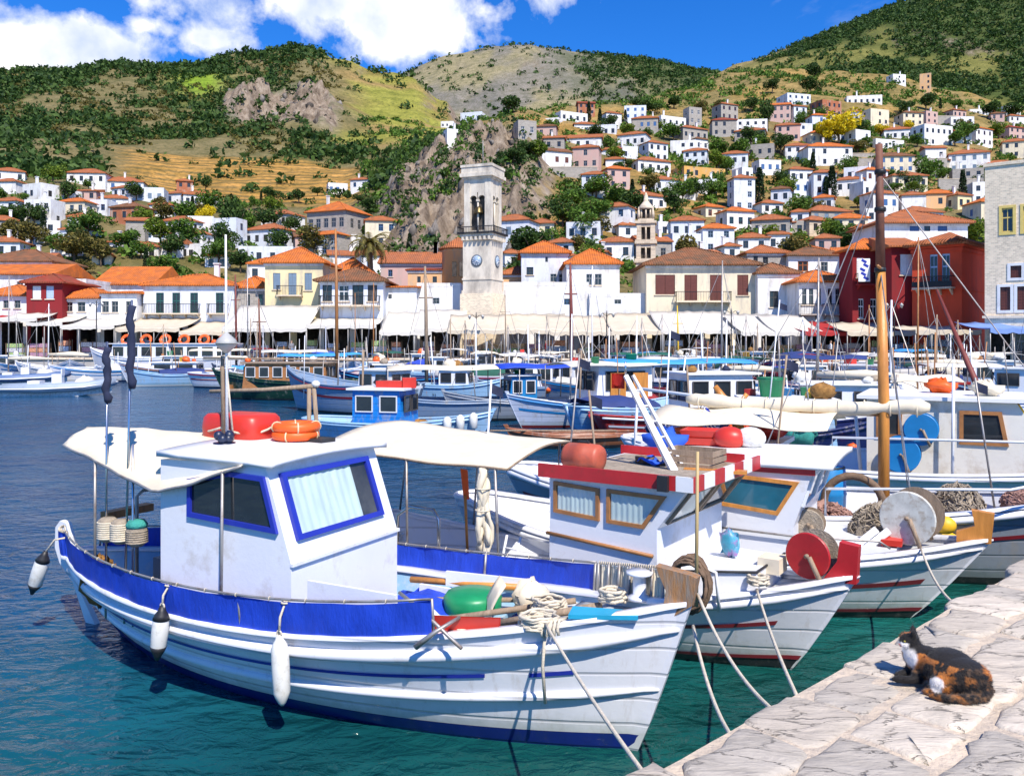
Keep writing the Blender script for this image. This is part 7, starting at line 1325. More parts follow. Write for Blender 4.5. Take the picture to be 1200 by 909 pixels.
for i, (bt, x, y, z, h_, tl) in enumerate(((b4, -3.9, -1.0, .6, 2.2, .1), (b4, -1.3, .6, .6, 1.9, -.15), (b4, -5.9, .7, .6, 2.6, .05), (b5, -2.4, -1.2, .6, 2.5, .12), (b5, -6.3, -1.2, .6, 2.4, -.1), (b5, -7.6, .8, .6, 3.2, .1), (b3, -4.0, -.7, .5, 1.9, -.1), (b3, -5.1, .5, .5, 2.3, .1), (b2, -4.6, .7, .5, 2.0, .06))):
    t = thing('marker_pole', ['marker pole with small dark pennant beside the varnished mast', 'marker pole with small dark pennant at the grey bow', 'marker pole with small dark pennant in the grey stern', 'marker pole with small dark pennant before the wheelhouse', 'marker pole with small dark pennant behind the wheelhouse', 'tall marker pole with small dark pennant in the wheelhouse boat stern', 'marker pole with small dark pennant beside the yellow framed cabin', 'marker pole with small dark pennant in the stern of the yellow window boat', 'marker pole with small dark pennant behind the hanging canvas'][i], 'pole', W_(bt, (x, y, z)), 0); m = MB(); m.tube([(0, 0, 0), (tl*h_, 0, h_)], .014, 5); m.build('pole', (GWOOD, GALV, CW)[i % 3], t); m = MB(); m.sheet([[(tl*(h_-.05)+.05*a, .02*math.sin(a*1.5), h_-.05-.04*b-.02*a) for b in range(4)] for a in range(4)]); m.build('pennant', NAVY, t)
# leaning dark red mast further back
m = MB(); a, b = P(1152, 468, 20), P(1098, 340, 22); m.tube([(a.x+.15, a.y, .6), a, b], [.09, .085, .03], 8); put('leaning_derrick', 'leaning dark red derrick pole with pale upper end', 'mast', m, mat('dark_red_mast', (.17, .035, .025), .6, .3, 3))
# ------------------------------------------------------------------ smaller boats further out
HN = {HW: 'white', HSB: 'sky blue', HDG: 'dark green', HGB: 'grey blue', HDK: 'dark blue', HMR: 'maroon', HRED: 'red', HG_: 'grey'}
CV = {'c': SAIL, 'w': CANV['w'], 'b': BCAN, 'n': mat('navy_cover', (.02, .04, .16), .8, .15, 2), 'g': mat('green_cover', (.01, .09, .06), .8, .2, 2), 's': mat('sky_blue_cover', (.05, .30, .62), .7, .1, 2), 'r': mat('dark_red_cover', (.26, .02, .025), .8, .15, 2)}
CVN = {'c': 'cream', 'w': 'white', 'b': 'royal blue', 'n': 'navy', 'g': 'dark green', 's': 'sky blue', 'r': 'dark red'}
def sboat(px, wl, L, head, label, hm=HW, bm_=HR, cabin=None, awn=None, mast=None, cover=None, group=None, fb_=.7, B=None, stripe=None, boom=None, ns=14, name='small_boat', rails=True, items=True, Y=None, cabm=CW, cabwin=2, top=None):
    Y = Y or ZC*FPX/(wl-HY); c = P(px, HY, Y); rz = R(head); B = B or min(2.4, .36*L)
    root = thing(name, label, 'boat', (c.x+L/2*math.cos(rz), c.y+L/2*math.sin(rz), 0), rz, group)
    b = Boat(root, L, B, -.15, 2.2, 2.4, .55, fb_, fb_*1.55, fb_*1.1, .09*L, .05*L, .7, .1, ns, .12*B)
    b.hull(hm, bm_, fb_*.5, DECK, None, None, ((.9, .035, stripe or hm),) if rails else (), ((0, .97, .55, .63, stripe),) if stripe else (), hm, .12)
    dz = fb_*.5
    if cabin:
        x0, x1, w_, h_ = cabin; x0, x1, w_ = x0*L, x1*L, w_*B/2; m = MB(); k = .12*h_
        m.hexa([(x0, -w_, dz), (x1, -w_, dz), (x1, w_, dz), (x0, w_, dz), (x0, -w_*.97, dz+h_), (x1-k, -w_*.97, dz+h_), (x1-k, w_*.97, dz+h_), (x0, w_*.97, dz+h_)]); cb = m.build('cabin', cabm, root)
        m = MB(); m.bb(x0-.15, x1+.05, -w_-.1, w_+.1, dz+h_, dz+h_+.06); m.build('cabin_roof', top or ROOFW, root)
        za, zb_ = dz+h_*.5, dz+h_*.88
        for sd in (-1, 1):
            F = lambda x, z, o: Vector((x, sd*(w_+o+.002), z))
            for q in range(cabwin): a = lerp(x0, x1-k*.6, (q+.14)/cabwin); c_ = lerp(x0, x1-k*.6, (q+.86)/cabwin); window(cb, F, [(a, za), (c_, za), (c_, zb_), (a, zb_)], .03, TRIM['w'] if cabm != CW else TRIM['d'], 'dark')
        for (xe, sg) in ((x1-k*.35, 1), (x0, -1)):
            F = lambda y, z, o: Vector((xe+sg*(o+.02), y, z)); window(cb, F, [(-w_*.8, za), (-w_*.08, za), (-w_*.08, zb_), (-w_*.8, zb_)], .03, TRIM['d'], 'dark'); window(cb, F, [(w_*.08, za), (w_*.8, za), (w_*.8, zb_), (w_*.08, zb_)], .03, TRIM['d'], 'dark')
    if awn:
        x0, x1, z, mm = awn; x0, x1 = x0*L, x1*L; w_ = B*.46; g_ = [[(lerp(x0, x1, i/6), lerp(-w_, w_, j/6), z-.14*abs(j/3-1)**2+.03*math.sin(i*1.7)) for j in range(7)] for i in range(7)]; MB().sheet(g_, thick=.02).build('awning', CV[mm], root)
        for i, j in ((0, 0), (6, 0), (0, 6), (6, 6)): p = Vector(g_[i][j]); m = MB(); m.tube([(p.x, p.y*.95, dz), p], .02, 5); m.build('awning_post', GALV, root)
    if cover:
        x0, x1, hh, mm = cover; g_ = []
        for i in range(9):
            t = lerp(1+x0, 1+x1, i/8); r_ = []
            for j in range(9): a = math.pi*j/8; p = b.S(t, 1, 1, .02); r_.append((p.x, p.y*math.cos(a), p.z+.05+hh*math.sin(a)**.7*(.6+.4*math.sin(math.pi*i/8))+.03*math.sin(i*2+j)))
            g_.append(r_)
        MB().sheet(g_).build('boat_cover', CV[mm], root)
    if mast:
        x, h_, mm = mast; x *= L; m = MB(); m.tube([(x, 0, dz), (x-.05, 0, h_)], [.055, .03], 7); ms = m.build('mast', mm, root)
        for e in ((-.02*L, 0, b.zb), (x-.2*L, b.B*.4, fb_), (x-.2*L, -b.B*.4, fb_)): m = MB(); m.tube([(x-.05, 0, h_*.97), e], .012, 3); m.build('stay', GALV, ms)
        if boom: m = MB(); m.tube([(x, 0, fb_+1.0), (x-boom*.5, .02, fb_+1.02), (x-boom, 0, fb_+.95)], [.10, .16, .08], 8); m.build('furled_sail', SAIL, ms)
    if items:
        rg = random.Random(int(px*13+wl*7))
        for q in range(rg.randint(4, 8) if Y < 62 else 3):
            mm, nm = rg.choice(((ORP, 'float'), (BLK, 'engine_cover'), (SAIL, 'canvas'), (NETB, 'net'), (NETG, 'net'), (REDB, 'fuel_can'), (MBLUE, 'tub'), (YEL, 'tub'), (FEN, 'fender'), (WOOD, 'crate'), (GREENP, 'tub'), (NAVY, 'cloth')))
            m = MB(); x, y = rg.uniform(-.9, -.12)*L, rg.uniform(-.7, .7)*B/2; s_ = rg.uniform(.10, .24); z = dz+s_*.8 if not cabin or not cabin[0]*L < x < cabin[1]*L else dz+cabin[3]+.06+s_*.7
            if nm in ('crate', 'fuel_can'): m.box((x, y, z), (s_*2, s_*1.5, s_*1.5), rg.uniform(0, 3))
            elif nm == 'tub': m.lathe([(s_*.8, -s_*.8), (s_, s_*.7), (s_*1.1, s_*.75), (s_*.9, s_*.8)], 12, (x, y, z))
            else: m.blob((x, y, z), (s_*1.3, s_, s_*.9), 10, 6, None, None, .6)
            m.build(nm, mm, root)
        for q in range(rg.randint(1, 3) if Y < 64 else 0):
            x, y = rg.uniform(-.9, -.2)*L, rg.choice((-1, 1))*B*.42; m = MB(); m.tube([(x, y, dz), (x+rg.uniform(-.3, .3), y, dz+rg.uniform(1.2, 2.8))], rg.uniform(.015, .035), 5); m.build('rod', rg.choice((GALV, GWOOD, CW, WOOD)), root)
    return root, b
# named boats of the middle distance
r_, b_ = sboat(470, 519, 5.6, -14, 'sky blue boat with bright blue cabin and orange box on its roof', HSB, HBK, (-.72, -.44, .66, 1.25), None, None, None, None, .62, 2.0, None, None, 20, cabm=HBL, cabwin=2)
m = MB(); m.bb(-.40, .40, -.25, .25, 0, .18); put('orange_box', 'orange red box on the bright blue cabin roof', 'box', m, REDB, r_, (-.55*5.6, 0, .31+1.25+.065))
for i in range(3): put('fender', 'white round fender at the bow of the sky blue boat', 'fender', (lambda m: (m.lathe([(.03, -.3), (.11, -.24), (.12, 0), (.11, .12), (.03, .18)], 12), m)[1])(MB()), FEN, r_, tuple(b_.S(.80+.06*i, .9, -1, .12)), 'white fenders at the bow of the sky blue boat')
sboat(520, 492, 6.0, -170, 'boat with long cream awning on a blue post behind the blue cabin', HGB, HBK, None, (-.95, -.15, 2.05, 'c'), None, None, None, .75)
r_, b_ = sboat(692, 498, 6.4, 203, 'white and blue boat with varnished wooden cabin doors', hullmat('lavender_hull', (.50, .56, .68)), HR, (-.82, -.46, .70, 1.75), (-1.0, -.3, 2.25, 'w'), None, None, None, .75, 2.2, MBLUE, None, 22, cabwin=1)
for a in (-.74, -.60): m = MB(); m.bb(a*6.4-.3, a*6.4+.3, .79, .84, .40, 1.85); m.build('wooden_door', OWOOD, r_)
m = MB(); m.blob((0, 0, 0), (.32, .32, .38), 12, 8); put('round_fender', 'large pinkish white ball fender at the stern of wooden door boat', 'fender', m, FEN, r_, (-6.3, .9, .7))
sboat(604, 491, 5.6, 196, 'pale boat with yellow nets and blue cabin beside the wooden door boat', HG_, HBK, (-.62, -.42, .6, 1.3), (-.95, -.35, 2.1, 'b'), None, None, None, .7, 2.0, None, None, 20, cabm=MBLUE)
sboat(752, 506, 5.0, 25, 'pale blue hulled boat with its round stern to the channel', HSB, HSB, None, None, None, (-.95, -.5, .3, 'n'), None, .85, 2.2, None, None, 20)
sboat(818, 512, 6.4, 12, 'red boat with white wheelhouse and glass windows', HRED, HBK, (-.6, -.25, .7, 1.6), None, None, None, None, .7, 2.3, CW, None, 20, cabwin=3)
sboat(800, 494, 6.2, 10, 'boat under a long bright sky blue cover with red end', HW, HR, None, (-1.0, -.1, 2.3, 's'), None, (-.95, -.7, .3, 'r'), None, .8)
r_, b_ = sboat(905, 540, 5.6, -8, 'blue and white work boat with pale blue cabin and green tub on top', HDK, HR, (-.62, -.25, .66, 1.15), None, None, None, None, .75, 2.2, None, None, 22, cabm=HSB)
t = thing('green_bin', 'round green plastic bin standing on the pale blue cabin', 'bin', W_(r_, (-.5*5.6, .1, .375+1.15+.07)), 0); m = MB(); m.lathe([(.27, 0), (.32, .40), (.36, .41), (.36, .46), (.31, .46)], 20); m.build('bin', GREENP, t); m = MB(); m.torus((0, 0, .45), .34, .025, 22, 6); m.build('rim', mat('dark_green_rim', (.01, .12, .05), .5), t)
put('orange_flowers', 'tangle of yellow and orange floats beside the green bin', 'float', netpile((0, 0, 0), (.2, .2, .22), 77, 60, .02), YEL, r_, (-.33*5.6, -.2, .375+1.15+.08))
for i in range(3): t = thing('blue_tub', 'deep blue plastic tub on the work boat deck', 'tub', W_(r_, (-.86*5.6+.1*i, -.5+.5*i, .40)), 0, 'deep blue tubs on the work boat'); m = MB(); m.lathe([(.26, 0), (.32, .5), (.35, .52), (.3, .53)], 16); m.build('tub', mat('royal_blue_plastic', (.01, .04, .40), .4), t); m = MB(); m.torus((0, 0, .52), .33, .02, 18, 5); m.build('rim', MBLUE, t)
sboat(985, 520, 6.0, 170, 'white boat with white cabin and blue interior beyond the varnished mast', HW, HR, (-.7, -.3, .7, 1.35), (-1.0, -.7, 2.0, 'c'), None, None, None, .75)
r_, b_ = sboat(668, 524, 3.6, 188, 'small brown wooden rowing boat with one oar', hullmat('brown_wood_hull', (.30, .11, .05)), HBK, None, None, None, None, None, .36, 1.2, None, None, 20, items=False)
m = MB(); m.tube([(-3.2, -.3, .42), (.5, .5, .55)], .025, 6); put('long_oar', 'long pale oar lying across the brown rowing boat', 'oar', m, GWOOD, r_)
r_, b_ = sboat(345, 468, 8.4, 176, 'dark green hulled wooden boat with varnished deckhouse', HDG, HBK, (-.72, -.22, .72, 1.35), None, None, None, None, .95, 2.5, None, None, 24, cabm=WOOD, cabwin=6, top=GWOOD)
m = MB(); m.tube([(-8.2, 0, 1.95), (0.5, 0, 2.1)], .04, 6); put('awning_pole', 'long pale pole above the varnished deckhouse', 'pole', m, GWOOD, r_)
sboat(408, 483, 6.6, 152, 'grey blue hulled boat with high flared bow', HGB, HBK, (-.9, -.65, .6, 1.2), None, None, None, None, 1.15, 2.4, DRED, None, 20)
sboat(205, 449, 7.6, 184, 'white motor cruiser with dark red side windows', HW, HGB, (-.72, -.32, .75, .95), None, None, None, None, .95, 2.4, WOOD, None, 20, name='motor_boat', cabwin=2)
sboat(196, 452, 5.0, 205, 'pale blue open boat with dark blue cover in front of motor cruiser', HSB, HW, None, None, None, (-.95, -.4, .35, 'n'), None, .75)
for i, (px, hd) in enumerate(((160, 172), (228, 176))):
    Yq = 70; r_, b_ = sboat(px, 441, 8.2, hd, ['white water taxi with blue side windows and red life rings', 'white water taxi with four wide windows and orange life rings'][i], HW, HDK if i == 0 else HGB, (-.92, -.3, .82, 1.9), None, None, None, None, 1.5, 2.8, None, None, 16, name='water_taxi', cabwin=4, Y=Yq)
    for q in range(3): t = thing('life_ring', 'orange life ring stowed on a water taxi roof', 'life ring', W_(r_, (-.38*8.2-q*1.7, -.2, .75+1.9+.35)), 0, 'life rings on the water taxis'); m = MB(); m.torus((0, 0, 0), .38, .12, 18, 8, Matrix.Rotation(math.pi/2-.4, 3, 'X')); m.build('ring', ORP, t); m = MB(); m.torus((0, 0, 0), .38, .125, 4, 8, Matrix.Rotation(math.pi/2-.4, 3, 'X')) if False else m.tube([(-.38, -.05, 0), (-.38, .05, 0)], .13, 8); m.build('band', ROOFW, t)
# inflatable with outboard
def rib(px, wl, L, head, label, tubem):
    Y = ZC*FPX/(wl-HY); c = P(px, HY, Y); rz = R(head); t = thing('inflatable_boat', label, 'boat', (c.x+L/2*math.cos(rz), c.y+L/2*math.sin(rz), 0), rz)
    for s_ in (-1, 1): m = MB(); m.tube([(-L, s_*.8, .42), (-L*.6, s_*.9, .42), (-L*.25, s_*.78, .5), (-.12*L, s_*.45, .62), (-.03*L, 0, .70)], [.20, .25, .25, .24, .2], 12); o = m.build('air_tube', tubem, t); m = MB(); m.tube([(-L, s_*1.0, .40), (-L*.6, s_*1.15, .40), (-L*.25, s_*1.03, .48), (-.12*L, s_*.66, .60), (.0*L, 0, .70)], .05, 6); m.build('rubbing_strip', ROOFW, o)
    m = MB(); m.prism([(-L, -.75, .0), (-L*.3, -.75, .0), (-.05*L, 0, .15), (-L*.3, .75, .0), (-L, .75, .0)], (0, 0, .3)); m.build('floor', DECK, t); m = MB(); m.box((-L*.5, 0, .75), (.5, .5, .8)); m.box((-L*.46, 0, 1.25), (.06, .5, .35)); m.build('console', CW, t); m = MB(); m.box((-L*.68, 0, .55), (.6, .9, .5)); m.build('seat', CW, t)
    m = MB(); m.blob((-L-.2, 0, .85), (.32, .22, .32), 12, 8); m.box((-L-.2, 0, .35), (.2, .14, .9)); m.build('outboard_engine', BLK, t); m = MB(); m.blob((-L*.28, 0, .65), (.6, .5, .35), 12, 8, None, None, .5); m.build('cover', CV['w'], t)
rib(68, 463, 6.0, 12, 'grey inflatable boat with white console and black outboard', mat('grey_inflatable', (.30, .36, .44), .5))
rib(30, 450, 5.6, 20, 'white and blue inflatable boat lying behind the grey inflatable', mat('blue_inflatable', (.10, .16, .30), .5))
# rows of berthed boats
rg = random.Random(21); GRP = 'berthed boats along the far quay'
used = {}
def berth(px, Y, L, head):
    hm = rg.choices((HW, HSB, HDK, HMR, HGB, HRED, HG_), (10, 2, 2, 1.5, 1.5, 1, 1))[0]; kind = rg.choices(('cabin', 'cover', 'awning', 'sail', 'open'), (4, 3.5, 3.5, 1.6, 1))[0]; mm = rg.choice('ccwwwbngsr'); st = rg.choice((None, MBLUE, DRED, None)); fbh = rg.uniform(.65, .95)
    lb = f'{HN[hm]} hulled boat '; kw = {}
    if kind == 'cabin': kw['cabin'] = (rg.uniform(-.75, -.6), rg.uniform(-.4, -.28), .68, rg.uniform(1.1, 1.6)); lb += 'with white cabin'
    elif kind == 'cover': kw['cover'] = (rg.uniform(-.95, -.85), rg.uniform(-.3, -.08), rg.uniform(.3, .6), mm); lb += f'under a {CVN[mm]} cover'
    elif kind == 'awning': kw['awn'] = (-.95, rg.uniform(-.4, -.2), rg.uniform(1.9, 2.4), mm); lb += f'with {CVN[mm]} awning'
    elif kind == 'sail': kw['mast'] = (-.4, rg.uniform(5, 8.5), rg.choice((CW, WOOD, GALV))); kw['boom'] = L*.5; lb += 'with furled cream sail'
    else: lb += 'lying open'
    if kind in ('cabin', 'cover', 'awning') and rg.random() < .45: kw['mast'] = (rg.uniform(-.5, -.25), rg.uniform(2.8, 4.6), rg.choice((GWOOD, CW, GALV))); lb += ', short mast'
    if st is MBLUE: lb += '; blue rail'
    if st is DRED: lb += '; red rail'
    lb += ' at far quay' if Y > 50 else ' amid the harbour'
    sboat(px, 0, L, head, lb, hm, rg.choice((HR, HBK, HDK)), group=GRP if Y > 50 else 'boats packed in the middle of the harbour', fb_=fbh, stripe=st, ns=12, Y=Y, **kw)
px = 10
while px < 1215:
    if not (110 < px < 275): berth(px, 69.5-max(0, (px-950)*.045)+rg.uniform(-1, 1), rg.uniform(4.8, 6.6), 270+rg.uniform(-18, 18)-(px-600)*.02)
    px += rg.uniform(33, 43)
px = 440
while px < 1215: berth(px, 59-max(0, (px-900)*.03)+rg.uniform(-2, 2), rg.uniform(5, 6.8), rg.choice((90, 270))+rg.uniform(-25, 25)); px += rg.uniform(46, 58)
px = 280
while px < 430: berth(px, 53+rg.uniform(-1.5, 1.5), rg.uniform(5, 6.4), rg.choice((190, 350))+rg.uniform(-20, 20)); px += 50
px = 450
while px < 1215: berth(px, 53+rg.uniform(-1.5, 1.5), rg.uniform(5, 6.4), rg.choice((100, 260, 200, 340))+rg.uniform(-20, 20)); px += rg.uniform(52, 66)
px = 540
while px < 1215: berth(px, 41+rg.uniform(-1.5, 1.5), rg.uniform(5, 6.4), rg.choice((160, 200, 190, 340))+rg.uniform(-20, 20)); px += rg.uniform(70, 90)
px = 455
while px < 1215: berth(px, 47+rg.uniform(-2.5, 2.5), rg.uniform(5, 6.6), rg.choice((100, 250, 200, 340))+rg.uniform(-20, 20)); px += rg.uniform(60, 80)
px = 860
while px < 1230: berth(px, 36+rg.uniform(-2, 2), rg.uniform(5, 6.2), rg.choice((150, 200, 160))+rg.uniform(-15, 15)); px += rg.uniform(75, 95)
px = 980
while px < 1260: berth(px, 27+rg.uniform(-1.5, 1.5), rg.uniform(5, 6.2), rg.choice((150, 160))+rg.uniform(-10, 10)); px += rg.uniform(95, 120)
px = 20
while px < 430: berth(px, 62+rg.uniform(-2, 2), rg.uniform(5, 6), 200+rg.uniform(-25, 25)); px += 46
# tall masts that stand out
for (px, y0, y1, Y, mm, r0, lb) in ((670, 442, 308, 47, mat('dark_red_mast', (.17, .035, .025), .6, .3, 3), .11, 'tall dark red mast before the white terrace wall'), (500, 440, 312, 43, GWOOD, .10, 'weathered wooden mast left of the clock tower'), (395, 432, 268, 46, WOOD, .10, 'tall brown wooden mast before the veranda house'), (305, 440, 350, 44, mat('dark_tarred_wood', (.16, .06, .035), .7, .4, 5), .07, 'dark mast with red box beside the green boat'), (277, 425, 322, 62, mat('dark_red_mast', (.17, .035, .025), .6, .3, 3), .09, 'thin dark red mast before the balcony house'), (795, 430, 358, 60, YEL, .07, 'yellow pole before the cream building'), (824, 470, 385, 34, CW, .05, 'thin white mast left of the cream building lamp'), (1140, 500, 385, 24, CW, .03, 'thin white aerial mast before the pale blue awning'), (915, 480, 392, 30, GALV, .03, 'thin grey mast above the green bin'), (1190, 470, 395, 40, GALV, .04, 'thin grey mast at the stone building'), (593, 430, 340, 60, GWOOD, .05, 'slim wooden mast before the wide cream awning')):
    c = P(px, HY, Y); t = thing('standing_mast', lb, 'mast', (c.x, c.y, .35), 0); za, zb_ = 0, P(0, y1, Y).z-.35; m = MB(); m.tube([(0, 0, za), (-.03, 0, zb_*.6), (-.08, 0, zb_)], [r0, r0*.9, r0*.5], 8); m.build('pole', mm, t)
    for s_ in (-1, 1): m = MB(); m.tube([(-.08, 0, zb_*.96), (s_*1.5, .5, .4)], .012, 3); m.build('stay', GALV, t)
    m = MB(); m.tube([(-.4, 0, zb_*.75), (.3, 0, zb_*.75)], r0*.35, 5); m.build('crosstree', mm, t)
# things on the roofs of the near boats
t = thing('fish_box', 'stack of bright red plastic fish boxes on the white cabin roof', 'box', W_(b3, (-3.0, .25, 1.72)), -.4)
for i in range(2): m = MB(); g_ = [[Vector((sx_*(.30+k), sy_*(.19+k), z)) for sx_, sy_ in ((-1, -1), (1, -1), (1, 1), (-1, 1), (-1, -1))] for z, k in ((.09*i, 0), (.09*i+.085, .025), (.09*i+.085, .01), (.09*i+.01, -.02))]; m.sheet(g_, smooth=False); m.add([(-.29, -.18, .09*i+.012), (.29, -.18, .09*i+.012), (.29, .18, .09*i+.012), (-.29, .18, .09*i+.012)], [(0, 1, 2, 3)]); m.build('box', REDB, t)
m = MB(); m.blob((0, 0, .12), (.2, .16, .14), 16, 9); put('round_buoy', 'red and white ball buoy on the white cabin roof', 'buoy', m, REDB, b3, (-2.72, .1, 1.70)); m = MB(); m.blob((0, 0, .12), (.18, .14, .13), 16, 9); put('round_buoy', 'white ball buoy beside the red buoy on the roof', 'buoy', m, FEN, b3, (-2.48, .16, 1.71))
t = thing('forked_post', 'orange varnished forked post leaning on the aft cabin roof', 'post', W_(b4, (-4.5, .1, 1.56)), -.49); m = MB(); m.tube([(0, 0, 0), (-.16, 0, .45), (-.30, 0, .62), (-.40, 0, .76)], [.09, .065, .055, .04], 8); m.build('post', OWOOD, t); m = MB(); m.tube([(-.2, 0, .5), (.0, 0, .58), (.06, 0, .66)], .035, 7); m.build('fork', OWOOD, t)
t = thing('striped_flag', 'small blue and white striped flag hanging beside the forked post', 'flag', W_(b4, (-4.95, -.3, 1.56)), -.49); m = MB(); m.tube([(0, 0, 0), (0, 0, .5)], .008, 5); m.build('staff', STEEL, t)
for q in range(9): m = MB(); m.sheet([[(.02+.03*i+.01*math.sin(i), .015*math.sin(i*1.3+q*.3), .48-.034*q-.034*e-.03*i) for i in range(6)] for e in (0, 1)], thick=0); m.build('stripe', BLUEP if q % 2 == 0 else ROOFW, t)
m = MB(); a, b = P(748, 455, 17), P(1003, 488, 15); m.tube([a, b], .035, 6); m.tube([(b.x, b.y, b.z), (b.x+.1, b.y, .5)], .03, 6); m.tube([(a.x, a.y, a.z), (a.x-.1, a.y, .5)], .03, 6); put('long_boom', 'long thin white boom crossing the middle of the harbour on two props', 'spar', m, CW)
for i, (px, py, Y, mm, lb) in enumerate(((935, 505, 15, TEAL, 'teal net bundle hanging on the white boat'), (870, 520, 15.5, ORP, 'orange canvas heap in the work boat'), (1010, 330, 78.5, BLUEP, 'blue and white banner hung on the maroon house'))):
    if i < 2: c = P(px, py, Y); m = netpile((0, 0, 0), (.35, .3, .4), 90+i, 120, .012); m.tube([(0, 0, -.1), (0, 0, -c.z+.4)], .04, 6); put('gear_heap', lb, 'gear', m, mm, None, c)
t = thing('hanging_banner', 'white banner with blue pattern hung on the maroon house', 'banner', (P(1006, HY, 77.6).x, 77.6, P(0, 303, 77.6).z), 0); h_ = P(0, 330, 77.6).z-P(0, 303, 77.6).z; m = MB(); m.bb(0, 1.05, -.02, 0, h_, 0); m.build('cloth', ROOFW, t)
for q in range(5): m = MB(); m.box((.5+.18*math.sin(q*2), -.03, h_*(q+.6)/5.4), (.5, .012, .22), 0, None, .5); m.build('emblem', BLUEP, t)
# ------------------------------------------------------------------ near quay of rough stone slabs
QZ = 1.25
def qp(px, py): return G(px, py, QZ)
EDGE = [qp(715, 925), qp(735, 906), qp(800, 878), qp(842, 850), qp(905, 800), qp(1000, 746), qp(1100, 694), qp(1200, 656)]
e0, e1 = EDGE[1], EDGE[-1]; ed = (e1-e0).normalized(); en = Vector((ed.y, -ed.x, 0))    # along the edge, and inland
E0 = e0-ed*3.2
stone_m = mat('quay_stone', (.47, .45, .43), .85, .22, 2.2, 1.0, 16, col2=(.24, .22, .21), amt=.45, stretch=(1, 3.2, 1), mscale=3, spec=.2, coord='Generated')
def stonemat(i, col, col2):
    m = bpy.data.materials.new('quay_stone'); m.use_nodes = True; nt = m.node_tree; p = nt.nodes['Principled BSDF']
    pos = nd(nt, 'ShaderNodeNewGeometry').outputs['Position']
    mp = nd(nt, 'ShaderNodeMapping', {'Vector': pos, 'Rotation': (0, 0, -.35), 'Scale': (1., 3.4, 3.)}).outputs[0]
    n1 = nd(nt, 'ShaderNodeTexNoise', {'Vector': mp, 'Scale': 4.6, 'Detail': 10, 'Roughness': .68, 'Distortion': .5}).outputs[0]
    n2 = nd(nt, 'ShaderNodeTexNoise', {'Vector': mp, 'Scale': 14, 'Detail': 6, 'Roughness': .65}).outputs[0]
    n3 = nd(nt, 'ShaderNodeTexNoise', {'Vector': pos, 'Scale': 1.3, 'Detail': 4}).outputs[0]
    c = mixc(nt, ramp(nt, n1, [(.30, 0), (.48, .6), (.66, 1)]), tuple(x*.68 for x in col), col); c = mixc(nt, ramp(nt, n2, [(.56, 0), (.72, .6)]), c, col2); c = mixc(nt, ramp(nt, n3, [(.52, 0), (.75, .5)]), c, (.58, .48, .37))
    vr = nd(nt, 'ShaderNodeTexVoronoi', {'Vector': nd(nt, 'ShaderNodeMapping', {'Vector': vmth(nt, 'ADD', pos, nd(nt, 'ShaderNodeCombineXYZ', {0: mth(nt, 'MULTIPLY', n1, .5), 1: mth(nt, 'MULTIPLY', n3, .4), 2: 0.}).outputs[0]), 'Rotation': (0, 0, -.3), 'Scale': (1., 3., 1.)}).outputs[0], 'Scale': 2.1}, feature='DISTANCE_TO_EDGE').outputs['Distance']
    crk = ramp(nt, mth(nt, 'ADD', vr, mth(nt, 'MULTIPLY', mth(nt, 'SUBTRACT', n2, .45), .12)), [(.0, 1), (.022, 0)]); c = mixc(nt, mth(nt, 'MULTIPLY', crk, .45), c, (.10, .085, .07))
    nt.links.new(c, p.inputs['Base Color']); p.inputs['Roughness'].default_value = .8; p.inputs['Specular IOR Level'].default_value = .3
    b = nd(nt, 'ShaderNodeBump', {'Height': mth(nt, 'SUBTRACT', mth(nt, 'ADD', n1, mth(nt, 'MULTIPLY', n2, .4)), mth(nt, 'MULTIPLY', crk, .5)), 'Strength': .9, 'Distance': .022}); nt.links.new(b.outputs[0], p.inputs['Normal']); return m
SM = [stonemat(0, (.64, .56, .455), (.32, .275, .225)), stonemat(1, (.58, .505, .41), (.27, .235, .19)), stonemat(2, (.70, .61, .495), (.38, .33, .265)), stonemat(3, (.52, .465, .39), (.24, .21, .18))]
mort = mat('lime_mortar', (.56, .46, .35), .95, .14, 3, 1.0, 25, col2=(.40, .34, .28), amt=.4)
def Q(s, d, z=QZ): p = E0+ed*s+en*d; return Vector((p.x, p.y, z))
m = MB(); g_ = [[Q(s*.12, .06+d*.12, QZ-.012+.010*noise.noise(Vector((s*.5, d*.5, 2)))) for d in range(56)] for s in range(130)]; m.sheet(g_); qo = m.build('quay', mort, fix=False); qo['kind'] = 'structure'
m = MB(); m.prism([Q(-6, .10, -1.5), Q(22, .10, -1.5), Q(22, 9, -1.5), Q(-6, 9, -1.5)], (0, 0, QZ-.05+1.5)); o = m.build('quay_core', stone_m, qo)
rgq = random.Random(17)
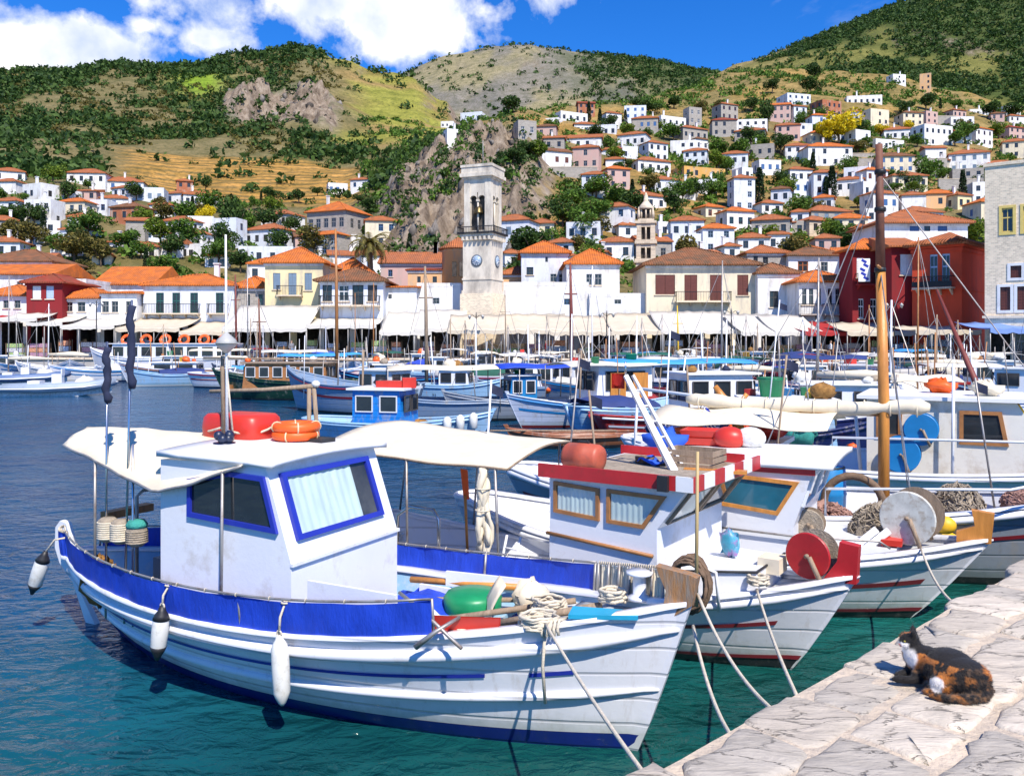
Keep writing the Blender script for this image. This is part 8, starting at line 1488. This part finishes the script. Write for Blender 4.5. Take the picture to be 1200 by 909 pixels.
def stone(poly, z, top_m, th=.22):
    c = Vector((sum(p[0] for p in poly)/len(poly), sum(p[1] for p in poly)/len(poly))); P2 = []
    n = len(poly)
    for i in range(n):      # rough every side
        a, b = Vector(poly[i]), Vector(poly[(i+1) % n]); k = max(2, int((b-a).length/.09)); nn = Vector(((b-a).y, -(b-a).x)).normalized()
        for q in range(k): w = 0 if q == 0 else .026*noise.noise(Vector((a.x*9+q*1.7, a.y*9, i*3.)))+.012*rgq.uniform(-1, 1); P2.append(lerp(a, b, q/k)+nn*w)
    ins = lambda k: [c+(p-c)*(1-k/max(.1, (p-c).length)) for p in P2]
    def W3(p, zz_): v = Q(p.x, p.y, 0); return Vector((v.x, v.y, zz_))
    m = MB(); rings = [(0, z-th), (0, z-.026), (.010, z-.010), (.030, z-.001)]; vs = []; N = len(P2)
    tz_ = lambda p: .010*noise.fractal(Vector((p.x*4, p.y*8, z*40)), 1, 2, 3)
    for k, zz_ in rings: vs += [W3(p, zz_+(tz_(p) if zz_ > z-.02 else 0)) for p in ins(k)]
    for f in (.66, .33): vs += [W3(c+(p-c)*f, z+tz_(c+(p-c)*f)) for p in ins(.030)]
    vs.append(W3(c, z+tz_(c))); R_ = 6
    fs = [(i*N+j, i*N+(j+1) % N, (i+1)*N+(j+1) % N, (i+1)*N+j) for i in range(R_-1) for j in range(N)]+[((R_-1)*N+j, (R_-1)*N+(j+1) % N, R_*N) for j in range(N)]
    m.cs = True; m.add(vs, fs); m.build('stone', top_m, qo)
d = 0.; row = 0
while d < 5.6:
    hgt = rgq.uniform(.36, .48) if row == 0 else rgq.uniform(.28, .5); s = -1.0+rgq.uniform(0, .5)
    while s < 11.5:
        w = rgq.uniform(.30, .62) if row == 0 else rgq.uniform(.40, .95); g = rgq.uniform(.006, .02) if row == 0 else rgq.uniform(.014, .035)
        j = lambda a: a+rgq.uniform(-.022, .022); d0 = d+(rgq.uniform(-.06, .10) if row == 0 else 0)
        a0, a1, b0, b1_ = s+g, s+w-g*.2, d0+g*.7, d+hgt-g*.5
        cc = rgq.uniform(.015, .06)
        poly = [(j(a0)+cc, b0), (j((a0+a1)/2), b0+rgq.uniform(-.03, .03)), (j(a1)-cc, b0+rgq.uniform(-.02, .03)), (a1, j(b0)+cc), (a1+rgq.uniform(-.03, .02), b1_-cc), (j(a1)-cc, b1_), (j((a0+a1)/2), b1_+rgq.uniform(-.03, .03)), (j(a0)+cc*.7, b1_-rgq.uniform(0, .04)), (a0, b1_-cc), (a0+rgq.uniform(-.02, .03), b0+cc)]
        if row < 2 or rgq.random() > .05: stone(poly, QZ+rgq.uniform(-.006, .014), rgq.choice(SM), .30 if row == 0 else .1)
        s += w
    d += hgt; row += 1
# rough courses of the quay face below the edge
for cz in (.92, .58, .24, -.1):
    s = -1+rgq.uniform(0, .4)
    while s < 11.5:
        w = rgq.uniform(.4, .8); m = MB(); a, b = Q(s+.012, .02+rgq.uniform(-.03, .03), cz), Q(s+w-.012, .02+rgq.uniform(-.03, .03), cz); e = en*.25; zz_ = Vector((0, 0, .165))
        m.hexa([a-zz_, b-zz_, b+e-zz_, a+e-zz_, a+zz_, b+zz_, b+e+zz_, a+e+zz_]); m.build('face_stone', rgq.choice(SM), qo); s += w
# ------------------------------------------------------------------ water
def water_mat():
    m = bpy.data.materials.new('sea_water'); m.use_nodes = True; nt = m.node_tree; p = nt.nodes['Principled BSDF']
    pos = nd(nt, 'ShaderNodeNewGeometry').outputs['Position']
    n0 = nd(nt, 'ShaderNodeTexNoise', {'Vector': pos, 'Scale': .35, 'Detail': 3}).outputs[0]
    off = mth(nt, 'ADD', vmth(nt, 'DOT_PRODUCT', vmth(nt, 'SUBTRACT', pos, tuple(E0)), tuple(-en)), mth(nt, 'MULTIPLY', mth(nt, 'SUBTRACT', n0, .5), 5.))   # metres out from the quay: shallow green water, then deep blue
    dp = ramp(nt, mth(nt, 'DIVIDE', off, 14.), [(.12, 0), (.62, 1)])
    c = mixc(nt, dp, mixc(nt, ramp(nt, n0, [(.35, 0), (.65, 1)]), (.003, .045, .045), (.008, .105, .085)), mixc(nt, ramp(nt, n0, [(.35, 0), (.65, 1)]), (.003, .036, .10), (.005, .062, .135)))
    nt.links.new(c, p.inputs['Base Color']); p.inputs['Roughness'].default_value = .06; p.inputs['IOR'].default_value = 1.33; p.inputs['Specular IOR Level'].default_value = .5
    mp = nd(nt, 'ShaderNodeMapping', {'Vector': pos, 'Rotation': (0, 0, .35), 'Scale': (1, 1.5, 1)}).outputs[0]
    w1 = nd(nt, 'ShaderNodeTexNoise', {'Vector': mp, 'Scale': 1.15, 'Detail': 3, 'Roughness': .5, 'Distortion': .6}).outputs[0]
    w2 = nd(nt, 'ShaderNodeTexNoise', {'Vector': mp, 'Scale': 4.2, 'Detail': 4, 'Roughness': .55, 'Distortion': .8}).outputs[0]
    w3 = nd(nt, 'ShaderNodeTexNoise', {'Vector': mp, 'Scale': .3, 'Detail': 2}).outputs[0]
    h = mth(nt, 'ADD', mth(nt, 'ADD', mth(nt, 'MULTIPLY', w1, 1.), mth(nt, 'MULTIPLY', w2, .33)), mth(nt, 'MULTIPLY', w3, .7))
    b = nd(nt, 'ShaderNodeBump', {'Height': h, 'Strength': 1., 'Distance': .17}); nt.links.new(b.outputs[0], p.inputs['Normal'])
    return m
m = MB(); m.add([(-260, -40, 0), (260, -40, 0), (260, 110, 0), (-260, 110, 0)], [(0, 1, 2, 3)]); o = m.build('water', water_mat()); o['kind'] = 'structure'
m = MB(); m.add([(-300, -60, -1.6), (300, -60, -1.6), (300, 115, -1.6), (-300, 115, -1.6)], [(0, 1, 2, 3)]); o = m.build('sea_bed', mat('sea_bed', (.03, .08, .07), .9)); o['kind'] = 'structure'
# ------------------------------------------------------------------ mooring lines
def qd(px, py): v = qp(px, py)-E0; return Q(v.dot(ed), -.035, QZ-.13)
def moor(a, b, s, label, r=.012):     # each line is made fast to an iron ring in the quay face
    t = thing('mooring_rope', label, 'rope', (b.x, b.y, b.z), 0); m = MB(); m.tube([p-b for p in sag(a, b, s)], r, 6); m.build('line', ROPE, t); m = MB(); m.torus(Vector((0, 0, -.03)), .045, .010, 16, 6, Matrix.Rotation(math.atan2(ed.y, ed.x), 3, 'Z') @ Matrix.Rotation(math.pi/2, 3, 'X')); m.build('iron_ring', GALV, t)
moor(W_(b1, B1.S(.862, 1, -1, .03)+Vector((0, 0, .05))), qd(778, 889), .03, 'taut mooring rope from the blue canvas boat bow to the quay')
moor(W_(b1, (.02, .05, .95)), qd(868, 836), .10, 'slack mooring rope from the stem of blue canvas boat to quay'); moor(W_(b1, (.05, .06, 1.18)), qd(912, 806), .10, 'mooring rope from the wooden stem head down to the quay edge')
moor(W_(b2, B2.S(.88, 1, -1, .02)+Vector((0, 0, .05))), qd(938, 792), .05, 'mooring rope from the red roofed boat bow to the quay'); moor(W_(b3, B3.S(.90, 1, -1, .02)+Vector((0, 0, .05))), qd(1122, 690), .10, 'mooring rope from the boat with orange stem to quay')
# ------------------------------------------------------------------ the cat
CATL = Vector(((1106-600)/FPX*4.27, 4.27, QZ+.008))
ELL = [('e', (.055, -.055, .088), (.130, .110, .092)), ('e', (.03, .02, .098), (.125, .125, .097)), ('e', (-.045, .095, .092), (.088, .088, .085)), ('e', (-.088, .13, .12), (.056, .058, .075)),
       ('e', (-.108, .138, .192), (.048, .046, .042)), ('e', (-.138, .122, .178), (.026, .028, .022)), ('e', (-.150, .116, .172), (.014, .016, .013)),
       ('t', [(-.085, .155, .215), (-.08, .172, .246), (-.08, .178, .262)], [.022, .012, .003]), ('t', [(-.10, .112, .218), (-.104, .098, .247), (-.106, .094, .262)], [.021, .012, .003]),
       ('t', [(-.07, .09, .075), (-.105, .05, .045), (-.105, .035, .028), (-.15, .03, .022), (-.195, .04, .020)], [.036, .028, .023, .02, .020]), ('e', (-.20, .042, .019), (.024, .018, .016)), ('t', [(-.09, .13, .06), (-.13, .11, .03), (-.18, .09, .02)], [.03, .022, .017]),
       ('e', (-.025, -.085, .062), (.075, .060, .060)), ('t', [(-.04, -.10, .04), (-.085, -.105, .024), (-.115, -.09, .018)], [.032, .022, .016]),
       ('t', [(.15, .0, .05), (.165, -.07, .035), (.11, -.150, .028), (.02, -.178, .025), (-.06, -.170, .023), (-.115, -.140, .021)], [.03, .027, .025, .023, .02, .012])]
me = fused(ELL, .0065, 5)
def catcol(p, nrm):
    x, y, z = p; n1 = noise.noise(Vector((x*15+3, y*15, z*19))); n2 = noise.fractal(Vector((x*38, y*38, z*38+9)), 1, 2, 3); n3 = noise.noise(Vector((x*12+9, y*14+4, z*16)))
    BLKc, ORc, WHc = (.012, .010, .010), (.50, .17, .03), (.78, .74, .70)
    c = mixv(BLKc, ORc, sstep(.06, .26, n1+.45*n2-.9*max(0, z-.12)))
    c = mixv(c, (.15, .085, .045), sstep(-.05, .35, n2)*(.75 if z < .075 else .3)); c = mixv(c, (.02, .015, .012), sstep(.1, .4, n3)*.5)
    if z > .155 or (x < -.09 and y > .09 and z > .13):       # head
        c = BLKc if abs((y-.138)+.3*(x+.108)) > .012 or z < .19 or x > -.10 else mixv(BLKc, ORc, .6)
        f = sstep(-.118, -.134, x); 
        if z < .189: c = mixv(c, WHc, f)
        if x < -.155 and z < .176: c = (.55, .28, .22)
    w = math.exp(-((x+.118)/.035)**2-((y-.09)/.06)**2-((z-.115)/.05)**2); c = mixv(c, WHc, sstep(.3, .6, w+.1*n2))
    w = math.exp(-((x+.075)/.035)**2-((y+.115)/.05)**2-((z-.065)/.045)**2); c = mixv(c, WHc, sstep(.42, .6, w+.12*n2)); w = math.exp(-((x+.045)/.02)**2-((y+.14)/.04)**2-((z-.05)/.025)**2); c = mixv(c, ORc, sstep(.4, .7, w))
    if x < -.10 and z < .06 and y > -.02: c = BLKc
    return c
me.materials.clear(); at_ = me.color_attributes.new('Fur', 'FLOAT_COLOR', 'POINT'); vcol = [catcol(v.co, v.normal) for v in me.vertices]; at_.data.foreach_set('color', np.array([(*c, 1) for c in vcol], 'f').ravel())
FM = bpy.data.materials.new('calico_fur'); FM.use_nodes = True; nt = FM.node_tree; p_ = nt.nodes['Principled BSDF']; nt.links.new(nd(nt, 'ShaderNodeVertexColor', layer_name='Fur').outputs[0], p_.inputs['Base Color']); p_.inputs['Roughness'].default_value = .75; p_.inputs['Sheen Weight'].default_value = .15; p_.inputs['Specular IOR Level'].default_value = .25
me.materials.append(FM); cat = thing('cat', 'calico cat with black, orange and white fur lying curled on the stone quay', 'cat', CATL, R(-6)); cat.scale = (1.06, 1.06, .97)
body_ = link('body', me, cat)
rgc = random.Random(3); V_, F_, C_ = [], [], []
vv = me.vertices; nv = len(vv)
for i in range(24000):
    v = vv[rgc.randrange(nv)]; n_ = v.normal; co = v.co+Vector((rgc.uniform(-.004, .004), rgc.uniform(-.004, .004), rgc.uniform(-.004, .004)))
    if co.z < .006: continue
    fl = Vector((.55, -.35, -.45)); fl = fl-n_*fl.dot(n_); L_ = rgc.uniform(.007, .014)*(.55 if co.z > .15 or co.x < -.1 else 1.15); d_ = (n_*.55+fl*.8+Vector((rgc.uniform(-.3, .3), rgc.uniform(-.3, .3), rgc.uniform(-.3, .3)))).normalized()*L_; sd_ = d_.cross(n_).normalized()*.0011 if d_.cross(n_).length > 1e-6 else Vector((.001, 0, 0))
    o_ = len(V_); V_ += [co-sd_, co+sd_, co+d_]; F_.append((o_, o_+1, o_+2)); c = vcol[v.index]; k = rgc.uniform(.75, 1.3); C_ += [(c[0]*k, c[1]*k, c[2]*k, 1)]*3
fme = npmesh('fur', np.array(V_), np.array(F_), FM); at_ = fme.color_attributes.new('Fur', 'FLOAT_COLOR', 'POINT'); at_.data.foreach_set('color', np.array(C_, 'f').ravel()); fo = link('fur', fme, cat); fo['kind'] = 'stuff'
for y in (.098, .152): m = MB(); m.blob((-.143, y if y > .12 else y+.004, .196), (.006, .006, .006), 10, 7); m.build('eye', mat('cat_eye', (.25, .22, .04), .1), cat)
m = MB(); m.blob((-.1645, .113, .177), (.004, .005, .004), 8, 6); m.build('nose', mat('cat_nose', (.45, .18, .16), .5), cat)
m = MB()
for s_ in (-1, 1):
    for q in range(4): m.tube([(-.155, .115+s_*.012, .170+.002*q), (-.165, .115+s_*.04, .168+.008*q-.008), (-.160, .115+s_*.062, .162+.012*q-.012)], .0005, 3)
m.build('whiskers', ROOFW, cat)
